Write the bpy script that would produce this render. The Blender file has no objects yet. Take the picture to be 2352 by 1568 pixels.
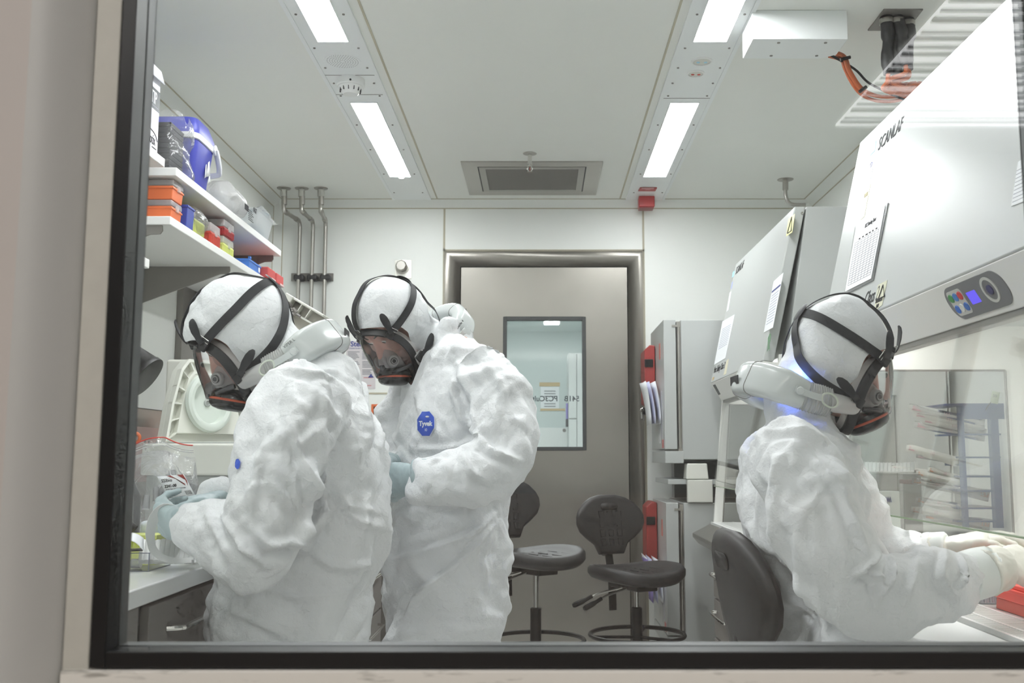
import bpy, bmesh, math, random
import numpy as np
from mathutils import Vector, Matrix, Euler, noise as mnoise
random.seed(7)
S = bpy.context.scene
COL = S.collection
PI = math.pi
# ------------------------------------------------------------------ camera model
F = 2287.0; TH = math.atan(265.0/F); CAMZ = 1.15; CX = 1240.0; CY = 784.0
ST, CT = math.sin(TH), math.cos(TH)
def ray(px, py):
    dx = (px-CX)/F; dy = (CY-py)/F
    return Vector((dx, CT-dy*ST, ST+dy*CT))
def at(px, py, Y):
    d = ray(px, py); s = Y/d.y
    return Vector((d.x*s, Y, CAMZ+d.z*s))
def atx(px, py, x):
    d = ray(px, py); s = x/d.x
    return Vector((x, d.y*s, CAMZ+d.z*s))
def atz(px, py, z):
    d = ray(px, py); s = (z-CAMZ)/d.z
    return Vector((d.x*s, d.y*s, z))
def proj(p):
    x, y, z = p[0], p[1], p[2]-CAMZ
    dep = y*CT+z*ST; up = -y*ST+z*CT
    return (CX+F*x/dep, CY-F*up/dep)
cam = bpy.data.cameras.new('camera'); co = bpy.data.objects.new('camera', cam); COL.objects.link(co)
co.location = (0, 0, CAMZ); co.rotation_euler = (PI/2+TH, 0, 0)
cam.sensor_width = 36; cam.lens = F/2352*36; cam.shift_x = -64/2352; cam.clip_start = .05; cam.clip_end = 60
cam.dof.use_dof = True; cam.dof.focus_distance = 2.9; cam.dof.aperture_fstop = 8.0
S.camera = co
# ------------------------------------------------------------------ materials
def lin(c):
    c = c/255.0
    return c/12.92 if c <= .04045 else ((c+.055)/1.055)**2.4
def rgb(*c):
    return (lin(c[0]), lin(c[1]), lin(c[2]), 1)
MATS = {}
def mat(name, col, rough=.5, metal=0., bump=None, emit=0., coat=0., spec=None, trans=None, sheen=0., aniso=0., sss=0., var=None, subtle=None):
    """procedural principled material; bump = (kind, scale, strength, distance); var = (scale, amount) tonal wear"""
    m = bpy.data.materials.new(name); m.use_nodes = True; MATS[name] = m
    nt = m.node_tree; N = nt.nodes; L = nt.links
    b = N['Principled BSDF']
    b.inputs['Base Color'].default_value = col
    b.inputs['Roughness'].default_value = rough; b.inputs['Metallic'].default_value = metal
    if spec is not None: b.inputs['Specular IOR Level'].default_value = spec
    if coat: b.inputs['Coat Weight'].default_value = coat; b.inputs['Coat Roughness'].default_value = .08
    if aniso: b.inputs['Anisotropic'].default_value = aniso
    if sss:
        b.inputs['Subsurface Weight'].default_value = sss; b.inputs['Subsurface Radius'].default_value = (.01, .006, .004); b.inputs['Subsurface Scale'].default_value = .5
    if emit:
        b.inputs['Emission Color'].default_value = col; b.inputs['Emission Strength'].default_value = emit
    tc = N.new('ShaderNodeTexCoord')
    if var:
        nz = N.new('ShaderNodeTexNoise'); nz.inputs['Scale'].default_value = var[0]; nz.inputs['Detail'].default_value = 6
        L.new(tc.outputs['Object'], nz.inputs['Vector'])
        mp = N.new('ShaderNodeMapRange'); mp.inputs[1].default_value = .3; mp.inputs[2].default_value = .7
        mp.inputs[3].default_value = 1-var[1]; mp.inputs[4].default_value = 1
        L.new(nz.outputs['Fac'], mp.inputs[0])
        mx = N.new('ShaderNodeMix'); mx.data_type = 'RGBA'; mx.blend_type = 'MULTIPLY'; mx.inputs[0].default_value = 1
        mx.inputs[6].default_value = col
        L.new(mp.outputs[0], mx.inputs[7]); L.new(mx.outputs[2], b.inputs['Base Color'])
    if bump:
        kind, sc, st, dist = bump
        bp = N.new('ShaderNodeBump'); bp.inputs['Strength'].default_value = st; bp.inputs['Distance'].default_value = dist
        if kind == 'noise':
            t = N.new('ShaderNodeTexNoise'); t.inputs['Scale'].default_value = sc; t.inputs['Detail'].default_value = 5
            L.new(tc.outputs['Object'], t.inputs['Vector']); L.new(t.outputs['Fac'], bp.inputs['Height'])
        elif kind == 'brushx' or kind == 'brushz':
            mpn = N.new('ShaderNodeMapping'); mpn.inputs['Scale'].default_value = (2, 2, 260) if kind == 'brushx' else (260, 260, 2)
            t = N.new('ShaderNodeTexNoise'); t.inputs['Scale'].default_value = sc; t.inputs['Detail'].default_value = 3
            L.new(tc.outputs['Object'], mpn.inputs['Vector']); L.new(mpn.outputs[0], t.inputs['Vector']); L.new(t.outputs['Fac'], bp.inputs['Height'])
        L.new(bp.outputs[0], b.inputs['Normal'])
    return m
def clear(name, tint=(1, 1, 1, 1), opacity=.06, fres=1., rough=.08, surf=(.9, .92, .94, 1), bump=None, ior=1.5):
    """clear thin plastic or glass: transparent body with a Fresnel-weighted glossy skin"""
    m = bpy.data.materials.new(name); m.use_nodes = True; MATS[name] = m
    nt = m.node_tree; N = nt.nodes; L = nt.links
    N.remove(N['Principled BSDF']); out = N['Material Output']
    tr = N.new('ShaderNodeBsdfTransparent'); tr.inputs['Color'].default_value = tint
    gl = N.new('ShaderNodeBsdfGlossy'); gl.inputs['Color'].default_value = (1, 1, 1, 1); gl.inputs['Roughness'].default_value = rough
    df = N.new('ShaderNodeBsdfDiffuse'); df.inputs['Color'].default_value = surf
    tl = N.new('ShaderNodeBsdfTranslucent'); tl.inputs['Color'].default_value = surf
    dt = N.new('ShaderNodeMixShader'); dt.inputs[0].default_value = .4
    L.new(df.outputs[0], dt.inputs[1]); L.new(tl.outputs[0], dt.inputs[2])
    fr = N.new('ShaderNodeFresnel'); fr.inputs['IOR'].default_value = ior
    mu = N.new('ShaderNodeMath'); mu.operation = 'MULTIPLY'; mu.inputs[1].default_value = fres; mu.use_clamp = True
    L.new(fr.outputs[0], mu.inputs[0])
    m1 = N.new('ShaderNodeMixShader'); m1.inputs[0].default_value = opacity
    L.new(tr.outputs[0], m1.inputs[1]); L.new(dt.outputs[0], m1.inputs[2])
    m2 = N.new('ShaderNodeMixShader'); L.new(mu.outputs[0], m2.inputs[0])
    L.new(m1.outputs[0], m2.inputs[1]); L.new(gl.outputs[0], m2.inputs[2])
    L.new(m2.outputs[0], out.inputs['Surface'])
    if bump:
        sc, st, dist = bump
        tc = N.new('ShaderNodeTexCoord'); t = N.new('ShaderNodeTexNoise'); t.inputs['Scale'].default_value = sc; t.inputs['Detail'].default_value = 4
        t.inputs['Distortion'].default_value = 1.2
        bp = N.new('ShaderNodeBump'); bp.inputs['Strength'].default_value = st; bp.inputs['Distance'].default_value = dist
        L.new(tc.outputs['Object'], t.inputs['Vector']); L.new(t.outputs['Fac'], bp.inputs['Height'])
        for n in (gl, df, tl): L.new(bp.outputs[0], n.inputs['Normal'])
        L.new(bp.outputs[0], fr.inputs['Normal'])
    return m
def emitter(name, col, strength):
    m = bpy.data.materials.new(name); m.use_nodes = True; MATS[name] = m
    N = m.node_tree.nodes; L = m.node_tree.links; N.remove(N['Principled BSDF'])
    e = N.new('ShaderNodeEmission'); e.inputs['Color'].default_value = col; e.inputs['Strength'].default_value = strength
    L.new(e.outputs[0], N['Material Output'].inputs['Surface'])
    return m
WALL = mat('painted_panel', rgb(237, 239, 235), .45, var=(1.3, .03), bump=('noise', 60, .05, .002))
CEIL = mat('ceiling_panel', rgb(240, 241, 236), .5, var=(.8, .03))
SEAL = mat('tan_sealant', rgb(182, 176, 156), .6)
STRIP = mat('ceiling_strip_paint', rgb(242, 245, 245), .4)
FLOOR = mat('vinyl_floor', rgb(228, 228, 224), .35, var=(6, .06))
STEEL = mat('brushed_steel', rgb(160, 156, 149), .33, .74, bump=('brushx', 3, .10, .001), aniso=.5, var=(2.2, .16))
STEELV = mat('satin_steel', rgb(180, 177, 171), .3, 1, var=(5, .1))
CHROME = mat('polished_chrome', rgb(215, 214, 210), .14, 1)
GREYMETAL = mat('grey_painted_metal', rgb(128, 124, 120), .45, .25, var=(8, .06))
DKGREY = mat('dark_grey_plastic', rgb(58, 58, 60), .45)
WHITE = mat('white_powder_coat', rgb(184, 187, 185), .32, bump=('noise', 240, .04, .0006))
WHITEP = mat('white_plastic', rgb(236, 237, 235), .35)
OFFW = mat('offwhite_plastic', rgb(214, 214, 206), .42)
BLACK = mat('black_plastic', rgb(22, 22, 23), .42, spec=.3)
BLACKM = mat('black_frame_paint', rgb(24, 24, 25), .38)
RUBBER = mat('black_rubber', rgb(40, 40, 42), .5)
BLUEC = mat('cobalt_blue_plastic', rgb(66, 72, 168), .4, bump=('noise', 300, .15, .001))
PAPER = mat('white_paper', rgb(238, 240, 242), .6)
INK = mat('black_ink', rgb(35, 35, 38), .6)
GINK = mat('grey_ink', rgb(120, 122, 128), .6)
NAVY = mat('navy_ink', rgb(48, 58, 130), .5)
REDINK = mat('red_ink', rgb(196, 60, 48), .5)
REDP = mat('red_plastic', rgb(214, 62, 52), .35)
ORANGEP = mat('orange_plastic', rgb(214, 110, 64), .38)
YELLOWG = mat('yellow_green_plastic', rgb(204, 211, 122), .42)
GLOVE = mat('pale_blue_nitrile', rgb(168, 184, 187), .42, bump=('noise', 60, .25, .003))
# ------------------------------------------------------------------ mesh builders
class MB:
    def __init__(s): s.v = []; s.f = []; s.u = []
    def add(s, vs, fs, mi=0):
        o = len(s.v); s.v += [Vector(p) for p in vs]; s.f += [tuple(i+o for i in f) for f in fs]; s.u += [mi]*len(fs)
        return s
    def box(s, lo, hi, M=None, mi=0):
        x0, y0, z0 = lo; x1, y1, z1 = hi
        vs = [Vector(p) for p in ((x0,y0,z0),(x1,y0,z0),(x1,y1,z0),(x0,y1,z0),(x0,y0,z1),(x1,y0,z1),(x1,y1,z1),(x0,y1,z1))]
        if M is not None: vs = [M @ p for p in vs]
        return s.add(vs, [(0,3,2,1),(4,5,6,7),(0,1,5,4),(1,2,6,5),(2,3,7,6),(3,0,4,7)], mi)
    def cbox(s, c, sz, M=None, mi=0):
        return s.box([c[i]-sz[i]/2 for i in range(3)], [c[i]+sz[i]/2 for i in range(3)], M, mi)
    def prism(s, poly, a, b, fn, mi=0):
        """poly of 2D points extruded between a and b; fn(u, v, w) -> 3D"""
        n = len(poly)
        vs = [fn(p[0], p[1], a) for p in poly]+[fn(p[0], p[1], b) for p in poly]
        fs = [tuple(range(n-1, -1, -1)), tuple(range(n, 2*n))]+[(i, (i+1) % n, n+(i+1) % n, n+i) for i in range(n)]
        return s.add(vs, fs, mi)
    def sweep(s, pts, prof, closed=False, caps=True, up=None, scale=None, mi=0):
        """sweep 2D profile (list of (a,b)) along pts with parallel transport; a along side, b along up"""
        pts = [Vector(p) for p in pts]; n = len(pts); T = []
        for i in range(n):
            if closed: t = pts[(i+1) % n]-pts[i-1]
            else: t = pts[min(i+1, n-1)]-pts[max(i-1, 0)]
            T.append(t.normalized())
        u = Vector(up[0]) if isinstance(up, list) else Vector(up) if up is not None else (Vector((0, 0, 1)) if abs(T[0].z) < .9 else Vector((1, 0, 0)))
        vs = []; m = len(prof)
        for i in range(n):
            if isinstance(up, list): u = Vector(up[i])
            sd = T[i].cross(u).normalized(); uu = sd.cross(T[i]).normalized()
            if up is None: u = uu
            k = scale[i] if scale is not None else 1.
            for a, b in prof: vs.append(pts[i]+sd*a*k+uu*b*k)
        fs = []
        for i in range(n if closed else n-1):
            j = (i+1) % n
            for q in range(m):
                r = (q+1) % m
                fs.append((i*m+q, i*m+r, j*m+r, j*m+q))
        if caps and not closed:
            fs.append(tuple(range(m-1, -1, -1))); fs.append(tuple((n-1)*m+q for q in range(m)))
        return s.add(vs, fs, mi)
    def tube(s, pts, r, n=10, closed=False, caps=True, mi=0):
        sc = None
        if isinstance(r, (list, tuple)): sc = list(r); r = 1.
        prof = [(r*math.cos(2*PI*k/n), r*math.sin(2*PI*k/n)) for k in range(n)]
        return s.sweep(pts, prof, closed, caps, None, sc, mi)
    def lathe(s, prof, M=None, n=24, mi=0, caps=True):
        """prof of (r, z) revolved round z then moved by matrix M"""
        vs = []; m = len(prof)
        for k in range(n):
            c, q = math.cos(2*PI*k/n), math.sin(2*PI*k/n)
            for r, z in prof: vs.append(Vector((r*c, r*q, z)))
        if M is not None: vs = [M @ p for p in vs]
        fs = []
        for k in range(n):
            j = (k+1) % n
            for q in range(m-1): fs.append((k*m+q, j*m+q, j*m+q+1, k*m+q+1))
        if caps:
            if prof[0][0] > 1e-6: fs.append(tuple(k*m for k in range(n-1, -1, -1)))
            if prof[-1][0] > 1e-6: fs.append(tuple(k*m+m-1 for k in range(n)))
        return s.add(vs, fs, mi)
    def grid(s, fn, nu, nv, closeu=False, closev=False, mi=0):
        vs = [fn(i/(nu if closeu else nu-1), j/(nv if closev else nv-1)) for i in range(nu) for j in range(nv)]
        fs = []
        for i in range(nu if closeu else nu-1):
            for j in range(nv if closev else nv-1):
                a = (i+1) % nu; b = (j+1) % nv
                fs.append((i*nv+j, a*nv+j, a*nv+b, i*nv+b))
        return s.add(vs, fs, mi)
    def ball(s, c, r, n=14, mi=0):
        c = Vector(c); r = r if isinstance(r, (tuple, list)) else (r, r, r)
        return s.grid(lambda u, v: c+Vector((r[0]*math.sin(PI*v)*math.cos(2*PI*u), r[1]*math.sin(PI*v)*math.sin(2*PI*u), r[2]*math.cos(PI*v))), n, n//2+2, closeu=True, mi=mi)
    def xf(s, M):
        s.v = [M @ p for p in s.v]; return s
def mesh_from(name, mb, mats, angle=38, smooth=True):
    me = bpy.data.meshes.new(name)
    me.from_pydata([tuple(p) for p in mb.v], [], mb.f)
    for m in (mats if isinstance(mats, (list, tuple)) else [mats]): me.materials.append(m)
    if any(mb.u): me.polygons.foreach_set('material_index', mb.u)
    bm = bmesh.new(); bm.from_mesh(me)
    bmesh.ops.remove_doubles(bm, verts=bm.verts, dist=1e-6)
    bmesh.ops.recalc_face_normals(bm, faces=bm.faces); bm.to_mesh(me); bm.free()
    if smooth:
        me.polygons.foreach_set('use_smooth', [True]*len(me.polygons))
        me.set_sharp_from_angle(angle=math.radians(angle))
    me.update()
    return me
def obj(name, mb, mats, parent=None, bevel=0., seg=2, angle=38, subsurf=0, smooth=True, solid=0.):
    me = mesh_from(name, mb, mats, angle, smooth) if isinstance(mb, MB) else mb
    o = bpy.data.objects.new(name, me); COL.objects.link(o)
    if parent is not None: adopt(o, parent)
    if solid:
        sm = o.modifiers.new('solid', 'SOLIDIFY'); sm.thickness = solid; sm.offset = 0
    if bevel:
        b = o.modifiers.new('bevel', 'BEVEL'); b.width = bevel; b.segments = seg; b.limit_method = 'ANGLE'; b.angle_limit = math.radians(40); b.harden_normals = True
    if subsurf:
        q = o.modifiers.new('subd', 'SUBSURF'); q.levels = subsurf; q.render_levels = subsurf
    return o
def adopt(o, parent):
    o.parent = parent
    M = Matrix.Identity(4); p = parent; chain = []
    while p is not None: chain.append(p); p = p.parent
    W = Matrix.Identity(4)
    for p in reversed(chain): W = W @ p.matrix_parent_inverse @ p.matrix_basis
    o.matrix_parent_inverse = W.inverted()
def tag(o, label=None, cat=None, group=None, kind=None):
    if label: o['label'] = label
    if cat: o['category'] = cat
    if group: o['group'] = group
    if kind: o['kind'] = kind
    return o
def thing(name, label, cat, loc=(0, 0, 0), group=None):
    o = bpy.data.objects.new(name, None); COL.objects.link(o); o.location = loc; o.empty_display_size = .05
    return tag(o, label, cat, group)
def struct(name, mb, m, parent=None, **kw):
    o = obj(name, mb, m, parent, **kw)
    if parent is None: o['kind'] = 'structure'
    return o
def sgroup(name):
    o = bpy.data.objects.new(name, None); COL.objects.link(o); o['kind'] = 'structure'; return o
def children(o): return [c for c in bpy.data.objects if c.parent == o]
def dup(root, loc=None, rot=None, label=None, group=None, parent=None):
    kids = children(root)
    c = root.copy(); COL.objects.link(c)
    if parent is not None: c.parent = parent
    if loc is not None: c.location = loc
    if rot is not None: c.rotation_euler = rot
    if label: c['label'] = label
    if group: c['group'] = group
    for k in kids: dup(k, parent=c)
    return c
def text(name, body, size, origin, xd, yd, m, parent, align='LEFT', ext=.0004, sx=1., fat=0., shear=0.):
    cu = bpy.data.curves.new(name, 'FONT'); cu.body = body; cu.size = size; cu.align_x = align; cu.extrude = ext; cu.offset = fat; cu.shear = shear
    cu.resolution_u = 3
    to = bpy.data.objects.new(name, cu); COL.objects.link(to)
    dg = bpy.context.evaluated_depsgraph_get(); dg.update()
    me = bpy.data.meshes.new_from_object(to.evaluated_get(dg)); bpy.data.objects.remove(to); bpy.data.curves.remove(cu)
    X = Vector(xd).normalized(); Yd = Vector(yd).normalized(); Z = X.cross(Yd)
    for v in me.vertices: v.co = Vector(origin)+X*v.co.x*sx+Yd*v.co.y+Z*v.co.z
    me.materials.clear(); me.materials.append(m); me.name = name
    return obj(name, me, m, parent)
def rounded_rect(w, h, r, n=5):
    pts = []
    for cx, cy, a0 in ((w/2-r, h/2-r, 0), (-w/2+r, h/2-r, 90), (-w/2+r, -h/2+r, 180), (w/2-r, -h/2+r, 270)):
        for k in range(n+1):
            a = math.radians(a0+90*k/n); pts.append((cx+r*math.cos(a), cy+r*math.sin(a)))
    return pts
def smoothpath(pts, n=8):
    pts = [Vector(p) for p in pts]; out = []
    for i in range(len(pts)-1):
        p0 = pts[max(i-1, 0)]; p1 = pts[i]; p2 = pts[i+1]; p3 = pts[min(i+2, len(pts)-1)]
        for k in range(n):
            t = k/n; out.append(.5*((2*p1)+(p2-p0)*t+(2*p0-5*p1+4*p2-p3)*t*t+(3*p1-p0-3*p2+p3)*t**3))
    out.append(pts[-1]); return out
def basis(o, x, y, z):
    return Matrix(((x[0], y[0], z[0], o[0]), (x[1], y[1], z[1], o[1]), (x[2], y[2], z[2], o[2]), (0, 0, 0, 1)))
def zto(o, d, up=(0, 0, 1)):
    z = Vector(d).normalized(); u = Vector(up)
    if abs(z.dot(u)) > .98: u = Vector((1, 0, 0))
    x = u.cross(z).normalized(); y = z.cross(x)
    return basis(o, x, y, z)
# ------------------------------------------------------------------ room shell
XL, XR, YB, ZC, YF = -1.66, 1.70, 6.12, 2.75, 1.14
ZCC = 2.45; YC = -1.9
struct('floor', MB().box((XL-.3, 1.04, -.1), (XR+.3, YB+.2, 0)), FLOOR)
struct('floor_corridor', MB().box((-2.6, YC-.1, -.1), (2.6, 1.04, 0)), mat('corridor_floor_vinyl', rgb(226, 221, 214), .4, var=(5, .06)))
struct('ceiling', MB().box((XL-.1, 1.14, ZC), (XR+.1, YB+.3, ZC+.1)), CEIL)
struct('wall_left', MB().box((XL-.1, 1.14, 0), (XL, YB+.3, ZC)), WALL)
struct('wall_right', MB().box((XR, 1.14, 0), (XR+.1, YB+.3, ZC)), WALL)
DX0, DX1, DZ = -.599, .648, 2.432           # opening for the door frame
struct('wall_back', MB().box((XL, YB, 0), (DX0, YB+.2, ZC)).box((DX1, YB, 0), (XR, YB+.2, ZC)).box((DX0, YB, DZ), (DX1, YB+.2, ZC)), WALL)
# sealant joints on the back wall, cove strips round the ceiling
j = MB()
for x in (DX0, DX1): j.box((x-.006, YB-.003, 0), (x+.006, YB+.004, 2.70))
j.box((DX0-.006, YB-.003, DZ-.006), (DX1+.006, YB+.004, DZ+.006))
j.box((XL+.05, YB-.003, 1.533), (DX0, YB+.004, 1.543))
struct('trim_1', j, SEAL)
def cove(name, p0, p1, inward):
    mb = MB(); inward = Vector(inward); P0, P1 = Vector(p0), Vector(p1)
    prof = [(.0, .0), (.048, 0), (.040, -.006), (.022, -.016), (.008, -.034), (0, -.048)]
    vs = [P+inward*a+Vector((0, 0, b)) for P in (P0, P1) for a, b in prof]
    n = len(prof)
    mb.add(vs, [(i, (i+1) % n, n+(i+1) % n, n+i) for i in range(n)]+[tuple(range(n)), tuple(range(2*n-1, n-1, -1))])
    return struct(name, mb, WALL)
cove('trim_2', (XL, YB, ZC), (XR, YB, ZC), (0, -1, 0))
cove('trim_3', (XL, 1.3, ZC), (XL, YB, ZC), (1, 0, 0))
cove('trim_4', (XR, 1.3, ZC), (XR, YB, ZC), (-1, 0, 0))
sj = MB()
sj.box((XL+.04, YB-.052, ZC-.003), (XR-.04, YB-.046, ZC+.002)).box((XL+.04, YB-.003, ZC-.053), (XR-.04, YB+.002, ZC-.047))
for s, x in ((1, XL), (-1, XR)):
    sj.box((min(x+s*.046, x+s*.052), 1.3, ZC-.003), (max(x+s*.046, x+s*.052), YB-.05, ZC+.002))
    sj.box((min(x-s*.002, x+s*.003), 1.3, ZC-.053), (max(x-s*.002, x+s*.003), YB-.05, ZC-.047))
    sj.box((min(x+s*.046, x+s*.051), YB-.003, .1), (max(x+s*.046, x+s*.051), YB+.002, ZC-.05))
    sj.box((min(x-s*.002, x+s*.003), YB-.053, .1), (max(x-s*.002, x+s*.003), YB-.047, ZC-.05))
for x in (-.640, .500): sj.box((x-.004, 1.3, ZC-.003), (x+.004, YB-.05, ZC+.002))
struct('trim_5', sj, SEAL)
for nm, x, s in (('trim_6', XL, 1), ('trim_7', XR, -1)):       # upright corner coves
    cm = MB(); pr = [(0, 0), (.048, 0), (.03, .012), (.012, .03), (0, .048)]
    cm.prism(pr, 0, ZC-.02, lambda a, b, w, x=x, s=s: Vector((x+s*a, YB-b, w)))
    struct(nm, cm, WALL)
# ceiling strips that carry the lights
SX = ((-.903, -.694), (.552, .761))
for i, (a, b) in enumerate(SX):
    m_ = MB().box((a, 1.3, ZC-.006), (b, YB-.05, ZC+.01))
    m_.box((a-.016, 1.3, ZC-.010), (a, YB-.05, ZC+.01)).box((b, 1.3, ZC-.010), (b+.016, YB-.05, ZC+.01))
    st = struct('trim_%d' % (8+i), m_, STRIP)
    sm = MB()
    for y in (2.2, 3.75, 4.12, 4.27, 4.66, 5.05, 5.5, 5.9, 3.45, 3.05, 3.95):
        for x in (a+.018, b-.018): sm.lathe([(0, -.0035), (.0045, -.003), (.005, 0)], Matrix.Translation((x, y, ZC-.006)), 8)
    obj('screw', sm, GREYMETAL, st)
    dm = MB()
    for y in (4.03, 4.255) if i == 0 else (4.3,): dm.box((a, y-.0012, ZC-.0075), (b, y+.0012, ZC-.004))
    obj('seam', dm, GREYMETAL, st)
LAMP = emitter('lit_diffuser', (.975, .985, 1, 1), 34.)
LX = ((-.856, -.739), (.593, .7195))
lamp_labels = {(0, 0): 'long white ceiling light panel cut by the top edge, above the left side shelves',
               (0, 1): 'long white ceiling light panel beyond the smoke detector, left strip',
               (1, 0): 'long white ceiling light panel cut by the top edge, beside the white ceiling duct box',
               (1, 1): 'long white ceiling light panel in front of the red beacon, right strip'}
for i, (a, b) in enumerate(LX):
    for k, (y0, y1) in enumerate(((2.49, 3.682), (4.353, 5.546))):
        t = thing('ceiling_light', lamp_labels[(i, k)], 'ceiling light', ((a+b)/2, (y0+y1)/2, ZC-.01), 'ceiling light panels')
        obj('diffuser', MB().box((a, y0, ZC-.009), (b, y1, ZC-.006)), LAMP, t)
        fm = MB()
        for lo, hi in (((a-.004, y0-.004), (a, y1+.004)), ((b, y0-.004), (b+.004, y1+.004)), ((a, y0-.004), (b, y0)), ((a, y1), (b, y1+.004))):
            fm.box((lo[0], lo[1], ZC-.011), (hi[0], hi[1], ZC-.005))
        obj('frame', fm, STRIP, t)
for (a, b), (y0, y1), nm in zip(LX[:1], ((1.2, 2.1),), ('over the left bench',)):  # unseen panel, kept to light the bench side of the room
    t = thing('ceiling_light', 'unseen ceiling light panel just inside the observation window, for light '+nm, 'ceiling light', ((a+b)/2, (y0+y1)/2, ZC-.01), 'ceiling light panels')
    obj('diffuser', MB().box((a, y0, ZC-.009), (b, y1, ZC-.006)), LAMP, t)
# ------------------------------------------------------------------ steel door in the back wall
dr = sgroup('door_1')
YD = 6.2
LX0, LX1, LZ = -.503, .5555, 2.345
fr = MB()
def q4(a, b, c, d): fr.add([a, b, c, d], [(0, 1, 2, 3)])
q4((DX0, YB-.004, 0), (LX0, YD, 0), (LX0, YD, LZ), (DX0, YB-.004, DZ))
q4((DX1, YB-.004, 0), (LX1, YD, 0), (LX1, YD, LZ), (DX1, YB-.004, DZ))
q4((DX0, YB-.004, DZ), (LX0, YD, LZ), (LX1, YD, LZ), (DX1, YB-.004, DZ))
obj('door_frame', fr, STEEL, dr, solid=.003)
WX0, WX1, WZ0, WZ1 = -.231, .289, 1.19, 2.025
g = .006
lf = MB().box((LX0+g, YD, .01), (WX0, YD+.05, LZ-g)).box((WX1, YD, .01), (LX1-g, YD+.05, LZ-g)).box((WX0, YD, WZ1), (WX1, YD+.05, LZ-g)).box((WX0, YD, .01), (WX1, YD+.05, WZ0))
obj('door_leaf', lf, STEEL, dr)
obj('shadow_gap', MB().box((LX0-.01, YD+.051, 0), (WX0-.01, YD+.055, LZ+.01)).box((WX1+.01, YD+.051, 0), (LX1+.01, YD+.055, LZ+.01)).box((WX0-.01, YD+.051, WZ1+.01), (WX1+.01, YD+.055, LZ+.01)), BLACK, dr)
gk = MB(); e = .022
gk.box((WX0, YD-.004, WZ0), (WX0+e, YD+.05, WZ1)).box((WX1-e, YD-.004, WZ0), (WX1, YD+.05, WZ1)).box((WX0+e, YD-.004, WZ0), (WX1-e, YD+.05, WZ0+e)).box((WX0+e, YD-.004, WZ1-e), (WX1-e, YD+.05, WZ1))
obj('window_gasket', gk, mat('charcoal_gasket', rgb(62, 64, 65), .5), dr, bevel=.002)
DGLASS = clear('door_glass', tint=(.945, .97, .975, 1), opacity=.05, fres=.8)
obj('door_pane', MB().box((WX0+e, YD+.02, WZ0+e), (WX1-e, YD+.026, WZ1-e)), DGLASS, dr)
def wl(px, py, Y=YD+.018): return at(px, py, Y)
for s, px0 in (('541B', 1331), ('PC3', 1281), ('Culture', 1252)):
    text('door_lettering', s, .047, wl(px0, 921), (-1, 0, 0), (0, 0, 1), mat('grey_vinyl_lettering_'+s.lower(), rgb(84, 92, 96), .5), dr, sx=.98, fat=.001)
# ------------------------------------------------------------------ room seen through the door pane
AW = mat('anteroom_paint', rgb(206, 216, 214), .5)
YA = 10.3
struct('wall_anteroom_left', MB().box((-1.5, YB+.2, 0), (-1.4, YA, 2.5)), AW)
struct('wall_anteroom_right', MB().box((1.4, YB+.2, 0), (1.5, YA, 2.5)), AW)
struct('wall_anteroom_back', MB().box((-1.5, YA, 0), (1.5, YA+.1, 2.5)), AW)
struct('ceiling_anteroom', MB().box((-1.5, YB+.2, 2.45), (1.5, YA+.1, 2.55)), AW)
struct('floor_anteroom', MB().box((-1.5, YB+.2, -.1), (1.5, YA+.1, 0)), FLOOR)
al = thing('ceiling_light', 'small bright square ceiling light seen through the steel door pane', 'ceiling light', (.12, 9.2, 2.44))
obj('diffuser', MB().box((.045, 9.02, 2.438), (.185, 9.7, 2.445)), emitter('anteroom_lamp', (1, 1, 1, 1), 14), al)
obj('frame', MB().box((.03, 9.0, 2.444), (.2, 9.72, 2.4495)), WHITEP, al)
al2 = thing('ceiling_light', 'ceiling light panel over the anteroom hidden above the door pane', 'ceiling light', (0, 7.4, 2.44))
obj('diffuser', MB().box((-.5, 6.9, 2.438), (.5, 7.9, 2.445)), emitter('anteroom_lamp_2', (1, 1, 1, 1), 15), al2)
cb = thing('tall_cabinet', 'tall white cabinet seen through the steel door pane', 'cabinet', (.55, 9.3, 0))
obj('body', MB().box((.262, 9.12, .0), (.75, 9.6, 2.1)), WHITE, cb, bevel=.004)
for x0, x1, z0, z1 in ((.264, .335, 1.5, 2.09), (.264, .335, .06, 1.49), (.341, .748, .06, 2.09)):
    d = obj('door', MB().box((x0, 9.1, z0), (x1, 9.12, z1)), WHITE, cb, bevel=.003)
nt_ = thing('notice', 'white notice held by tan tape on the anteroom wall behind the door pane', 'notice', (.15, YA-.003, 1.5))
a0 = at(1242, 888, YA); a1 = at(1284, 940, YA)
obj('sheet', MB().box((a0.x, YA-.004, a1.z), (a1.x, YA-.001, a0.z)), PAPER, nt_)
tape = mat('tan_tape', rgb(205, 178, 128), .6)
for y0, y1, px0, px1 in ((878, 887, 1239, 1286), (938, 943, 1241, 1298)):
    p, q = at(px0, y0, YA), at(px1, y1, YA); obj('tape', MB().box((p.x, YA-.008, q.z), (q.x, YA-.004, p.z)), tape, nt_)
tl_ = MB()
for y in (897, 903, 909, 926, 932):
    p, q = at(1250, y, YA), at(1276, y+2, YA); tl_.box((p.x, YA-.006, q.z), (q.x, YA-.004, p.z))
obj('typed_lettering', tl_, GINK, nt_)
wb = thing('whiteboard', 'pale board with two round grey magnets low on the anteroom wall', 'board', (.1, YA-.01, 1.25))
p, q = at(1222, 982, YA), at(1308, 1040, YA)
obj('board', MB().box((p.x, YA-.014, q.z), (q.x, YA-.001, p.z)), WHITEP, wb, bevel=.002)
for px in (1227, 1296):
    obj('magnet', MB().lathe([(0, .012), (.017, .010), (.018, 0)], zto(at(px, 988, YA-.014), (0, -1, 0)), 14), GREYMETAL, wb)
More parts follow.
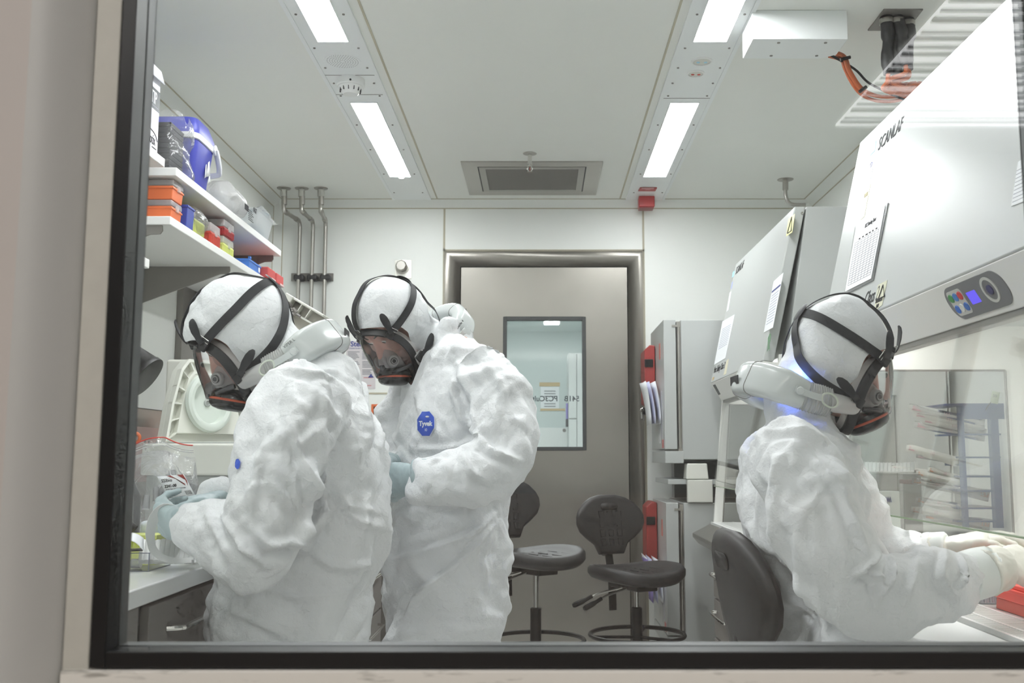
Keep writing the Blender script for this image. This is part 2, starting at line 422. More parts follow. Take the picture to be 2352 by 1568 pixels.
ph = thing('pen', 'purple and black marker hanging beside the white cabinet, behind the door pane', 'marker', at(1302, 950, 9.3))
obj('barrel', MB().tube([Vector((.2505, 9.2, at(1301, 926, 9.2).z)), Vector((.2505, 9.2, at(1302, 962, 9.2).z))], .011, 10), mat('violet_plastic', rgb(120, 112, 178), .4), ph)
obj('cap', MB().tube([Vector((.2495, 9.2, at(1302, 962, 9.2).z)), Vector((.2495, 9.2, at(1302, 980, 9.2).z))], .012, 10), BLACK, ph)
# ------------------------------------------------------------------ observation window in the front wall, and the corridor
CW = mat('corridor_paint', rgb(204, 197, 192), .55, var=(3, .05))
CT_ = mat('corridor_trim_paint', rgb(204, 202, 193), .5, var=(40, .06))
CWL = mat('corridor_dado_paint', rgb(206, 192, 180), .5)
OX0, OX1, OZ0, OZ1 = -.478, .585, .928, 2.35
fw = MB()
fw.box((-2.6, 1.04, 0), (-.556, 1.14, ZC)).box((OX1+.078, 1.04, 0), (2.6, 1.14, ZC))
fw.box((-.556, 1.10, 0), (OX0, 1.14, ZC)).box((OX1, 1.10, 0), (OX1+.078, 1.14, ZC))
struct('wall_front', fw, CW)
lw = MB().box((XL-.1, 1.138, 0), (OX0, 1.15, ZC)).box((OX1, 1.138, 0), (XR+.1, 1.15, ZC)).box((OX0, 1.138, 0), (OX1, 1.15, OZ0)).box((OX0, 1.138, OZ1), (OX1, 1.15, ZC))
struct('wall_front_lining', lw, WALL)
struct('wall_front_apron', MB().box((OX0, 1.10, 0), (OX1, 1.14, OZ0)).box((OX0, 1.10, OZ1), (OX1, 1.14, ZC)), CT_)
# stepped mouldings either side
cv = MB(); pr = [(-.556, 1.04)]+[(-.556+.046*k/8, 1.04+.055*(k/8)**1.7) for k in range(1, 9)]+[(-.51, 1.1), (-.556, 1.1)]
cv.prism(pr, 0, ZC, lambda a, b, w: Vector((a, b, w)))
struct('trim_10', cv, mat('corridor_moulding_paint', rgb(196, 196, 193), .45))
struct('trim_11', MB().box((-.509, 1.092, 0), (OX0-.002, 1.101, ZC)), CT_, bevel=.002)
ss = MB().box((OX0-.03, 1.085, OZ0-.14), (OX1+.03, 1.101, OZ0-.002))
SILL = mat('worn_sill_paint', rgb(236, 233, 226), .5)
nt = SILL.node_tree; N = nt.nodes; L = nt.links; b = N['Principled BSDF']
tc = N.new('ShaderNodeTexCoord'); mp = N.new('ShaderNodeMapping'); mp.inputs['Scale'].default_value = (14, 40, 90)
nz = N.new('ShaderNodeTexNoise'); nz.inputs['Scale'].default_value = 1.3; nz.inputs['Detail'].default_value = 6
rp = N.new('ShaderNodeValToRGB'); rp.color_ramp.elements[0].position = .60; rp.color_ramp.elements[1].position = .72
rp.color_ramp.elements[0].color = rgb(238, 235, 228); rp.color_ramp.elements[1].color = rgb(176, 173, 165)
L.new(tc.outputs['Object'], mp.inputs[0]); L.new(mp.outputs[0], nz.inputs['Vector']); L.new(nz.outputs[0], rp.inputs[0]); L.new(rp.outputs[0], b.inputs['Base Color'])
struct('trim_12', ss, SILL, bevel=.003)
w1 = sgroup('window_1')
ff = MB(); t1 = .0165
def frame_ring(mb, x0, x1, z0, z1, t, y0, y1):
    mb.box((x0, y0, z0), (x0+t, y1, z1)).box((x1-t, y0, z0), (x1, y1, z1)).box((x0+t, y0, z0), (x1-t, y1, z0+t)).box((x0+t, y0, z1-t), (x1-t, y1, z1))
frame_ring(ff, OX0, OX1, OZ0, OZ1, t1, 1.088, 1.12)
obj('window_frame', ff, BLACKM, w1, bevel=.0015)
rv = MB(); frame_ring(rv, OX0, OX1, OZ0, OZ1, t1+.001, 1.12, 1.142)
obj('window_reveal', rv, mat('dark_grey_reveal', rgb(86, 90, 92), .4), w1, bevel=.001)
WGLASS = clear('window_glass', tint=(.99, 1, .995, 1), opacity=.012, fres=.75, rough=.0, surf=(.85, .86, .86, 1))
obj('window_pane', MB().box((OX0+.010, 1.104, OZ0+.010), (OX1-.010, 1.110, OZ1-.010)), WGLASS, w1)
# corridor behind the camera
struct('wall_behind', MB().box((-2.6, YC-.1, 1.0), (2.6, YC, ZCC)), mat('corridor_upper_paint', rgb(170, 170, 168), .6))
struct('wall_behind_dado', MB().box((-2.6, YC-.1, 0), (2.6, YC, 1.0)), CWL)
struct('wall_corridor_left', MB().box((-2.7, YC, 0), (-2.6, 1.04, ZCC)), CW)
struct('wall_corridor_right', MB().box((2.6, YC, 0), (2.7, 1.04, ZCC)), CW)
struct('ceiling_corridor', MB().box((-2.6, YC, ZCC), (2.6, 1.04, ZCC+.1)), mat('corridor_ceiling_paint', rgb(150, 150, 146), .6))
lv = thing('ceiling_louvre_light', 'slatted white corridor ceiling light mirrored in the window glass at upper right', 'ceiling light', (1.6, -1, ZCC-.02))
obj('diffuser', MB().box((1.16, -1.57, ZCC-.012), (2.0, -.35, ZCC-.004)), emitter('corridor_lamp', (1, 1, 1, 1), 4.6), lv)
sl = MB(); y = -1.57
k = 0
while y < -.36:
    w_ = (.012, .02, .008, .03, .012, .018)[k % 6]; sl.box((1.16, y, ZCC-.022), (2.0, y+w_, ZCC-.014)); y += w_+(.05, .03, .07, .04)[k % 4]; k += 1
obj('louvre_slats', sl, mat('louvre_white', rgb(200, 202, 206), .4), lv)
cl2 = thing('ceiling_light', 'unseen ceiling light added above the camera to brighten the corridor', 'ceiling light', (-.3, -.3, ZCC-.01))  # unseen panel added to brighten the corridor, set outside the glass reflection
obj('diffuser', MB().box((-1.6, -.45, ZCC-.012), (1.0, -.15, ZCC-.003)), emitter('corridor_fill', (1, .97, .94, 1), 9.0), cl2)
# ================================================================== RIGHT HAND SIDE: safety cabinets, incubators, chairs
PA, PB, PC_ = Vector((1.06, 0, 2.185)), Vector((.91, 0, 1.54)), Vector((.966, 0, 1.447))
PE = Vector((.893, 0, .80))
def plane_hit(px, py, a, b, eps=0.):
    """ray through a photo point against the plane holding a, b and the depth axis; eps lifts it outward"""
    d = (b-a).normalized(); n = Vector((d.z, 0, -d.x))
    if n.x > 0: n = -n
    o = Vector((0, 0, CAMZ)); r = ray(px, py); t = (a-o).dot(n)/r.dot(n)
    return o+r*t+n*eps
def pn(a, b):
    d = (b-a).normalized(); n = Vector((d.z, 0, -d.x)); return -n if n.x > 0 else n
def decal(mb, pts, a, b, e0=0., e1=.0008, mi=0):
    P = [plane_hit(x, y, a, b) for x, y in pts]; n = pn(a, b); k = len(P)
    vs = [p+n*e0 for p in P]+[p+n*e1 for p in P]
    return mb.add(vs, [tuple(range(k-1, -1, -1)), tuple(range(k, 2*k))]+[(i, (i+1) % k, k+(i+1) % k, k+i) for i in range(k)], mi)
def ptext(name, body, px, py, size, a, b, m, parent, align='LEFT', eps=.001, ud=None, sx=1., **kw):
    o = plane_hit(px, py, a, b, eps); up = (a-b).normalized()
    return text(name, body, size, o, (0, -1, 0), up, m, parent, align, sx=sx, **kw)
def pill(L_, W_, n=10, cap=None):
    r = W_/2 if cap is None else cap
    return rounded_rect(L_, W_, r, n)
SASHG = clear('sash_glass', tint=(.985, .988, .982, 1), opacity=.012, fres=.45, rough=.02, surf=(.9, .9, .88, 1))
GEDGE = mat('green_glass_edge', rgb(150, 170, 140), .2)
INNER = mat('cabinet_liner', rgb(240, 240, 236), .3)
LCOL = [('green_button', rgb(60, 140, 70)), ('blue_button', rgb(60, 120, 190)), ('red_button', rgb(205, 50, 55)), ('blue_button', rgb(50, 110, 200)), ('white_button', rgb(225, 226, 222)), ('blue_button', rgb(50, 105, 185))]
BTN = [mat('plastic_'+n+'_%d' % i, c, .35) for i, (n, c) in enumerate(LCOL)]
KEYPAD = mat('light_grey_keypad', rgb(205, 205, 200), .4)
PANELG = mat('grey_control_panel', rgb(120, 120, 122), .42)
LCDM = emitter('violet_lcd', rgb(104, 92, 232), 1.0)
SKYB = mat('pale_blue_ink', rgb(168, 216, 235), .5)
GREYBASE = mat('dark_base_metal', rgb(104, 100, 96), .35, .6)
BANDLIT = mat('lit_band_coat', rgb(240, 239, 234), .35)  # hood coat made lighter for the light bounced up onto the band
def bsc(y0, y1, label, lamp, wz0, near_window):
    t = thing('safety_cabinet', label, 'safety cabinet', (1.3, (y0+y1)/2, 0), 'biosafety cabinets')
    # hood
    hb = MB(); tk = .046
    hb.prism([(PA.x+tk+.004, PA.z), (PC_.x+.045, PC_.z+.12), (1.665, PC_.z+.12), (1.665, PA.z)], y0, y1, lambda a, b, w: Vector((a, w, b)))
    obj('hood', hb, WHITE, t, bevel=.004)
    fp = MB().prism([(PA.x, PA.z), (PB.x, PB.z), (PB.x+tk, PB.z-.004), (PA.x+tk, PA.z)], y0, y1, lambda a, b, w: Vector((a, w, b)))
    pnl = obj('front_panel', fp, WHITE, t, bevel=.006, seg=3)
    bd = MB().prism([(PB.x, PB.z-.0015), (PC_.x, PC_.z), (PC_.x+.04, PC_.z+.012), (PB.x+tk+.02, PB.z-.006)], y0, y1, lambda a, b, w: Vector((a, w, b)))
    band = obj('control_band', bd, BANDLIT, t, bevel=.003)
    # panel fixing screws
    sc = MB()
    nn = Vector((0, -1, 0))
    for z in (PA.z-.03,): sc.lathe([(0, .004), (.006, .003), (.007, 0)], zto((PA.x+.03, y0, z), nn), 10)
    obj('screw', sc, CHROME, t)
    # sash
    a = PC_+Vector((.006, 0, .02)); b = Vector((.912, 0, 1.0))
    sg = MB(); n = pn(a, b)
    for w in (0,):
        vs = [a+Vector((0, y, 0)) for y in (y0+.03, y1-.03)]+[b+Vector((0, y, 0)) for y in (y1-.03, y0+.03)]
        vs2 = [v-n*.006 for v in vs]
        sg.add(vs+vs2, [(0, 1, 2, 3), (7, 6, 5, 4), (0, 4, 5, 1), (1, 5, 6, 2), (2, 6, 7, 3), (3, 7, 4, 0)])
    s_ = obj('sash', sg, SASHG, t)
    obj('sash_edge', MB().box((b.x-.001, y0+.03, b.z-.0035), (b.x+.007, y1-.03, b.z)), GEDGE, s_)
    # side walls with a window
    def side(y, nm, far):
        fr = MB(); w = .02
        o_ = [(PC_.x+.012, PC_.z+.12), (PE.x+.012, PE.z-.05), (1.662, PE.z-.05), (1.662, PC_.z+.12)]
        if far: i_ = [(1.005, 1.425), (.956, wz0), (1.49, wz0), (1.49, 1.425)]
        else: i_ = [(1.03, 1.40), (.975, .88), (1.45, .88), (1.45, 1.40)]
        for k in range(4):
            q = (k+1) % 4
            fr.prism([o_[k], o_[q], i_[q], i_[k]], y, y+w, lambda a, b, c: Vector((a, c, b)))
        sd = obj('side_wall', fr, INNER, t)
        gl = MB().prism(i_, y+.007, y+.012, lambda a, b, c: Vector((a, c, b)))
        obj('side_window', gl, SASHG, sd)
        ed = MB()
        for k in range(4):
            p, q = i_[k], i_[(k+1) % 4]
            ed.tube([(p[0], y-.001 if far else y+w+.001, p[1]), (q[0], y-.001 if far else y+w+.001, q[1])], .0035, 6)
        obj('window_seal', ed, GREYMETAL, sd)
    side(y1-.02, 'far', True); side(y0, 'near', False)
    obj('rear_wall', MB().box((1.655, y0, PE.z-.05), (1.668, y1, PC_.z+.12)), INNER, t)
    # work surface, front grille and arm rest
    zt = .812
    obj('base', MB().box((.93, y0, .70), (1.665, y1, zt-.012)), GREYBASE, t, bevel=.003)
    obj('work_tray', MB().box((1.012, y0+.02, zt-.012), (1.655, y1-.02, zt)), INNER, t, bevel=.002)
    gr = MB().box((.90, y0+.02, zt-.010), (1.012, y1-.02, zt-.008), mi=1)
    gr.box((.893, y0+.02, zt-.012), (.902, y1-.02, zt+.001)).box((.94, y0+.02, zt-.010), (.948, y1-.02, zt+.001)).box((1.004, y0+.02, zt-.012), (1.013, y1-.02, zt+.001))
    y = y0+.03
    while y < y1-.03:
        gr.box((.902, y, zt-.009), (.94, y+.006, zt)); gr.box((.948, y, zt-.009), (1.004, y+.006, zt)); y += .0125
    obj('grille', gr, [WHITEP, BLACK], t)
    ar = MB().prism([(.80, .755), (.86, .785), (.893, .803), (.893, .70), (.83, .70), (.80, .735)], y0, y1, lambda a, b, w: Vector((a, w, b)))
    obj('arm_rest', ar, STEELV if not near_window else WHITEP, t, bevel=.004)
    obj('front_lip', MB().box((PC_.x+.005, y0, PC_.z-.012), (PC_.x+.042, y1, PC_.z+.01)), mat('shaded_lip_metal', rgb(150, 148, 142), .4, .3), t)  # grey colour stands in for the shaded underside below the band
    lm = MB().box((1.03, y0+.06, PC_.z+.105), (1.13, y1-.06, PC_.z+.118))
    obj('cabinet_lamp', lm, emitter('cabinet_tube_light', (1, .99, .97, 1), lamp), t)
    for x in (.97, 1.62):
        for y in (y0+.06, y1-.06):
            lg = obj('leg', MB().box((x-.02, y-.02, .01), (x+.02, y+.02, .70)), STEELV, t, bevel=.003)
    for y in (y0+.06, y1-.06): obj('stand_rail', MB().box((.99, y-.015, .15), (1.6, y+.015, .19)), STEELV, t)
    return t, pnl, band
B1Y0, B1Y1, B2Y0, B2Y1 = 1.78, 3.2, 4.05, 5.3
b1, pnl1, band1 = bsc(B1Y0, B1Y1, 'large white safety cabinet with blue display, where the seated person works', 14, .90, True)
b2, pnl2, band2 = bsc(B2Y0, B2Y1, 'white safety cabinet farther back, with yellow triangle label near its top', 4, .80, False)
# ---- lettering and marks on the near cabinet
ptext('maker_lettering', 'SCANLAF', 2016, 347, .062, PA, PB, INK, pnl1, sx=.78, shear=.0)
m_ = MB(); decal(m_, [(2002, 334), (2013, 323), (2010, 346), (1999, 358)], PA, PB)
obj('maker_mark', m_, SKYB, pnl1)
m_ = MB(); decal(m_, [(1999, 364), (2011, 352), (2006, 386), (1994, 397)], PA, PB)
lb = obj('blue_stamp_label', m_, mat('glossy_label', rgb(226, 228, 236), .2), pnl1)
o_ = plane_hit(2002, 378, PA, PB, .001)
rg = MB(); up_ = (PA-PB).normalized()
for r in (.008,): rg.tube([o_+Vector((0, -1, 0))*r*math.cos(2*PI*k/16)+up_*r*math.sin(2*PI*k/16) for k in range(16)], .0012, 6, closed=True)
obj('round_stamp', rg, NAVY, lb)
m_ = MB(); decal(m_, [(1993, 399), (2005, 388), (2000, 413), (1988, 424)], PA, PB); obj('white_label', m_, PAPER, pnl1)
m_ = MB(); decal(m_, [(1988, 436), (2000, 423), (1986, 497), (1974, 508)], PA, PB); yl = obj('cream_label', m_, mat('cream_label', rgb(222, 216, 190), .5), pnl1)
ptext('label_print', 'CLASS', 1985, 455, .018, PA, PB, mat('faded_tan_ink', rgb(176, 166, 130), .5), yl, sx=.7, eps=.0016)
ptext('model_lettering', 'Class 2', 1983, 703, .058, PA, PB, INK, pnl1, sx=.72, shear=.25)
wlb = MB(); decal(wlb, [(2017, 655), (2039, 643), (2027, 700), (2008, 716)], PA, PB, .0004, .0012)
wl_ = obj('warning_label', wlb, mat('pale_yellow_film', rgb(222, 221, 196), .25), pnl1)
tri = [plane_hit(x, y, PA, PB, .0018) for x, y in ((2030, 655), (2033, 680), (2019, 688))]
obj('warning_triangle', MB().tube(tri, .0022, 6, closed=True), INK, wl_)
ptext('label_print', 'BIOLOGICAL', 2012, 697, .017, PA, PB, INK, wl_, sx=.55, eps=.0018)
ptext('label_print', 'UNIT', 2013, 708, .015, PA, PB, INK, wl_, sx=.6, eps=.0018)
# booking sheet in a clear pocket, a thing hung on the cabinet
bs = thing('booking_sheet', 'laminated booking sheet with printed grid taped on the large near cabinet', 'sheet', plane_hit(1990, 590, PA, PB))
m_ = MB(); decal(m_, [(1966, 514), (2042, 466), (2008, 644), (1941, 678)], PA, PB, .001, .003)
obj('pocket', m_, clear('clear_pocket', opacity=.25, rough=.12, surf=(.95, .97, 1, 1)), bs)
m_ = MB(); decal(m_, [(1970, 516), (2036, 474), (2004, 640), (1944, 670)], PA, PB, .0032, .0042)
sh = obj('sheet', m_, PAPER, bs)
def lerp2(a, b, t): return (a[0]+(b[0]-a[0])*t, a[1]+(b[1]-a[1])*t)
TL, TR, BR, BL = (1970, 516), (2036, 474), (2004, 640), (1944, 670)
def sq(u, v):
    return lerp2(lerp2(TL, TR, u), lerp2(BL, BR, u), v)
gl = MB()
for v in [.30+.035*k for k in range(19)]:
    a, b = plane_hit(*sq(.08, v), PA, PB, .0044), plane_hit(*sq(.94, v), PA, PB, .0044); gl.tube([a, b], .00045, 4)
for u in (.08, .2, .32, .44, .56, .68, .80, .94):
    a, b = plane_hit(*sq(u, .30), PA, PB, .0044), plane_hit(*sq(u, .93), PA, PB, .0044); gl.tube([a, b], .00045, 4)
obj('printed_grid', gl, GINK, sh)
ptext('sheet_heading', 'BSC3 Booking Sheet', *sq(.36, .15), .019, PA, PB, INK, sh, sx=.62, eps=.0046)
for i, d in enumerate(('Monday', 'Tuesday', 'Wednesday', 'Thursday', 'Friday', 'Saturday')):
    ptext('column_heading', d, *sq(.205+.12*i, .28), .0075, PA, PB, INK, sh, sx=.55, eps=.0046)
ls = thing('printed_notice', 'printed notice at the right edge of the large near cabinet', 'notice', plane_hit(2343, 420, PA, PB))
m_ = MB(); decal(m_, [(2340, 372), (2420, 320), (2410, 440), (2324, 474)], PA, PB, .0006, .0016); sh2 = obj('sheet', m_, PAPER, ls)
m_ = MB()
for k in range(9): decal(m_, [(2337-1.2*k, 392+9*k), (2410, 355+9*k), (2410, 356+9*k), (2337-1.2*k, 393.3+9*k)], PA, PB, .0016, .002)
obj('typed_lettering', m_, mat('pale_grey_ink', rgb(176, 178, 186), .6), sh2)
# control panel of the near cabinet (on the chamfered band)
def control_panel(px0, px1, band, detail):
    pmid = ((px0[0]+px1[0])/2, (px0[1]+px1[1])/2)
    a = plane_hit(*px0, PB, PC_); b = plane_hit(*px1, PB, PC_); c = (a+b)/2; c.x = (PB.x+PC_.x)/2; c.z = (PB.z+PC_.z)/2
    n = pn(PB, PC_); up = (PB-PC_).normalized(); X = Vector((0, -1, 0)); M = basis(c, X, up, n)
    Ln = abs(a.y-b.y); W_ = .082
    cp = obj('control_panel', MB().prism(rounded_rect(Ln, W_, .038, 8), -.001, .0025, lambda u, v, w: M @ Vector((u, v, w))), PANELG, band, bevel=.0008)
    k = Ln/.29
    obj('keypad', MB().prism([(u-.088*k, v) for u, v in rounded_rect(.075*k, .062, .01, 4)], .0022, .0034, lambda u, v, w: M @ Vector((u, v, w))), KEYPAD, cp)
    for i in range(6):
        u = (-.112+.024*(i % 3))*k; v = .014-.028*(i//3)
        obj('button', MB().lathe([(0, .0058), (.0095, .0054), (.011, .0032)], M @ Matrix.Translation((u, v, 0)), 16), BTN[i], cp)
    obj('display', MB().prism([(u-.012*k, v) for u, v in rounded_rect(.045*k, .030, .002, 2)], .0022, .0032, lambda u, v, w: M @ Vector((u, v, w))), LCDM, cp)
    for r0, r1, h, mm, nm in ((.024, .030, .0045, KEYPAD, 'dial_ring'), (0, .011, .0048, mat('navy_button', rgb(66, 66, 110), .4), 'select_button')):
        obj(nm, MB().lathe([(r0, .0022), (r0, h), (r1, h), (r1, .0022)], M @ Matrix.Translation((.075*k, .003, 0)), 24, caps=False), mm, cp)
    return cp
control_panel((2182, 700), (2318, 660), band1, True)
control_panel((1716, 880), (1756, 862), band2, True)
# handle slot at the far end of the far cabinet's band
m_ = MB(); decal(m_, [(1638, 884), (1643, 882), (1655, 905), (1651, 907)], PB, PC_, .0, .002); obj('vent_slot', m_, DKGREY, band2)
# ---- marks on the far cabinet
ptext('maker_lettering', 'SCANLAF', 1689, 631, .062, PA, PB, INK, pnl2, sx=.78)
m_ = MB(); decal(m_, [(1683, 626), (1687.5, 621), (1686, 633), (1681.5, 638)], PA, PB); obj('maker_mark', m_, SKYB, pnl2)
m_ = MB(); decal(m_, [(1811, 503), (1826, 491), (1820, 533), (1806, 543)], PA, PB); yw = obj('yellow_label', m_, mat('yellow_label', rgb(228, 226, 160), .45), pnl2)
obj('warning_triangle', MB().tube([plane_hit(x, y, PA, PB, .0012) for x, y in ((1819.5, 499), (1818.5, 530), (1809.5, 536))], .003, 6, closed=True), INK, yw)
m_ = MB(); decal(m_, [(1681, 648), (1684, 645), (1681, 662), (1678, 665)], PA, PB); obj('blue_label', m_, mat('lilac_label', rgb(170, 178, 214), .5), pnl2)
m_ = MB(); decal(m_, [(1676, 672), (1680, 669), (1673, 712), (1669, 716)], PA, PB); obj('white_label', m_, PAPER, pnl2)
ptext('model_lettering', 'Mars Safety Class 2', 1639, 857, .050, PA, PB, INK, pnl2, sx=.80, shear=.1)
m_ = MB(); decal(m_, [(1669, 828), (1674, 824), (1668, 858), (1662, 862)], PA, PB); obj('cream_label', m_, MATS['cream_label'], pnl2)
m_ = MB(); decal(m_, [(1637, 867), (1641, 865), (1639, 872), (1636, 874)], PA, PB); obj('tan_label', m_, tape, pnl2)
for nm, lab, q, hdr in (('printed_notice', 'printed sheet with navy band taped near the right edge of the far cabinet', [(1778, 646), (1800, 626), (1776, 752), (1755, 764)], True),
                        ('printed_notice', 'clear pocket with typed sheet at the lower left of the far cabinet', [(1660, 738), (1688, 722), (1667, 822), (1641, 838)], False)):
    pt = thing(nm, lab, 'notice', plane_hit(*q[0], PA, PB))
    m_ = MB(); decal(m_, q, PA, PB, .0006, .0018); s_ = obj('sheet', m_, PAPER, pt)
    def qq(u, v, q=q): return lerp2(lerp2(q[0], q[1], u), lerp2(q[3], q[2], u), v)
    m_ = MB()
    for k in range(11):
        v = .3+.055*k if hdr else .2+.045*k
        decal(m_, [qq(.12, v), qq(.88, v), qq(.88, v+.014), qq(.12, v+.014)], PA, PB, .0018, .0022)
    obj('typed_lettering', m_, mat('light_grey_ink_%s' % hdr, rgb(178, 184, 200), .6), s_)
    if hdr:
        m_ = MB(); decal(m_, [qq(.04, .2), qq(.96, .2), qq(.96, .235), qq(.04, .235)], PA, PB, .0018, .0024); obj('navy_band', m_, NAVY, s_)
m_ = MB(); decal(m_, [(1769, 765), (1771.5, 768), (1771, 778), (1768, 790), (1768.5, 806), (1766, 800), (1762, 808), (1764, 790), (1764, 776)], PA, PB, .0004, .0012)
obj('green_sticker', m_, mat('dull_green_print', rgb(92, 128, 98), .5), pnl2)
# ---- pipe dropping from the ceiling to the far cabinet's top
pd = thing('drop_pipe', 'grey pipe dropping from the ceiling to the far safety cabinet top', 'pipe', atz(1804, 412, ZC))
c0 = atz(1804, 412, ZC); 
obj('ceiling_flange', MB().lathe([(.012, -.004), (.045, -.003), (.047, 0)], Matrix.Translation(c0), 24), STEELV, pd)
Yp = c0.y
pp = [c0, at(1804, 440, Yp), at(1806, 455, Yp), at(1813, 466, Yp), at(1826, 470, Yp), at(1850, 470, Yp)]
obj('pipe', MB().tube(smoothpath(pp, 5), .011, 12), STEELV, pd)
obj('coupling', MB().tube([at(1804, 416, Yp), at(1804, 436, Yp)], .017, 12), STEELV, pd)
# ================================================================== incubators
def incubator(z0, z1, label):
    y0, y1 = 5.40, 6.02
    t = thing('incubator', label, 'incubator', (1.1, 5.7, z0), 'stacked incubators')
    obj('body', MB().box((.77, y0, z0), (1.45, y1, z1)), WHITE, t, bevel=.004)
    obj('body_rim', MB().box((.748, y0+.008, z0+.02), (.77, y1-.008, z1-.008)), STEELV, t)
    d = obj('door', MB().box((.675, y0-.003, z0+.055), (.742, y1+.003, z1+.001)), WHITE, t, bevel=.003)
    obj('top_hinge', MB().box((.72, y0-.006, z1-.04), (.765, y0+.004, z1-.028)), STEELV, d)
    obj('lower_rail', MB().box((.675, y0-.003, z0-.02), (.775, y1, z0+.045)), WHITE, t, bevel=.003)
    obj('hinge_pin', MB().tube([(.757, y0+.002, z0+.06), (.757, y0+.002, z1-.03)], .008, 10), STEELV, t)
    k = obj('lock_knob', MB().lathe([(.022, 0), (.022, .07), (.018, .075), (0, .075)], zto((.675, 5.84, z0+.28), (-1, 0, 0)), 16), BLACK, d)
    ky = MB().tube([Vector((.60, 5.83, z0+.285))+Vector((.012*math.cos(2*PI*q/12), 0, .012*math.sin(2*PI*q/12))) for q in range(12)], .0025, 6, closed=True)
    ky.box((.590, 5.825, z0+.235), (.600, 5.828, z0+.275)).box((.604, 5.829, z0+.225), (.612, 5.832, z0+.272))
    obj('keys', ky, CHROME, k)
    for (ya, yb, za, zb, c) in ((5.5, 5.56, .13, .42, (190, 190, 196)), (5.6, 5.67, .1, .4, (200, 200, 200)), (5.55, 5.6, .62, .72, (206, 120, 110)), (5.45, 5.52, .07, .12, (190, 110, 108))):
        obj('door_label', MB().box((.6735, ya, z0+za*.9), (.6752, yb, z0+zb*.9)), mat('label_paint', rgb(*c), .5), d)
    return t
incubator(1.136, 1.895, 'white upper incubator beside the steel door, with ajar door edge')
incubator(.16, .905, 'white lower incubator under the small shelf, behind the right chair')
MATS['purple'] = mat('purple_folder', rgb(128, 112, 180), .5)
for nm, z0, lab, lab2 in (('red_box', 1.44, 'red box hung on the upper incubator door edge', 'loose papers hanging from the upper incubator door'),
                          ('red_box', .50, 'red box hung on the lower incubator door, behind the right chair', 'purple and white papers hanging from the lower incubator door')):
    up = z0 > 1
    zt = 1.80 if up else .895
    r = thing('red_box', lab, 'red box', (.64, 5.9, z0))
    obj('shell', MB().prism([(0, 0), (.062, .02), (.062, zt-z0-.03), (.03, zt-z0), (0, zt-z0-.004)], 5.78, 6.0, lambda a, b, w: Vector((.672-a, w, z0+b))), mat('dull_red_plastic', rgb(150, 46, 44), .42), r, bevel=.006)
    obj('latch', MB().box((.61, 5.772, zt-.13), (.66, 5.782, zt-.085)), BLACK, r, bevel=.002)
    q = thing('papers', lab2, 'papers', (.66, 5.6, z0), 'papers on the incubator doors')
    zc = z0+.03 if up else .50
    for i, (dx, dy, tl, mm) in enumerate(((0, 0, .0, PAPER), (.018, -.01, .12, mat('lilac_paper', rgb(196, 198, 222), .6)), (.03, .015, -.1, PAPER if up else MATS['purple']), (.012, .03, .22, PAPER))):
        pm = MB(); nseg = 6
        for s_ in range(nseg+1):
            f = s_/nseg; xx = .668-dx-.03*f*f-.012*i; zz = zc-.02+.26*(f-.5)*.9
            pm.v += [Vector((xx, 5.5+dy+tl*.3*f, zz)), Vector((xx-.01*f, 5.72+dy+tl*.2*f, zz+.04*tl))]
        pm.f = [(2*s_, 2*s_+1, 2*s_+3, 2*s_+2) for s_ in range(nseg)]; pm.u = [0]*nseg
        obj('sheet', pm, mm, q, solid=.0012)
sf = thing('shelf', 'small white shelf between the two stacked incubators', 'shelf', (1.0, 5.7, 1.0))
obj('board', MB().box((.69, 5.42, 1.003), (1.5, 6.0, 1.03)), WHITE, sf, bevel=.003)
obj('bracket', MB().box((.80, 5.98, .91), (1.5, 6.1, 1.12)), mat('mid_grey_paint', rgb(150, 150, 148), .5), sf)
wbx = thing('instrument_box', 'off-white tapered box standing on the small shelf between incubators', 'box', (.86, 5.4, 1.03))
z_a, z_b = .905, 1.135
tp = MB()
for (x0, x1, za, zb, dx) in ((.785, .905, 1.031, 1.115, -.006), ):
    tp.add([(x0, 5.38, za), (x1, 5.38, za), (x1, 5.5, za), (x0, 5.5, za), (x0-dx, 5.39, zb), (x1+dx, 5.39, zb), (x1+dx, 5.49, zb), (x0-dx, 5.49, zb)], [(0,3,2,1),(4,5,6,7),(0,1,5,4),(1,2,6,5),(2,3,7,6),(3,0,4,7)])
obj('lid', tp, OFFW, wbx, bevel=.006)
obj('body', MB().box((.79, 5.375, .908), (.925, 5.415, 1.028)), OFFW, wbx, bevel=.005)
# drawer unit under the far cabinet
du = thing('drawer_unit', 'grey drawer unit under the far safety cabinet behind the seated person', 'drawer unit', (1.1, 4.35, 0))
obj('carcass', MB().box((.80, 4.12, .02), (1.35, 4.58, .69)), GREYMETAL, du, bevel=.003)
for z0, z1 in ((.53, .685), (.36, .52), (.03, .35)):
    d = obj('drawer', MB().box((.782, 4.125, z0), (.80, 4.575, z1)), GREYMETAL, du, bevel=.002)
    obj('handle', MB().tube(smoothpath([(.782, 4.2, z1-.05), (.752, 4.21, z1-.05), (.752, 4.49, z1-.05), (.782, 4.5, z1-.05)], 4), .006, 8), CHROME, d)
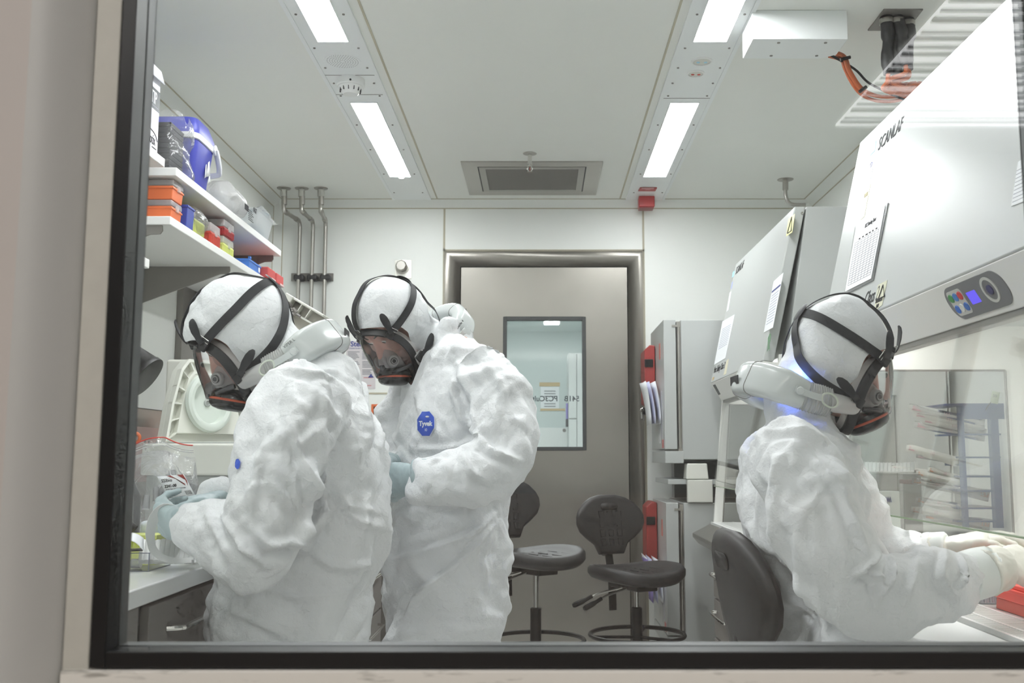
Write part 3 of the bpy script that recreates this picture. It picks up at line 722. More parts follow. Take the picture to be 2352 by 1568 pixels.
# ================================================================== lab chairs
PU = mat('black_polyurethane', rgb(36, 35, 36), .5, bump=('noise', 500, .12, .0008))
def lab_chair(seat_z, label, group):
    t = thing('lab_chair', label, 'chair', (0, 0, 0), group)
    # seat: saddle-shaped pad, front towards +x
    def seatp(u, v):
        a = 2*PI*u; ca, sa = math.cos(a), math.sin(a)
        rx, ry = .215, .235
        k = abs(ca)**2.6+abs(sa)**2.6; k = k**(-1/2.6)
        X, Y = rx*ca*k, ry*sa*k
        prof = [(0, .018), (.35, .018), (.65, .022), (.85, .032), (.95, .030), (1.0, .012), (1.0, -.012), (.93, -.030), (.7, -.040), (0, -.042)]
        f = v*(len(prof)-1); i = min(int(f), len(prof)-2); w = f-i
        r = prof[i][0]*(1-w)+prof[i+1][0]*w; z = prof[i][1]*(1-w)+prof[i+1][1]*w
        x, y = X*r, Y*r
        z += .030*(abs(y)/ry)**2 - .030*max(0, x/rx-.4)**2 + .012*max(0, -x/rx-.5)
        return Vector((x, y, seat_z+z))
    st = obj('seat', MB().grid(seatp, 40, 19, closeu=True), PU, t, angle=60)
    em = MB()
    for i in range(3):
        for k in range(5):
            x = -.13+.11*i; y = -.12+.06*k
            z = seat_z+.0195+.030*(abs(y)/.235)**2-.03*max(0, x/.215-.4)**2
            em.cbox((x, y, z), (.07, .006, .004))
    obj('groove_pattern', em, DKGREY, st)
    bz0 = seat_z+.085; tilt = math.radians(9)
    def backpt(y, h, d):   # h up the back, d forward
        x = -.235+.5*y*y*1.2
        return Vector((x-math.sin(tilt)*h+d*math.cos(tilt), y, bz0+h*math.cos(tilt)+d*math.sin(tilt)))
    out = []
    for h, w in ((0, .075), (.02, .085), (.05, .10), (.085, .15), (.12, .19), (.16, .208), (.20, .207), (.235, .19), (.27, .155), (.295, .11), (.31, .05)): out.append((h, w))
    bk = MB(); loop = [(w, h) for h, w in out]+[(-w, h) for h, w in reversed(out)]
    cx = .15; rings = []
    for d, s in ((.016, .55), (.020, .86), (.014, .96), (.0, 1.0), (-.016, .97), (-.024, .86), (-.026, .5)):
        rings.append([backpt(w*s, cx+(h-cx)*s, d) for w, h in loop])
    n = len(loop); vs = [p for r in rings for p in r]; m = len(rings)
    fs = [(r*n+i, r*n+(i+1) % n, (r+1)*n+(i+1) % n, (r+1)*n+i) for r in range(m-1) for i in range(n)]
    fs += [tuple(range(n)), tuple((m-1)*n+i for i in range(n-1, -1, -1))]
    bk.add(vs, fs); b = obj('backrest', bk, PU, t, angle=50)
    hm = MB(); 
    for d in (.0185, -.0275):
        hm.add([backpt(u, .245+v, d) for u, v in rounded_rect(.105, .036, .016, 5)], [tuple(range(24))])
    obj('hand_slot', hm, mat('slot_shadow_plastic', rgb(30, 29, 30), .6), b, solid=.002)
    tiles = MB()
    for r in range(4):
        for c in range(3):
            y = (c-1)*.052; h = .205-.048*r; w = .018-.001*r
            q = [backpt(y-w, h+.017, .0185), backpt(y+w, h+.017, .0185), backpt(y+w*.8, h-.017, .0185), backpt(y-w*.8, h-.017, .0185)]
            tiles.tube([*q], .0022, 5, closed=True)
    obj('embossed_tiles', tiles, PU, b)
    obj('back_post', MB().sweep(smoothpath([(-.265, 0, bz0+.12), (-.262, 0, bz0), (-.235, 0, seat_z-.03), (-.225, 0, seat_z-.20)], 5), rounded_rect(.042, .014, .004, 2)), BLACK, t)
    kn = obj('post_knob', MB().lathe([(.012, 0), (.026, .012), (.028, .035), (.02, .042), (0, .044)], zto((-.272, 0, seat_z+.10), (-1, 0, -.1)), 16), BLACK, t)
    mc = obj('mechanism', MB().cbox((-.03, 0, seat_z-.055), (.26, .12, .03)), BLACK, t, bevel=.006)
    for s in (-1, 1):
        L_ = obj('lever', MB().tube([(-.02-.02*s, -.06, seat_z-.06), (-.05-.04*s, -.17, seat_z-.09), (-.06-.05*s, -.25, seat_z-.125)], .006, 8), STEELV, t)
        obj('lever_grip', MB().tube(smoothpath([(-.055-.045*s, -.20, seat_z-.102), (-.06-.05*s, -.25, seat_z-.125), (-.068-.055*s, -.30, seat_z-.145)], 4), [.010]*4+[.014]*4+[.008], 8), BLACK, L_)
    obj('gas_column', MB().tube([(0, 0, .30), (0, 0, seat_z-.06)], .014, 16), CHROME, t)
    obj('column_sleeve', MB().lathe([(.027, .11), (.027, .40 if seat_z < .6 else .42), (.02, .405 if seat_z < .6 else .425)], None, 18), BLACK, t)
    fr = obj('foot_ring', MB().tube([(.235*math.cos(2*PI*k/36), .235*math.sin(2*PI*k/36), .27) for k in range(36)], .011, 8, closed=True), BLACK, t)
    sp = MB()
    for k in range(3):
        a = 2*PI*k/3+.3; sp.tube([(.02*math.cos(a), .02*math.sin(a), .26), (.235*math.cos(a), .235*math.sin(a), .27)], .008, 6)
    obj('ring_spokes', sp, BLACK, fr)
    for k in range(5):
        a = 2*PI*k/5
        lg = obj('leg', MB().tube([(.02*math.cos(a), .02*math.sin(a), .12), (.16*math.cos(a), .16*math.sin(a), .10), (.28*math.cos(a), .28*math.sin(a), .075)], [.024, .020, .015], 8), BLACK, t)
        c_ = Vector((.27*math.cos(a), .27*math.sin(a), .03)); obj('caster', MB().lathe([(0, -.014), (.024, -.012), (.03, 0), (.024, .012), (0, .014)], zto(c_, (-math.sin(a), math.cos(a), 0)), 16), BLACK, lg)
    return t
ch1 = lab_chair(.655, 'black lab chair partly hidden behind the standing person with blue chest badge', 'black lab chairs by the steel door')
ch1.location = (-.02, 4.95, 0); ch1.rotation_euler = (0, 0, math.radians(-52))
ch2 = lab_chair(.560, 'black lab chair standing alone in front of the steel door', 'black lab chairs by the steel door')
ch2.location = (.485, 5.1, 0); ch2.rotation_euler = (0, 0, math.radians(-62))
ch3 = lab_chair(.600, 'black lab chair the person at the safety cabinet sits on', None)
ch3.location = (.70, 2.27, 0); ch3.rotation_euler = (0, 0, math.radians(4))
# ================================================================== BACK WALL FITTINGS AND CEILING FITTINGS
def wall_pt(px, py, eps=.004): return at(px, py, YB-eps)
POSTERP = mat('greyish_poster_paper', rgb(206, 200, 202), .55)
ORNP = mat('orange_paper', rgb(222, 112, 62), .6)
def wall_rect(mb, x0, y0, x1, y1, e0, e1):
    a, b = at(x0, y0, YB-e0), at(x1, y1, YB-e0); return mb.box((a.x, YB-e1, b.z), (b.x, YB-e0, a.z))
po = thing('poster', 'grey cleaning instruction poster with blue heading on the back wall', 'poster', wall_pt(828, 838))
s_ = obj('sheet', wall_rect(MB(), 796, 783, 862, 893, .0005, .002), POSTERP, po)
text('heading', 'SteriG', .044, wall_pt(805, 795, .0024), (1, 0, 0), (0, 0, 1), NAVY, s_, sx=1., fat=.0012)
text('subheading', 'Hospital Grade Surface', .0125, wall_pt(801, 801, .0024), (1, 0, 0), (0, 0, 1), NAVY, s_, sx=.9)
m_ = MB()
for c in (0, 1):
    for k in range(17):
        if k in (6, 12): continue
        x0 = 799+c*33; wall_rect(m_, x0, 807+k*3.2, x0+27-(k*7 % 9), 808.6+k*3.2, .002, .0024)
obj('typed_lettering', m_, GINK, s_)
m_ = MB(); wall_rect(m_, 808, 885, 820, 890, .002, .0024); wall_rect(m_, 835, 866, 855, 868, .002, .0024); wall_rect(m_, 838, 884, 853, 886, .002, .0024)
obj('pink_print', m_, mat('pink_ink', rgb(190, 120, 122), .6), s_)
t0 = [at(x, y, YB-.0026) for x, y in ((845, 867), (859, 867), (852, 858))]
obj('blue_triangle', MB().add(t0, [(0, 1, 2)]), NAVY, s_, solid=.0004)
pq = thing('orange_sheet', 'orange log sheet with handwriting on the back wall behind the standing person', 'notice', wall_pt(890, 970))
s_ = obj('sheet', wall_rect(MB(), 853, 928, 935, 1011, .0005, .002), ORNP, pq)
text('heading', 'Decontamination', .020, wall_pt(868, 940, .0024), (1, 0, 0), (0, 0, 1), INK, s_, sx=.85)
for y, b in ((949, '2%'), (968, '2% Sterilisation'), (984, '2% Sterilisation')):
    text('line_heading', b, .016, wall_pt(880, y, .0024), (1, 0, 0), (0, 0, 1), INK, s_, sx=.85)
for y in (959, 977, 993): text('small_print', 'Prepared by', .012, wall_pt(861, y, .0024), (1, 0, 0), (0, 0, 1), INK, s_, sx=.85)
text('handwriting', 'A05', .034, wall_pt(889, 960, .0024), (1, 0, 0), (0, 0, 1), INK, s_, sx=.9, shear=.3)
for y in (978, 999): text('red_writing', 'AA', .024, wall_pt(898, y, .0024), (1, 0, 0), (0, 0, 1), REDINK, s_, shear=.3)
m_ = MB(); wall_rect(m_, 858, 933, 859, 1006, .002, .0023); wall_rect(m_, 858, 933, 930, 934, .002, .0023)
for y in (950.5, 961, 979, 1000): wall_rect(m_, 862, y, 930, y+.8, .002, .0023)
obj('ruled_lines', m_, INK, s_)
pl = thing('wall_port', 'square steel plate with hexagonal plug on the back wall above the standing person', 'wall port', wall_pt(925, 616))
a, b = at(907, 597, YB), at(945, 640, YB)
obj('plate', MB().box((a.x, YB-.004, b.z), (b.x, YB, a.z)), mat('light_satin_steel', rgb(214, 213, 206), .4, .6), pl, bevel=.001)
c = at(924, 613, YB-.004)
obj('hex_plug', MB().lathe([(.032, 0), (.036, .012), (.036, .05), (.028, .06), (0, .06)], zto(c, (0, -1, 0)), 8), STEELV, pl, angle=20)
obj('plug_collar', MB().lathe([(.044, 0), (.044, .006), (.03, .008)], zto(c, (0, -1, 0)), 20), STEELV, pl)
# three service pipes
for i, (fx, x1, x2, lab) in enumerate(((652, 689, 683, 'leftmost of three steel pipes bending down the back wall'), (693, 719, 714, 'middle one of three steel pipes bending down the back wall'), (737, 748, 745, 'rightmost of three steel pipes bending down the back wall'))):
    top = atz(fx, 432, ZC); Yp = top.y
    t = thing('service_pipe', lab, 'pipe', top, 'three steel service pipes')
    obj('ceiling_flange', MB().lathe([(.014, -.004), (.040, -.004), (.042, 0)], Matrix.Translation(top), 24), STEELV, t)
    Yw = YB-.055
    g0 = at(fx, 484, Yp); xb = at(x1, 520, Yw); xe = at(x2, 720, Yw)
    d0 = Vector((top.x, top.y, g0.z+.05)); e1_ = Vector((xb.x, Yw, at(x1, 520, Yw).z))
    path = [top, d0, g0]+[g0.lerp(Vector((xb.x, Yw, at(x1, 509, Yw).z)), f) for f in (.12, .5, .9)]+[e1_, Vector((xe.x, Yw, 1.5)), Vector((xe.x, Yw, .95))]
    obj('pipe', MB().tube([path[0], path[1]]+smoothpath(path[1:7], 5)[1:]+path[7:], .0125, 12), STEELV, t)
    obj('union', MB().tube([at(fx, 436, Yp), at(fx, 452, Yp)], .020, 14), CHROME, t)
    obj('collar', MB().tube([at(fx+.6, 452, Yp), at(fx+1, 470, Yp)], .0165, 14), STEELV, t)
    p_ = path; 
    for f0, f1 in ((.06, .22), (.72, .88)):
        A, B = g0, Vector((xb.x, Yw, at(x1, 509, Yw).z)); obj('elbow_collar', MB().tube([A.lerp(B, f0), A.lerp(B, f1)], .016, 12), STEELV, t)
    cl = at((x1+x2)/2, 637, Yw)
    obj('clamp', MB().cbox((cl.x, Yw+.02, cl.z), (.066, .068, .040)), RUBBER, t, bevel=.014, seg=3)
cb_ = thing('clamp_rail', 'flat steel rail holding the clamps of three pipes on the back wall', 'rail', wall_pt(718, 637))
a, b = at(670, 628, YB), at(766, 646, YB)
obj('plate', MB().box((a.x, YB-.012, b.z), (b.x, YB-.002, a.z)), GREYMETAL, cb_, bevel=.001)
# ceiling fittings
def zc(px, py, z=ZC): return atz(px, py, z)
sp = thing('speaker_grille', 'round perforated speaker grille in the left ceiling strip', 'speaker', zc(793, 141))
c = zc(793, 141, ZC-.007); c.x = -.80
hm = MB()
for r, n in ((.012, 8), (.022, 14), (.032, 20), (.042, 26), (.052, 32), (.062, 38)):
    for k in range(n): hm.lathe([(0, -.0008), (.0022, -.0006), (.0024, .001)], Matrix.Translation(c+Vector((r*math.cos(2*PI*k/n), r*1.05*math.sin(2*PI*k/n), 0))), 5)
obj('face', MB().lathe([(0, -.0006), (.072, -.0006), (.073, .001)], Matrix.Translation(c), 32), STRIP, sp)
obj('perforations', hm, DKGREY, sp)
sd = thing('smoke_detector', 'white round smoke detector on the left ceiling strip', 'smoke detector', zc(812, 190)); c = zc(813, 183, ZC-.006); c.x = -.805
obj('base', MB().lathe([(.060, 0), (.060, -.028), (.056, -.033), (0, -.033)], Matrix.Translation(c), 32), WHITEP, sd)
obj('sensor_cage', MB().lathe([(.05, -.033), (.043, -.045), (.036, -.060), (.030, -.066), (0, -.066)], Matrix.Translation(c), 32), WHITEP, sd)
vm = MB()
for k in range(12):
    a = 2*PI*k/12; vm.cbox((0, 0, 0), (.003, .006, .016), Matrix.Translation(c+Vector((.043*math.cos(a), .043*math.sin(a), -.047))) @ Matrix.Rotation(a+PI/2, 4, 'Z'))
obj('vent_slots', vm, DKGREY, sd)
obj('indicator', MB().ball(c+Vector((.01, -.0585, -.022)), .005, 8), BLACK, sd)
for nm, lab, (px, py), r, col in (('presence_sensor', 'larger round white sensor in the right ceiling strip', (1612, 140), .042, None), ('indicator_disc', 'round sensor with faint red light in the right ceiling strip', (1598, 168), .036, REDINK)):
    c = zc(px, py, ZC-.006); t = thing(nm, lab, 'sensor', c)
    obj('rim', MB().lathe([(r*.82, 0), (r*.86, -.006), (r, -.004), (r*1.02, 0)], Matrix.Translation(c), 28, caps=False), WHITEP, t)
    obj('lens', MB().lathe([(0, -.007), (r*.5, -.006), (r*.82, -.002), (r*.84, 0)], Matrix.Translation(c), 28), OFFW, t)
    for k in range(2): obj('window', MB().ball(c+Vector(((k-.5)*r*.7, 0, -.006)), (.008, .008, .003), 8), col or SKYB, t)
led = zc(922, 408, ZC-.006); t = thing('indicator_light', 'tiny lit oval indicator at the end of the left ceiling light', 'indicator', led)
obj('lens', MB().lathe([(0, -.003), (.015, -.002), (.016, 0)], Matrix.Translation(led), 16), emitter('led_glow', (1, 1, 1, 1), 4), t)
# ceiling vent
CV = thing('ceiling_vent', 'steel framed rectangular vent in the ceiling centre', 'ceiling vent', zc(1222, 408))
a, b = zc(1058, 370), zc(1376, 446)
VX0, VX1 = a.x, zc(1385, 370).x; VY0, VY1 = b.y, a.y
VY0, VY1 = min(VY0, VY1), max(VY0, VY1)
vf = MB(); fw_ = .072
def ringz(mb, x0, x1, y0, y1, w, z0, z1): mb.box((x0, y0, z0), (x0+w, y1, z1)).box((x1-w, y0, z0), (x1, y1, z1)).box((x0+w, y0, z0), (x1-w, y0+w, z1)).box((x0+w, y1-w, z0), (x1-w, y1, z1))
ringz(vf, VX0, VX1, VY0, VY1, .085, ZC-.006, ZC)
obj('frame', vf, STEELV, CV)
vi = MB(); ringz(vi, VX0+.093, VX1-.093, VY0+.093, VY1-.093, .035, ZC-.008, ZC-.001); obj('inner_frame', vi, mat('light_steel_frame', rgb(170, 168, 162), .45, .5), CV)
obj('gap', MB().box((VX0+.084, VY0+.084, ZC-.003), (VX1-.084, VY1-.084, ZC-.0005)), BLACK, CV)
obj('filter_mesh', MB().box((VX0+.125, VY0+.125, ZC-.006), (VX1-.125, VY1-.125, ZC-.002)), mat('dark_filter_mesh', rgb(112, 108, 104), .6, bump=('noise', 900, .3, .001)), CV)
sh_ = thing('sprinkler', 'chrome fire sprinkler hanging from the ceiling in front of the vent', 'sprinkler', zc(1217, 352)); c = zc(1217, 352)
obj('flange', MB().lathe([(.012, -.003), (.036, -.003), (.038, 0)], Matrix.Translation(c), 24), STEELV, sh_)
obj('stem', MB().lathe([(.011, 0), (.011, -.05), (.014, -.052), (.014, -.062), (.009, -.064), (.009, -.074)], Matrix.Translation(c), 16), CHROME, sh_)
for s in (-1, 1): obj('yoke_arm', MB().tube(smoothpath([c+Vector((s*.008, 0, -.072)), c+Vector((s*.014, 0, -.085)), c+Vector((s*.004, 0, -.100))], 4), .0025, 6), CHROME, sh_)
obj('glass_bulb', MB().ball(c+Vector((0, 0, -.084)), (.0035, .0035, .012), 8), mat('red_bulb', rgb(150, 70, 60), .2), sh_)
obj('deflector', MB().lathe([(0, -.100), (.015, -.101), (.016, -.103), (0, -.103)], Matrix.Translation(c), 12), CHROME, sh_)
bc = thing('red_beacon', 'red beacon under its red sign at the end of the right ceiling strip', 'beacon', zc(1484, 440)); c = zc(1484, 436, ZC-.006)
obj('sign', MB().prism([(zc(x, y, ZC-.006).x, zc(x, y, ZC-.006).y) for x, y in ((1466, 437), (1505, 437), (1509, 430), (1470, 430))], ZC-.012, ZC-.006, lambda a, b, w: Vector((a, b, w))), mat('red_sign', rgb(158, 54, 52), .5), bc)
m_ = MB()
for y, x0, x1 in ((432, 1474, 1502), (433.8, 1473, 1501), (435.6, 1482, 1494)):
    a, b = zc(x0, y, ZC-.0122), zc(x1, y, ZC-.0122); m_.box((a.x, a.y-.006, ZC-.0128), (b.x, a.y+.002, ZC-.0118))
obj('sign_lettering', m_, mat('pale_pink_ink', rgb(206, 170, 170), .6), bc)
yb = YB-.085
obj('lens', MB().box((.588+.02, yb-.06, ZC-.075), (.588+.118, yb+.02, ZC-.006)), mat('red_lens', rgb(172, 44, 46), .3), bc, bevel=.006)
obj('base', MB().box((.588+.024, yb-.05, ZC-.082), (.588+.112, yb+.02, ZC-.074)), mat('dark_red', rgb(120, 34, 36), .4), bc, bevel=.002)
# white duct box on the ceiling
a, b, c, d = zc(1690, 30), zc(1950, 30), zc(1912, 135), zc(1683, 134)
Y1_ = a.y; zb = ZC-.11
fr_ = at(1700, 90, 1); 
bx0 = .765; y_far = None
p_near = atz(1950, 92, zb); p_far = atz(1930, 134, zb)
bx1 = atz(1948, 90, zb).x
yn, yf = atz(1948, 90, zb).y, atz(1914, 135, zb).y
db = thing('duct_box', 'shallow white box fixed to the ceiling beside the right light strip', 'ceiling box', ((bx0+bx1)/2, (yn+yf)/2, zb))
obj('housing', MB().prism([(bx0, yn), (bx1, yn), (bx1, yf-.035), (bx1-.05, yf), (bx0, yf)], zb, ZC, lambda a, b, w: Vector((a, b, w))), STRIP, db, bevel=.003)
sm = MB()
for x in (bx0+.1, bx0+.27):
    for y in (yn+.03, yf-.03): sm.lathe([(0, -.003), (.006, -.002), (.006, 0)], Matrix.Translation((x, y, zb)), 8)
obj('screw', sm, GREYMETAL, db)
# cable entry plate and cables
P4 = [zc(x, y, ZC) for x, y in ((1993, 68), (2083, 68), (2120, 20), (2030, 20))]
cp = thing('cable_plate', 'dark steel cable entry plate in the ceiling above the large cabinet', 'plate', sum(P4, Vector())/4)
obj('plate', MB().prism([(p.x, p.y) for p in P4], ZC-.005, ZC, lambda a, b, w: Vector((a, b, w))), GREYMETAL, cp)
CY_ = sum(P4, Vector()).y/4
ORC = mat('orange_cable', rgb(196, 102, 58), .45); 
conds = ((2036, 2040, 170, .021), (2052, 2062, 172, .024), (2060, 2080, 150, .021), (2084, 2086, 160, .022))
for i, (x0, x1, y1, r) in enumerate(conds):
    t = thing('cable_sleeve', ('first', 'second', 'third', 'fourth')[i]+' black cable sleeve from the left under the ceiling entry plate', 'cable sleeve', atz(x0, 45, ZC), 'black cable sleeves')
    yy = CY_-.03+.02*(i % 2)
    A = at(x0, 44, yy); A.z = ZC-.004; B = at(x1, y1, yy-.02)
    sl_ = obj('sleeve', MB().tube(smoothpath([A, A.lerp(B, .35)+Vector((.004, 0, 0)), A.lerp(B, .7)-Vector((.003, 0, 0)), B], 5), [r*1.12]*4+[r*1.2]*2+[r*.9]*3+[r]*4+[r*.82]*3, 12), RUBBER, t)
    obj('collar', MB().tube([A-Vector((0, 0, .01)), A-Vector((0, 0, .028))], r*1.25, 12), STEELV, t)
    C = B+Vector((-.02-.02*i, .0, -.055)); D = at(2075+18*i, 196, yy+.05)
    obj('orange_cable', MB().tube(smoothpath([B, B+Vector((-.004, 0, -.03)), C, C.lerp(D, .5)-Vector((0, 0, .02)), D, D+Vector((.25, .05, -.12))], 6), .0085, 8), ORC, t)
oc = thing('cable_bundle', 'bundle of orange cables with black ties hanging from the white ceiling box', 'cable', atz(1928, 118, zb))
s0 = Vector((bx1-.02, yf-.02, zb+.02)); yy = yf
pts = [s0, at(1936, 130, yy), at(1950, 165, yy), at(1978, 205, yy+.02), at(2020, 222, yy+.05), at(2075, 218, yy+.1), at(2110, 190, yy+.15)]
for k, (dx, dz) in enumerate(((0, 0), (.009, .004), (-.006, .008), (.004, -.008))):
    obj('cable', MB().tube(smoothpath([p+Vector((dx, .008*k, dz)) for p in pts], 6), .0065, 8), ORC, oc)
for p, q in (((1930, 137), (1953, 131)), ((1974, 211), (1990, 199))):
    A, B = at(*p, yy-.012), at(*q, yy-.012); obj('cable_tie', MB().tube([A, B], .0065, 8), BLACK, oc)
bk_ = thing('black_cable', 'thin black cable slanting down beside the orange cable bundle', 'cable', at(1960, 150, yy))
obj('cable', MB().tube(smoothpath([s0+Vector((-.01, .01, 0)), at(1962, 158, yy+.03), at(1995, 190, yy+.03), at(2045, 215, yy+.05), at(2095, 236, yy+.05), at(2140, 250, yy+.1)], 6), .0045, 8), BLACK, bk_)
# ================================================================== LEFT HAND SIDE: shelves, bench, boxes
XF = -1.25
SHELF = mat('white_laminate', rgb(236, 236, 234), .35)
def wall_shelf(label, y0, y1, zt, brackets):
    t = thing('wall_shelf', label, 'shelf', (-1.45, (y0+y1)/2, zt), 'white wall shelves')
    obj('board', MB().box((XL, y0, zt-.03), (XF, y1, zt)), SHELF, t, bevel=.003)
    for y in brackets:
        obj('bracket', MB().prism([(XL, zt-.03), (XF-.03, zt-.03), (XF-.028, zt-.048), (XF-.036, zt-.060), (XF-.07, zt-.062), (XL, zt-.19)], y-.004, y+.004, lambda a, b, w: Vector((a, w, b))), GREYMETAL, t)
    return t
wall_shelf('upper white wall shelf carrying the blue cooler box', 3.335, 4.73, 2.14, (3.40, 4.07, 4.70))
wall_shelf('lower white wall shelf carrying orange, red and blue tip boxes', 3.30, 4.75, 1.96, (3.31, 4.05, 4.68))
wall_shelf('near upper white wall shelf under the lettered white carton, mostly behind the window frame', 2.0, 3.23, 2.137, (3.16, 2.4))
wall_shelf('near lower white wall shelf end showing at the left window edge', 2.0, 3.14, 1.778, (2.9, 2.3))
up_ = thing('shelf_upright', 'grey metal upright with slotted rail behind the left person', 'upright', (XL, 4.6, .9))
obj('channel', MB().box((XL, 4.50, .9), (XL+.03, 4.68, 1.93)), GREYMETAL, up_, bevel=.002)
rl = obj('slotted_rail', MB().box((XL, 4.70, .9), (XL+.022, 4.76, 1.93)), mat('pale_rail_metal', rgb(176, 175, 170), .4, .4), up_)
sm = MB()
for k in range(16): sm.box((XL+.0215, 4.722, 1.0+.055*k), (XL+.023, 4.732, 1.03+.055*k))
obj('rail_slots', sm, DKGREY, rl)
# ---- bench
BZ = .90; BX = -.77
bn = thing('bench', 'long white lab bench with grey drawers along the left wall', 'bench', (-1.2, 3.3, 0))
obj('worktop', MB().box((XL, 1.35, BZ-.037), (BX, 5.2, BZ)), mat('white_worktop', rgb(238, 239, 239), .18), bn, bevel=.004)
CARC = mat('bench_grey_laminate', rgb(134, 130, 127), .45)
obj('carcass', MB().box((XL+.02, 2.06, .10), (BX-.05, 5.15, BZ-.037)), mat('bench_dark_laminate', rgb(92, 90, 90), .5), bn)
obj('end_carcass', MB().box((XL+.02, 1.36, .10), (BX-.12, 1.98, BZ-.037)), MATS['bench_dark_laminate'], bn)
obj('plinth', MB().box((XL+.02, 1.36, 0), (BX-.1, 5.15, .10)), DKGREY, bn)
for y in (2.005, ): obj('steel_leg', MB().box((BX-.09, y-.03, .0), (BX-.03, y+.03, BZ-.037)), CARC, bn, bevel=.003)
obj('switch_box', MB().box((BX-.05, 1.98, .70), (BX-.02, 2.03, .74)), OFFW, bn, bevel=.003)
for y0, y1 in ((2.09, 2.68), (2.69, 3.3), (3.31, 3.9), (3.91, 4.5), (4.51, 5.14)):
    for z0, z1 in ((.66, .845), (.40, .65), (.11, .39)):
        d = obj('drawer', MB().box((BX-.05, y0, z0), (BX-.03, y1, z1)), CARC, bn, bevel=.002)
        zz = z1-.06
        obj('handle', MB().tube(smoothpath([(BX-.03, y0+.10, zz), (BX-.002, y0+.115, zz), (BX+.002, y0+.15, zz), (BX+.002, y1-.15, zz), (BX-.002, y1-.115, zz), (BX-.03, y1-.10, zz)], 4), .0065, 8), CHROME, d)
# ---- generic small lab ware (local origin at the base centre)
CLEARP = clear('clear_lid_plastic', tint=(.99, .99, .99, 1), opacity=.42, fres=.4, rough=.12, surf=(.95, .95, .95, 1))
CLEARB = clear('clear_bag_film', tint=(.99, .99, .99, 1), opacity=.14, fres=.6, rough=.14, surf=(.95, .96, .97, 1), bump=(9, .55, .03))
HAZYB = clear('hazy_bag_film', tint=(.95, .955, .95, 1), opacity=.5, fres=.6, rough=.18, surf=(.96, .95, .95, 1), bump=(16, .6, .02))
def slab(c, sx, sy, z0, z1, taper=1.): 
    mb = MB(); a = [(-sx/2*taper, -sy/2*taper), (sx/2*taper, -sy/2*taper), (sx/2*taper, sy/2*taper), (-sx/2*taper, sy/2*taper)]; b = [(x/taper, y/taper) for x, y in a]
    return mb.add([Vector((c[0]+x, c[1]+y, c[2]+z0)) for x, y in a]+[Vector((c[0]+x, c[1]+y, c[2]+z1)) for x, y in b], [(0,3,2,1),(4,5,6,7),(0,1,5,4),(1,2,6,5),(2,3,7,6),(3,0,4,7)])
def tip_box(name, label, c, m, lid=True, sx=.125, sy=.088, h=.052, hl=.026, ribs=False, group=None, rot=0., tips=False):
    t = thing(name, label, 'tip box', c, group); c = Vector(c)
    bs_ = obj('base', slab(c, sx, sy, 0, h, .96), m, t, bevel=.003)
    rm = MB(); rm.box((c.x-sx/2-.002, c.y-sy/2-.002, c.z+h-.010), (c.x+sx/2+.002, c.y+sy/2+.002, c.z+h-.004)); obj('rim', rm, m, t, bevel=.001)
    if ribs:
        rb = MB()
        n = 12
        for k in range(n):
            y = c.y-sy/2+sy*(k+.5)/n; rb.box((c.x+sx/2-.002, y-.0018, c.z+.004), (c.x+sx/2+.0025, y+.0018, c.z+h-.008))
        for k in range(14):
            x = c.x-sx/2+sx*(k+.5)/14; rb.box((x-.002, c.y-sy/2-.0025, c.z+.004), (x+.002, c.y-sy/2+.002, c.z+h-.008))
        obj('ribs', rb, m, bs_)
    if lid:
        l_ = obj('lid', slab(c, sx, sy, h, h+hl, 1.02), CLEARP, t, bevel=.004)
        obj('hinge_tab', MB().box((c.x+sx/2-.001, c.y-.012, c.z+h-.012), (c.x+sx/2+.005, c.y+.012, c.z+h+.008)), CLEARP, l_)
    if tips:
        tm = MB()
        for i in range(8):
            for k in range(6): tm.lathe([(.0028, 0), (.0036, .012), (.0036, .016)], Matrix.Translation(c+Vector((-sx/2+sx*(i+.5)/8, -sy/2+sy*(k+.5)/6, h))), 6)
        o = obj('tips', tm, m, t); o['kind'] = 'stuff'
    if rot: t.rotation_euler = (0, 0, rot)
    return t
zB = 1.96; zA = 2.14
tip_box('tip_box', 'orange tip box with clear lid, lower of the two stacked', (-1.345, 3.405, zB), ORANGEP, sx=.15, sy=.10, h=.050, hl=.022, ribs=False, group='stacked orange tip boxes')
tip_box('tip_box', 'orange tip box with clear lid, topmost of the two stacked', (-1.342, 3.405, zB+.0735), ORANGEP, sx=.15, sy=.10, h=.048, hl=.022, group='stacked orange tip boxes')
tip_box('storage_box', 'dark blue box behind the stacked orange tip boxes', (-1.335, 3.52, zB), mat('deep_blue_plastic', rgb(52, 68, 152), .4), lid=False, sx=.15, sy=.07, h=.088)
tip_box('tip_box', 'red ribbed tip box with clear lid beside the bagged green tips', (-1.325, 3.80, zB), mat('bright_red_plastic', rgb(190, 66, 52), .4), sx=.125, sy=.11, h=.052, hl=.034, ribs=True)
tip_box('tip_rack', 'yellow-green tip rack under the dark red tip box', (-1.325, 3.965, zB), YELLOWG, lid=True, sx=.125, sy=.13, h=.040, hl=.028, ribs=True, tips=True)
tip_box('tip_box', 'dark red ribbed tip box with clear lid stacked on the yellow-green rack', (-1.325, 3.965, zB+.070), mat('dark_red_plastic', rgb(156, 40, 44), .35), sx=.125, sy=.13, h=.036, hl=.030, ribs=True)
br = tip_box('tube_rack', 'bright blue empty tray rack on the lower shelf', (-1.325, 4.34, zB), mat('bright_blue_plastic', rgb(62, 118, 200), .4), lid=False, sx=.13, sy=.18, h=.046)
obj('tray_corner', MB().box((-1.268, 4.255, zB+.046), (-1.258, 4.27, zB+.056)), MATS['bright_blue_plastic'], br)
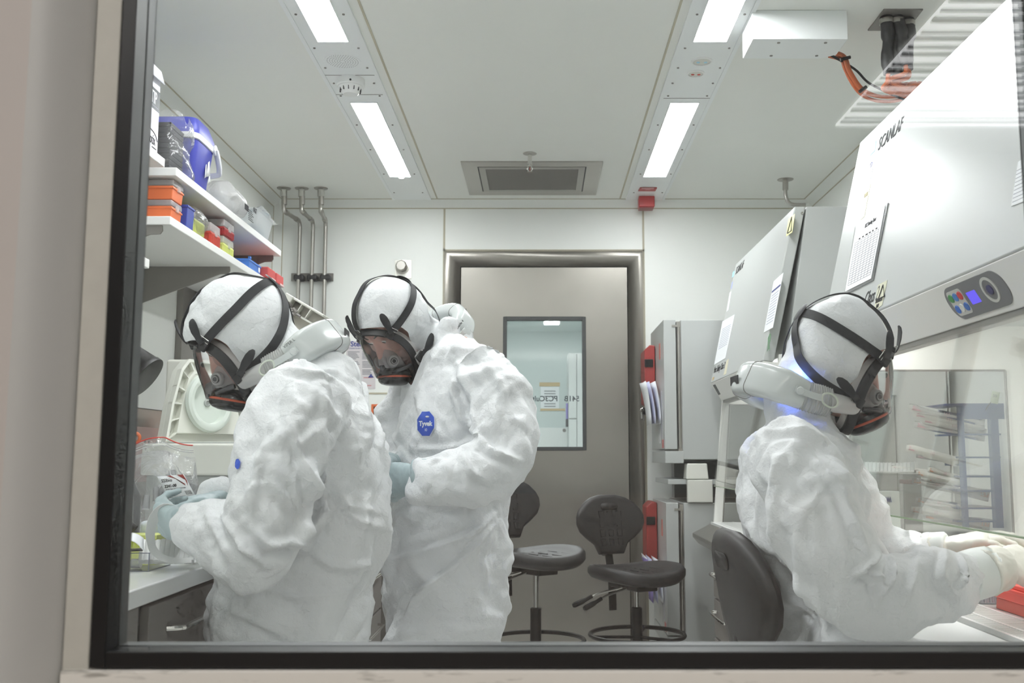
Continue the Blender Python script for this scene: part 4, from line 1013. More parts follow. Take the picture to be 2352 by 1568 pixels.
obj('round_label', MB().lathe([(0, .0005), (.012, .0005), (.012, 0)], zto((-1.2595, 4.40, zB+.022), (1, 0, 0)), 16), PAPER, br)
REDF = mat('red_foam', rgb(190, 76, 74), .7, bump=('noise', 400, .4, .001))
for i, (y, dz) in enumerate(((4.52, 0), (4.67, 0))):
    t = thing('foam_rack', ('red foam tube rack next to the blue tray rack', 'red foam tube rack at the far end of the lower shelf')[i], 'foam rack', (-1.30, y, zB), 'red foam racks')
    o = obj('block', MB().box((-1.37, y-.06, zB), (-1.235, y+.065, zB+.05)), REDF, t, bevel=.006, seg=3)
    obj('drip_edge', MB().box((-1.30, y+.0, zB-.0), (-1.232, y+.067, zB+.010)), mat('pink_foam_%d' % i, rgb(222, 190, 190), .7), t, bevel=.003)
# blob-like bags
def crumple(mb, amp, sc, seed=0):
    for i, p in enumerate(mb.v):
        q = p*sc+Vector((seed*3.1, seed*1.7, seed))
        mb.v[i] = p+Vector((mnoise.noise(q), mnoise.noise(q+Vector((9, 2, 5))), mnoise.noise(q+Vector((3, 8, 1)))))*amp
    return mb
def bag(c, sx, sy, sz, amp=.012, sc=22, seed=0, n=40, flat=2.6, neck=0.):
    def f(u, v):
        a = 2*PI*u; h = v
        prof = (math.sin(PI*min(max(h, .0), 1)))**(1/flat)
        ca, sa = math.cos(a), math.sin(a); k = (abs(ca)**3+abs(sa)**3)**(-1/3)
        nk = 1-neck*max(0, h-.6)/.4
        return Vector((c[0]+sx/2*ca*k*prof*nk, c[1]+sy/2*sa*k*prof*nk, c[2]+sz*h))
    return crumple(MB().grid(f, n, n//2, closeu=True), amp, sc, seed)
gb = thing('tip_bag', 'clear bag holding a yellow-green tip rack between the blue and red boxes', 'bag', (-1.32, 3.655, zB))
obj('film', bag((-1.325, 3.655, zB), .14, .15, .125, .006, 30, 2), CLEARB, gb)
tip_box('tip_rack', 'yellow-green tip rack inside the clear bag on the lower shelf', (-1.325, 3.65, zB+.012), YELLOWG, lid=False, sx=.10, sy=.11, h=.055, ribs=True)
# lettered carton
ct = thing('carton', 'white lettered carton with dark band at the left window edge', 'carton', (-1.40, 3.05, 2.137))
cz = 2.137; cx0, cx1, cy0, cy1, ch_ = -1.53, -1.275, 2.88, 3.225, .300
bx_ = obj('box', MB().box((cx0, cy0, cz), (cx1, cy1, cz+ch_)), mat('carton_card', rgb(232, 233, 240), .5), ct, bevel=.002)
obj('flap', MB().add([(cx1, cy0, cz+ch_), (cx1, cy1, cz+ch_), (cx1+.012, cy1+.004, cz+ch_-.045), (cx1+.018, cy0, cz+ch_-.06)], [(0, 1, 2, 3)]), MATS['carton_card'], ct, solid=.003)
obj('dark_band', MB().box((cx1, cy0, cz+.155), (cx1+.0008, cy1-.001, cz+.225)), mat('charcoal_print', rgb(62, 66, 70), .4), bx_)
text('carton_lettering', 'uTIP', .062, (cx1+.001, cy1-.094, cz+.172), (0, 1, 0), (0, 0, 1), PAPER, bx_, sx=.58)
obj('small_lettering', MB().box((cx1, cy1-.094, cz+.162), (cx1+.0012, cy1-.012, cz+.166)), GINK, bx_)
text('brand_lettering', 'Biotix', .050, (cx1+.001, cy1-.094, cz+.035), (0, 1, 0), (0, 0, 1), INK, bx_, sx=.58)
obj('small_lettering', MB().box((cx1, cy1-.05, cz+.024), (cx1+.0012, cy1-.014, cz+.027)), INK, bx_)
arc = [(cx1+.0015, cy1-.07+.06*math.sin(a), cz+.05+.03*math.cos(a)) for a in np.linspace(-.2, 1.5, 10)]
obj('brand_arc', MB().tube(arc, .0012, 5), INK, bx_)
wb_ = thing('plastic_bag', 'white crumpled bag on top of the lettered carton', 'bag', (-1.38, 3.1, cz+ch_))
obj('film', bag((-1.40, 3.05, cz+ch_+.016), .20, .26, .17, .012, 20, 5), mat('white_bag_film', rgb(225, 228, 230), .4), wb_)
# black stack in a clear bag
bsx = thing('plate_stack', 'stack of black trays in a clear bag beside the blue cooler', 'tray stack', (-1.36, 3.43, zA))
for k in range(9):
    obj('tray', slab(Vector((-1.385, 3.425, zA+.002)), .20, .13, .019*k, .019*k+.016, .97), mat('black_tray_%d' % k, rgb(26, 29, 34), .4), bsx, bevel=.002)
def bagf(u, v):
    a = 2*PI*u; ca, sa = math.cos(a), math.sin(a); k = (abs(ca)**6+abs(sa)**6)**(-1/6)
    g_ = 1+.12*max(0, v-.8)/.2
    top = .20+.02*math.sin(5*a)
    sx_, sy_ = .115+.012*math.sin(9*v+a), .085+.022*max(0, 1-v)*(.6+.4*math.sin(4*a))
    return Vector((-1.375+sx_*ca*k, 3.445+sy_*sa*k, zA+.001+top*v))
obj('bag_film', crumple(MB().grid(bagf, 48, 14, closeu=True), .008, 26, 3), CLEARB, bsx)
# blue cooler
cooler = thing('cooler_box', 'blue cooler box with white band and swing handle on the upper shelf', 'cooler', (-1.36, 3.68, zA))
cc = Vector((-1.375, 3.655, zA))
def rr(sx, sy, r): return rounded_rect(sx, sy, r, 4)
def loftz(c, secs):
    mb = MB(); rings = []
    for sx, sy, r, z, dx in secs: rings.append([Vector((c.x+x+dx, c.y+y, c.z+z)) for x, y in rr(sx, sy, r)])
    n = len(rings[0]); vs = [p for q in rings for p in q]; m = len(rings)
    return mb.add(vs, [(r*n+i, r*n+(i+1) % n, (r+1)*n+(i+1) % n, (r+1)*n+i) for r in range(m-1) for i in range(n)]+[tuple(range(n-1, -1, -1)), tuple((m-1)*n+i for i in range(n))])
obj('body', loftz(cc, [(.18, .17, .03, .001, 0), (.19, .18, .03, .01, 0), (.225, .22, .035, .175, 0)]), BLUEC, cooler)
obj('white_band', loftz(cc, [(.228, .224, .035, .174, 0), (.236, .232, .035, .176, 0), (.236, .232, .035, .196, 0), (.228, .224, .035, .198, 0)]), WHITEP, cooler)
obj('lid', loftz(cc, [(.23, .226, .035, .197, 0), (.232, .228, .035, .215, 0), (.20, .17, .03, .262, 0), (.17, .13, .03, .27, 0)]), BLUEC, cooler)
hp = [cc+Vector((.122, -.02, .185)), cc+Vector((.128, .03, .15)), cc+Vector((.130, .10, .05)), cc+Vector((.118, .125, .02)), cc+Vector((.06, .128, .015)), cc+Vector((-.06, .128, .015))]
obj('handle', MB().sweep(smoothpath([cc+Vector((.122, .085, .186)), cc+Vector((.126, .100, .155)), cc+Vector((.126, .122, .115)), cc+Vector((.11, .132, .10)), cc+Vector((0, .134, .098)), cc+Vector((-.11, .132, .10))], 5), rounded_rect(.022, .012, .005, 2)), mat('pale_grey_plastic', rgb(206, 208, 214), .35), cooler)
obj('pivot', MB().lathe([(.02, 0), (.02, .008), (0, .01)], zto(cc+Vector((.115, .085, .186)), (1, 0, 0)), 16), MATS['pale_grey_plastic'], cooler)
m_ = MB()
for (y, z, a, b) in ((.045, .10, .02, .035), (.065, .07, .012, .02), (.02, .085, .01, .03)):
    m_.add([cc+Vector((.1035+.07*(z-.0)*0+z*.062, y-a, z-b)), cc+Vector((.1035+z*.062, y+a, z-b*.6)), cc+Vector((.1035+z*.062, y+a*.5, z+b)), cc+Vector((.1035+z*.062, y-a*.3, z+b*.7))], [(0, 1, 2, 3)])
obj('torn_sticker', m_, PAPER, cooler, solid=.0008)
# labelled bag and tub
lb_ = thing('plastic_bag', 'clear crumpled bag printed 0167 on the upper shelf', 'bag', (-1.34, 4.1, zA))
obj('film', bag((-1.345, 4.10, zA+.004), .19, .30, .15, .018, 16, 7, n=56, neck=.15), HAZYB, lb_)
obj('contents', bag((-1.35, 4.10, zA+.008), .12, .2, .09, .012, 20, 9), mat('white_pouch', rgb(226, 229, 230), .5), lb_)
text('bag_number', '0167', .030, (-1.235, 4.20, zA+.060), (0, 1, 0), (0, 0, 1), INK, lb_, sx=.8, fat=.001)
m_ = MB()
for k in range(6): m_.box((-1.2355, 4.13, zA+.05-.008*k), (-1.2345, 4.13+.05+.012*(k % 3), zA+.053-.008*k))
for k in range(14): m_.box((-1.2355, 4.075+.004*k, zA+.04), (-1.2345, 4.0765+.004*k, zA+.065))
obj('bag_print', m_, INK, lb_)
tb = thing('plastic_tub', 'translucent plastic tub at the far end of the upper shelf', 'tub', (-1.34, 4.48, zA))
tc_ = Vector((-1.345, 4.47, zA))
tw = MB(); secs = [(.14, .22, .02, .001), (.15, .24, .025, .02), (.18, .28, .03, .10), (.19, .29, .03, .102), (.20, .31, .03, .108)]
rings = [[Vector((tc_.x+x, tc_.y+y, tc_.z+z)) for x, y in rr(sx, sy, r)] for sx, sy, r, z in secs]; n = len(rings[0])
tw.add([p for q in rings for p in q], [(r*n+i, r*n+(i+1) % n, (r+1)*n+(i+1) % n, (r+1)*n+i) for r in range(len(rings)-1) for i in range(n)]+[tuple(range(n-1, -1, -1))])
TUB = clear('frosted_tub', tint=(.93, .95, .96, 1), opacity=.5, fres=.8, rough=.2, surf=(.90, .93, .95, 1))
obj('tub', tw, TUB, tb)
obj('rim_film', crumple(MB().grid(lambda u, v: Vector((tc_.x-.10+.205*u, tc_.y-.155+.31*v, tc_.z+.110+.012*math.sin(7*u+5*v))), 16, 20), .012, 24, 4), TUB, tb)
obj('contents', slab(tc_, .12, .19, .004, .05), mat('grey_blue_contents', rgb(176, 190, 200), .5), tb)
# ================================================================== things on the bench
# steel service panel on the left wall
sv = thing('wall_trunking', 'steel wall trunking with sockets on the left wall over the bench', 'wall trunking', (XL, 3.9, 1.0))
obj('panel', MB().box((XL, 2.4, 1.0), (XL+.05, 4.48, 1.345)), STEELV, sv, bevel=.002)
obj('top_cap', MB().box((XL, 2.4, 1.345), (XL+.065, 4.48, 1.352)), WHITEP, sv)
fp_ = obj('socket_plate', MB().box((XL+.05, 3.98, 1.05), (XL+.056, 4.3, 1.27)), mat('orange_reflection_steel', rgb(196, 170, 164), .35, .4), sv, bevel=.001)  # pinkish tint paints an orange reflection into the steel colour
m_ = MB()
for y in (4.06, 4.10, 4.18, 4.22):
    for z in (1.14, 1.2): m_.box((XL+.056, y, z), (XL+.0572, y+.008, z+.016))
obj('socket_holes', m_, DKGREY, fp_)
# centrifuge with open lid
CR = mat('cream_instrument_plastic', rgb(222, 223, 214), .4)
CD = mat('grey_instrument_plastic', rgb(170, 174, 170), .45)
cf = thing('centrifuge', 'white benchtop centrifuge with its round lid standing open', 'centrifuge', (-1.02, 3.15, BZ))
cx_, cy_ = -1.01, 3.19
def drum(r0, z0, r1, z1): 
    mb = MB(); n = 40; rings = []
    for r, z in ((r0, z0), (r1, z1)):
        pts = []
        for k in range(n):
            a = 2*PI*k/n; ca, sa = math.cos(a), math.sin(a); kk = (abs(ca)**3.4+abs(sa)**3.4)**(-1/3.4)
            pts.append(Vector((cx_+r*ca*kk, cy_+r*.95*sa*kk, z)))
        rings.append(pts)
    mb.add(rings[0]+rings[1], [(i, (i+1) % n, n+(i+1) % n, n+i) for i in range(n)]+[tuple(range(n-1, -1, -1)), tuple(n+i for i in range(n))]); return mb
obj('lower_body', drum(.205, BZ+.004, .205, 1.095), CD, cf, bevel=.004)
obj('upper_body', drum(.222, 1.095, .218, 1.19), CR, cf, bevel=.008, seg=3)
obj('bowl', MB().lathe([(.17, .0), (.17, .004), (.15, .006), (.15, .001)], Matrix.Translation((cx_, cy_, 1.19)), 36, caps=False), CD, cf)
hp_ = at(392, 1012, 3.28)
nx = Vector((.80, -.58, .12)).normalized(); ux = Vector((.58, .80, 0)).normalized(); vz = nx.cross(ux); vz = -vz if vz.z < 0 else vz
LM = basis(at(375, 1016, 3.28), ux, vz, nx)
lo_ = [(0, 0), (.03, .13), (.07, .25), (.10, .285), (.26, .285), (.30, .25), (.34, .12), (.36, 0)]
ld = obj('lid', MB().prism(lo_, -.045, -.012, lambda u, v, w: LM @ Vector((u, v, w))), CR, cf, bevel=.006)
lip = MB()
for k in range(len(lo_)-1):
    p, q = lo_[k], lo_[k+1]; c_ = (.18, .12)
    def ins(p, t=.10): return (p[0]+(c_[0]-p[0])*t, p[1]+(c_[1]-p[1])*t)
    lip.prism([p, q, ins(q, .06), ins(p, .06)], -.014, .012, lambda u, v, w: LM @ Vector((u, v, w)))
    lip.prism([ins(p, .24), ins(q, .24), ins(q, .30), ins(p, .30)], -.014, .012, lambda u, v, w: LM @ Vector((u, v, w)))
    for f in (.0, .5) if k in (0, 1, 5, 6) else (0.,):
        m0 = lerp2(p, q, f); m1 = lerp2(p, q, f+.05); lip.prism([m0, m1, ins(m1, .28), ins(m0, .28)], -.014, .010, lambda u, v, w: LM @ Vector((u, v, w)))
obj('lid_ribs', lip, CR, ld)
obj('lid_face', MB().prism([(p[0]+(.18-p[0])*.26, p[1]+(.12-p[1])*.26) for p in lo_], -.014, .010, lambda u, v, w: LM @ Vector((u, v, w))), CR, ld)
obj('lid_ring', MB().lathe([(.086, .010), (.092, .022), (.088, .034), (.078, .038), (.066, .034), (.062, .012), (0, .011)], LM @ Matrix.Translation((.165, .135, 0)) @ Matrix.Scale(1.12, 4, (0, 1, 0)), 40), mat('pale_green_seal', rgb(208, 216, 208), .45), ld)
obj('lid_hub', MB().lathe([(.006, .012), (.009, .018), (.012, .016), (.013, .011)], LM @ Matrix.Translation((.165, .135, 0)), 16), CD, ld)
# white instrument behind with dark strip
wi = thing('instrument', 'white boxy instrument with black strip behind the open centrifuge', 'instrument', (-1.1, 4.2, BZ))
obj('case', MB().box((-1.5, 4.0, BZ), (-1.0, 4.4, 1.32)), WHITEP, wi, bevel=.008)
obj('black_strip', MB().box((-1.48, 3.995, 1.30), (-1.05, 4.01, 1.36)), BLACK, wi)
obj('top_hood', MB().box((-1.40, 4.02, 1.36), (-1.02, 4.38, 1.46)), OFFW, wi, bevel=.03, seg=4)
# second instrument whose lid shows over the left person's collar
o2 = thing('open_instrument', 'tilted off-white instrument lid with latch behind the left person', 'instrument', (-.95, 3.75, BZ))
A_ = at(632, 716, 3.75); B_ = at(660, 673, 3.75); C_ = at(744, 722, 3.75); D_ = at(716, 778, 3.75)
ux = (C_-B_).normalized(); vv = (A_-B_); 
wd = Vector((0, 1, 0))
ol = MB()
def oq(u, v, w): return B_+(C_-B_)*u+(A_-B_)*v*1.0+wd*w
ol.add([oq(0, 0, 0), oq(1, 0, 0), oq(1, .12, 0), oq(0, .12, 0), oq(0, 0, .2), oq(1, 0, .2), oq(1, .12, .2), oq(0, .12, .2)], [(0,3,2,1),(4,5,6,7),(0,1,5,4),(1,2,6,5),(2,3,7,6),(3,0,4,7)])
obj('lid_rim', ol, OFFW, o2, bevel=.004)
obj('lid_side', MB().add([oq(-.02, 0, -.01), oq(.19, .0, -.01), oq(.19, 1.4, -.01), oq(-.02, 1.0, -.01), oq(-.02, 0, .2), oq(.19, 0, .2), oq(.19, 1.4, .2), oq(-.02, 1.0, .2)], [(0,3,2,1),(4,5,6,7),(0,1,5,4),(1,2,6,5),(2,3,7,6),(3,0,4,7)]), OFFW, o2, bevel=.004)
obj('lid_inner', MB().add([oq(.1, .1, .05), oq(.98, .1, .05), oq(.98, 2.2, .05), oq(.1, 2.2, .05)], [(0, 1, 2, 3)]), mat('beige_lid_inner', rgb(198, 194, 186), .5), o2, solid=.01)
rb = MB()
for u in (.42, .66): rb.add([oq(u, .1, -.0), oq(u+.02, .1, 0), oq(u+.02, .62, .0), oq(u, .62, .0), oq(u, .1, .06), oq(u+.02, .1, .06), oq(u+.02, .62, .06), oq(u, .62, .06)], [(0,3,2,1),(4,5,6,7),(0,1,5,4),(1,2,6,5),(2,3,7,6),(3,0,4,7)])
rb.add([oq(.16, .58, 0), oq(1, .58, 0), oq(1, .66, 0), oq(.16, .66, 0), oq(.16, .58, .06), oq(1, .58, .06), oq(1, .66, .06), oq(.16, .66, .06)], [(0,3,2,1),(4,5,6,7),(0,1,5,4),(1,2,6,5),(2,3,7,6),(3,0,4,7)])
obj('lid_ribs', rb, OFFW, o2)
lt = MB(); k0 = at(660, 702, 3.74); k1 = at(672, 716, 3.74)
lt.tube([at(655, 707, 3.74), at(668, 697, 3.74)], .012, 8); lt.tube([k0, k1], .008, 8)
for q in (((666, 714), (673, 708)), ((673, 708), (681, 717)), ((681, 717), (675, 723)), ((675, 723), (666, 714))): lt.tube([at(*q[0], 3.74), at(*q[1], 3.74)], .007, 6)
lt.tube([at(679, 720, 3.74), at(690, 727, 3.74)], .006, 6)
obj('latch', lt, mat('grey_latch', rgb(110, 106, 102), .4), o2)
obj('body', MB().box((-1.35, 3.58, BZ), (-.85, 3.98, 1.5)), OFFW, o2, bevel=.01)
# tilted black cylinder at the window edge
bcyl = thing('black_cylinder', 'tilted black cylinder poking out at the left window edge above the bench', 'instrument', (-1.15, 2.8, BZ))
ca_, cb2 = at(262, 812, 2.8), at(338, 868, 2.8)
obj('barrel', MB().lathe([(.0, 0), (.055, .0), (.058, .06), (.062, .115), (.064, .118), (.064, .130), (.056, .132), (0, .128)], zto(ca_+(ca_-cb2)*.1, cb2-ca_), 28), BLACK, bcyl)
obj('stand', MB().tube([ca_+Vector((-.02, .0, .0)), (ca_.x-.02, 2.8, BZ+.01)], .012, 10), BLACK, bcyl)
obj('foot', MB().lathe([(.08, 0), (.08, .012), (.02, .02)], Matrix.Translation((ca_.x-.02, 2.8, BZ)), 24), BLACK, bcyl)
# zip bag with label
zb_ = thing('zip_bag', 'clear zip bag with white product label standing on the bench', 'bag', at(385, 1200, 2.62))
Yz = 2.62
def zq(u, v):   # u across, v up
    xl = (304+(300-304)*v, 470+(443-470)*v)
    top = 1003+18*abs(u-.55)*2.2*1 - 6*math.sin(6*u); bot = 1218
    px = xl[0]+(xl[1]-xl[0])*u; py = bot+(top-bot)*v
    return px, py
def zface(s):
    def f(u, v):
        px, py = zq(u, v); bulge = .055*math.sin(PI*u)**.6*math.sin(PI*min(v/.86, 1))**.7 if v < .86 else 0
        p = at(px, py, Yz+s*bulge+.012*math.sin(5*u+3*v))
        q = p*20; p.y += .010*mnoise.noise(q); p.x += .004*mnoise.noise(q+Vector((5, 5, 5)))
        return p
    return f
zbm = MB().grid(zface(-1), 40, 44).grid(zface(1), 40, 44)
BAGC = clear('zip_bag_film', tint=(.995, .995, .995, 1), opacity=.13, fres=.7, rough=.10, surf=(.94, .96, .96, 1), bump=(14, .5, .03))
obj('film', zbm, BAGC, zb_)
def ztop(u, dv=0): p = at(*zq(u, 1-dv), Yz+.012*math.sin(5*u+3*(1-dv))-.001); return p
obj('red_zip', MB().tube([ztop(u) for u in np.linspace(0, 1, 24)], .0018, 6), REDINK, zb_)
for dv in (.06, .085): obj('zip_track', MB().tube([ztop(u, dv) for u in np.linspace(0, 1, 24)], .0014, 6), CLEARP, zb_)
LQ = [(361, 1094), (422, 1089), (449, 1138), (388, 1147)]
def lz(u, v, e=0.):
    a = lerp2(lerp2(LQ[0], LQ[1], u), lerp2(LQ[3], LQ[2], u), v); return at(a[0], a[1], Yz-.078-e)
lm_ = MB().grid(lambda u, v: lz(u, v), 6, 4); lbl = obj('product_label', lm_, PAPER, zb_, solid=.0004)
lx = (lz(1, .5)-lz(0, .5)).normalized(); ly = (lz(.5, 0)-lz(.5, 1)); ly = (ly-lx*ly.dot(lx)).normalized()
text('label_logo', 'SSIbio', .0125, lz(.04, .27, .001), lx, ly, INK, lbl, sx=.9)
text('label_code', '2241-00', .0100, lz(.06, .50, .001), lx, ly, INK, lbl, sx=.9, fat=.0003)
text('label_print', 'Screw Caps with Standard Loop', .0048, lz(.06, .60, .001), lx, ly, GINK, lbl, sx=.8)
text('label_print', 'Natural', .006, lz(.06, .68, .001), lx, ly, GINK, lbl)
lp_ = MB()
for v0, u1 in ((.77, .58), (.84, .40), (.93, .66)): lp_.add([lz(.06, v0, .001), lz(u1, v0, .001), lz(u1, v0+.02, .001), lz(.06, v0+.02, .001)], [(0, 1, 2, 3)])
obj('label_lettering', lp_, GINK, lbl)
sw = MB()
sw.add([lz(.36, .0, .001), lz(.5, -.0, .001), lz(.86, .42, .001), lz(.84, .5, .001), lz(.70, .22, .001)], [(0, 1, 2, 3, 4)])
sw.add([lz(.74, .0, .001), lz(.97, .0, .001), lz(.99, .3, .001), lz(.93, .52, .001), lz(.95, .25, .001)], [(0, 1, 2, 3, 4)])
obj('label_swoosh', sw, mat('maroon_ink', rgb(150, 58, 52), .5), lbl, solid=.0003)
bm_ = MB()
for k in range(13):
    u = .70+.019*k; w_ = .004+.006*((k*5) % 3)/2; bm_.add([lz(u, .72, .001), lz(u+w_, .72, .001), lz(u+w_, .90, .001), lz(u, .90, .001)], [(0, 1, 2, 3)])
obj('barcode', bm_, INK, lbl)
for k in range(9):      # pale caps and tubes inside the bag
    random.seed(40+k); p = at(330+random.random()*110, 1110+random.random()*85, Yz+.02*random.random())
    obj('tube_inside', MB().tube([p, p+Vector((random.uniform(-.02, .02), .01, .035))], [.010, .008], 10), clear('pale_tube_%d' % k, opacity=.5, rough=.2), zb_)
# bottle at the frame edge
bt = thing('bottle', 'clear bottle with white cap at the left window edge on the bench', 'bottle', (at(292, 1190, 2.5).x, 2.5, BZ))
bo = Vector((at(296, 1150, 2.5).x-.02, 2.5, BZ))
obj('body', MB().lathe([(0, .001), (.045, .001), (.047, .01), (.047, .15), (.030, .19), (.018, .205), (.018, .22)], Matrix.Translation(bo), 24), clear('bottle_plastic', opacity=.22, rough=.12), bt)
obj('cap', MB().lathe([(.024, .212), (.024, .240), (.022, .243), (0, .243)], Matrix.Translation(bo), 20), WHITEP, bt)
m_ = MB()
for k in range(4): m_.cbox(bo+Vector((.036, -.035, .06+.02*k)), (.010, .002, .006))
obj('label_print', m_, INK, bt)
# grey device, binder clips, racks, papers, clear tray
gd = thing('small_device', 'small rounded grey device behind the yellow-green rack on the bench', 'device', atz(332, 1262, BZ))
g0 = at(316, 1250, 2.42); g1 = at(362, 1196, 2.42)
obj('case', MB().box((g0.x, 2.42, BZ), (g1.x+.02, 2.52, g1.z)), mat('blue_grey_plastic', rgb(196, 202, 208), .4), gd, bevel=.012, seg=4)
obj('tab', MB().box((at(343, 1215, 2.4).x, 2.405, BZ), (at(346, 1215, 2.4).x, 2.42, at(343, 1214, 2.4).z)), WHITEP, gd)
bcx = thing('clamp_clip', 'black clip with brass catch beside the grey device', 'clip', at(300, 1215, 2.40))
p0 = at(300, 1219, 2.40)
obj('body', MB().tube(smoothpath([p0+Vector((-.02, 0, -.005)), p0+Vector((-.005, 0, .012)), p0+Vector((.010, 0, .004))], 4), .010, 10), BLACK, bcx)
obj('post', MB().box((p0.x-.015, 2.395, BZ), (p0.x-.003, 2.41, p0.z)), BLACK, bcx)
obj('catch', MB().cbox(p0+Vector((.006, -.01, -.014)), (.014, .006, .018)), mat('dull_brass', rgb(196, 186, 150), .35, .6), bcx)
yr = thing('tube_rack', 'yellow-green tube rack on the bench at the left window edge', 'tube rack', atz(325, 1285, BZ))
ya = at(272, 1227, 2.36); yb_ = at(364, 1227, 2.36)
rk = obj('tray', MB().box((ya.x, 2.345, BZ+.001), (yb_.x, 2.41, yb_.z-.002)), YELLOWG, yr, bevel=.002)
obj('lip', MB().box((ya.x, 2.340, yb_.z-.010), (yb_.x+.004, 2.415, yb_.z)), YELLOWG, yr, bevel=.001)
m_ = MB()
for k in range(14): x = ya.x+.006+k*.0078; m_.box((x, 2.3435, yb_.z-.028), (x+.0035, 2.3455, yb_.z-.012))
obj('embossing', m_, mat('lime_emboss', rgb(190, 204, 78), .4), rk)
wr = thing('strip_tubes', 'row of translucent white strip tubes lying on the bench', 'strip tubes', atz(400, 1290, BZ))
for k in range(11):
    px = 330+k*11.5; a = at(px, 1243+2*math.sin(k), 2.30); b = at(px-6, 1290, 2.24)
    obj('tube', MB().sweep([Vector((a.x, a.y, a.z)), Vector((b.x, b.y, max(b.z, BZ+.008)))], rounded_rect(.0125, .012, .004, 2)), clear('strip_tube_%d' % k, tint=(.98, .98, .98, 1), opacity=.85, fres=.5, rough=.25, surf=(.96, .97, .96, 1)), wr)
pp_ = thing('paper_scrap', 'curled white paper scrap with dark underside at the left window edge', 'paper', atz(300, 1280, BZ))
def pf(u, v): p = at(278+52*u, 1236+10*v+18*u*v, 2.26-.06*v); p.z += .012*math.sin(PI*u); return p
obj('sheet', MB().grid(pf, 8, 8), PAPER, pp_, solid=.001)
def pf2(u, v): p = at(278+50*u, 1262+5*v-3*u, 2.25-.03*v); return p
obj('dark_sheet', MB().grid(pf2, 6, 4), DKGREY, pp_, solid=.002)
ctb = thing('clear_tray', 'clear plastic tray holding a capped tube at the bench front', 'tray', atz(320, 1312, BZ))
CLT = clear('clear_tray_plastic', tint=(.985, .988, .99, 1), opacity=.06, fres=.45, rough=.06)
c0 = atz(349, 1309, BZ+.001)
tr = MB(); X1 = c0.x; Y0_ = c0.y-.02; X0 = X1-.22; Y1_ = Y0_+.13; hz = BZ+.040
tr.box((X0, Y0_, BZ), (X1, Y1_, BZ+.002)).box((X0, Y0_, BZ), (X1, Y0_+.002, hz)).box((X1-.002, Y0_, BZ), (X1, Y1_, hz)).box((X0, Y1_-.002, BZ), (X1, Y1_, hz))
obj('tray', tr, CLT, ctb)
ed = MB()
ed.tube([(X1, Y0_, BZ+.001), (X1, Y0_, hz)], .001, 5).tube([(X0, Y0_, hz), (X1, Y0_, hz), (X1, Y1_, hz)], .001, 5).tube([(X0, Y0_, BZ+.001), (X1, Y0_, BZ+.001), (X1, Y1_, BZ+.001)], .0008, 5)
obj('tray_edges', ed, mat('blue_grey_edge', rgb(120, 126, 140), .3), ctb)
tbx = thing('sample_tube', 'clear capped sample tube lying in the clear tray', 'tube', (X1-.09, Y0_+.05, BZ+.012))
obj('barrel', MB().tube([(X1-.20, Y0_+.045, BZ+.013), (X1-.055, Y0_+.045, BZ+.013)], .008, 12), clear('tube_plastic', opacity=.3, rough=.15), tbx)
obj('cap', MB().tube([(X1-.055, Y0_+.045, BZ+.013), (X1-.035, Y0_+.045, BZ+.013)], .0105, 12), clear('cap_plastic', opacity=.45, rough=.2, surf=(.9, .92, .96, 1)), tbx)
hk = thing('cable_hook', 'small orange hook with white plug beside the steel service panel', 'hook', at(310, 1000, 3.3))
obj('hook', MB().tube(smoothpath([at(306, 994, 3.3), at(316, 996, 3.3), at(321, 1004, 3.3), at(317, 1014, 3.3), at(300, 1022, 3.3)], 5), .0055, 8), ORANGEP, hk)
obj('plug', MB().cbox(at(303, 1005, 3.29), (.02, .02, .012)), WHITEP, hk, bevel=.002)
obj('lead', MB().tube([at(300, 1022, 3.3), at(296, 1100, 3.3), (at(296, 1100, 3.3).x, 3.3, BZ)], .005, 8), BLACK, hk)
# dark perforated cabinet between the two standing people, at the back
dp = thing('perforated_cabinet', 'dark perforated cabinet low between the two standing people', 'cabinet', (-.95, 5.5, 0))
pa, pb = at(840, 1306, 5.3), at(880, 1306, 5.3)
obj('case', MB().box((pa.x-.25, 5.3, .02), (pb.x+.06, 5.7, pa.z)), GREYMETAL, dp, bevel=.004)
obj('dark_front', MB().box((pa.x-.23, 5.29, .1), (pb.x-.01, 5.3, pa.z-.03)), mat('charcoal_panel', rgb(66, 66, 68), .5), dp)
m_ = MB()
for i in range(14):
    for k in range(8):
        m_.lathe([(0, .0006), (.006, .0006), (.006, 0)], zto((pb.x-.03-.03*k, 5.29, .2+.028*i), (0, -1, 0)), 6)
obj('perforations', m_, BLACK, dp)
# ================================================================== wares beyond the large cabinet's side window
Yq = 3.42
tab = thing('side_trolley', 'pale trolley between the two safety cabinets holding pipette packs', 'trolley', (1.35, 3.6, 0))
tz = .885
obj('top', MB().box((1.00, 3.24, tz-.02), (1.66, 3.98, tz)), OFFW, tab, bevel=.003)
for x in (1.03, 1.63):
    for y in (3.27, 3.95): obj('leg', MB().box((x-.015, y-.015, 0), (x+.015, y+.015, tz-.02)), STEELV, tab)
BLR = clear('blue_acrylic', tint=(.55, .64, .84, 1), opacity=.72, fres=.6, rough=.08, surf=(.10, .17, .40, 1))
rk = thing('pipette_rack', 'blue acrylic rack holding wrapped pipettes beyond the side window', 'rack', at(2250, 1200, Yq))
def qx(px, py, Y=Yq): return at(px, py, Y)
P_ = qx(2194, 926); Q_ = qx(2306, 950)
def bluebox(x0, x1, y0, y1, Ya, Yb):
    a, b = qx(x0, y0), qx(x1, y1); return MB().box((a.x, Ya, b.z), (b.x, Yb, a.z))
obj('left_post', bluebox(2198, 2226, 928, 1212, Yq, Yq+.006), BLR, rk)
obj('right_post', bluebox(2268, 2306, 940, 1212, Yq, Yq+.006), BLR, rk)
obj('top_panel', bluebox(2198, 2306, 926, 962, Yq-.004, Yq+.002), BLR, rk)
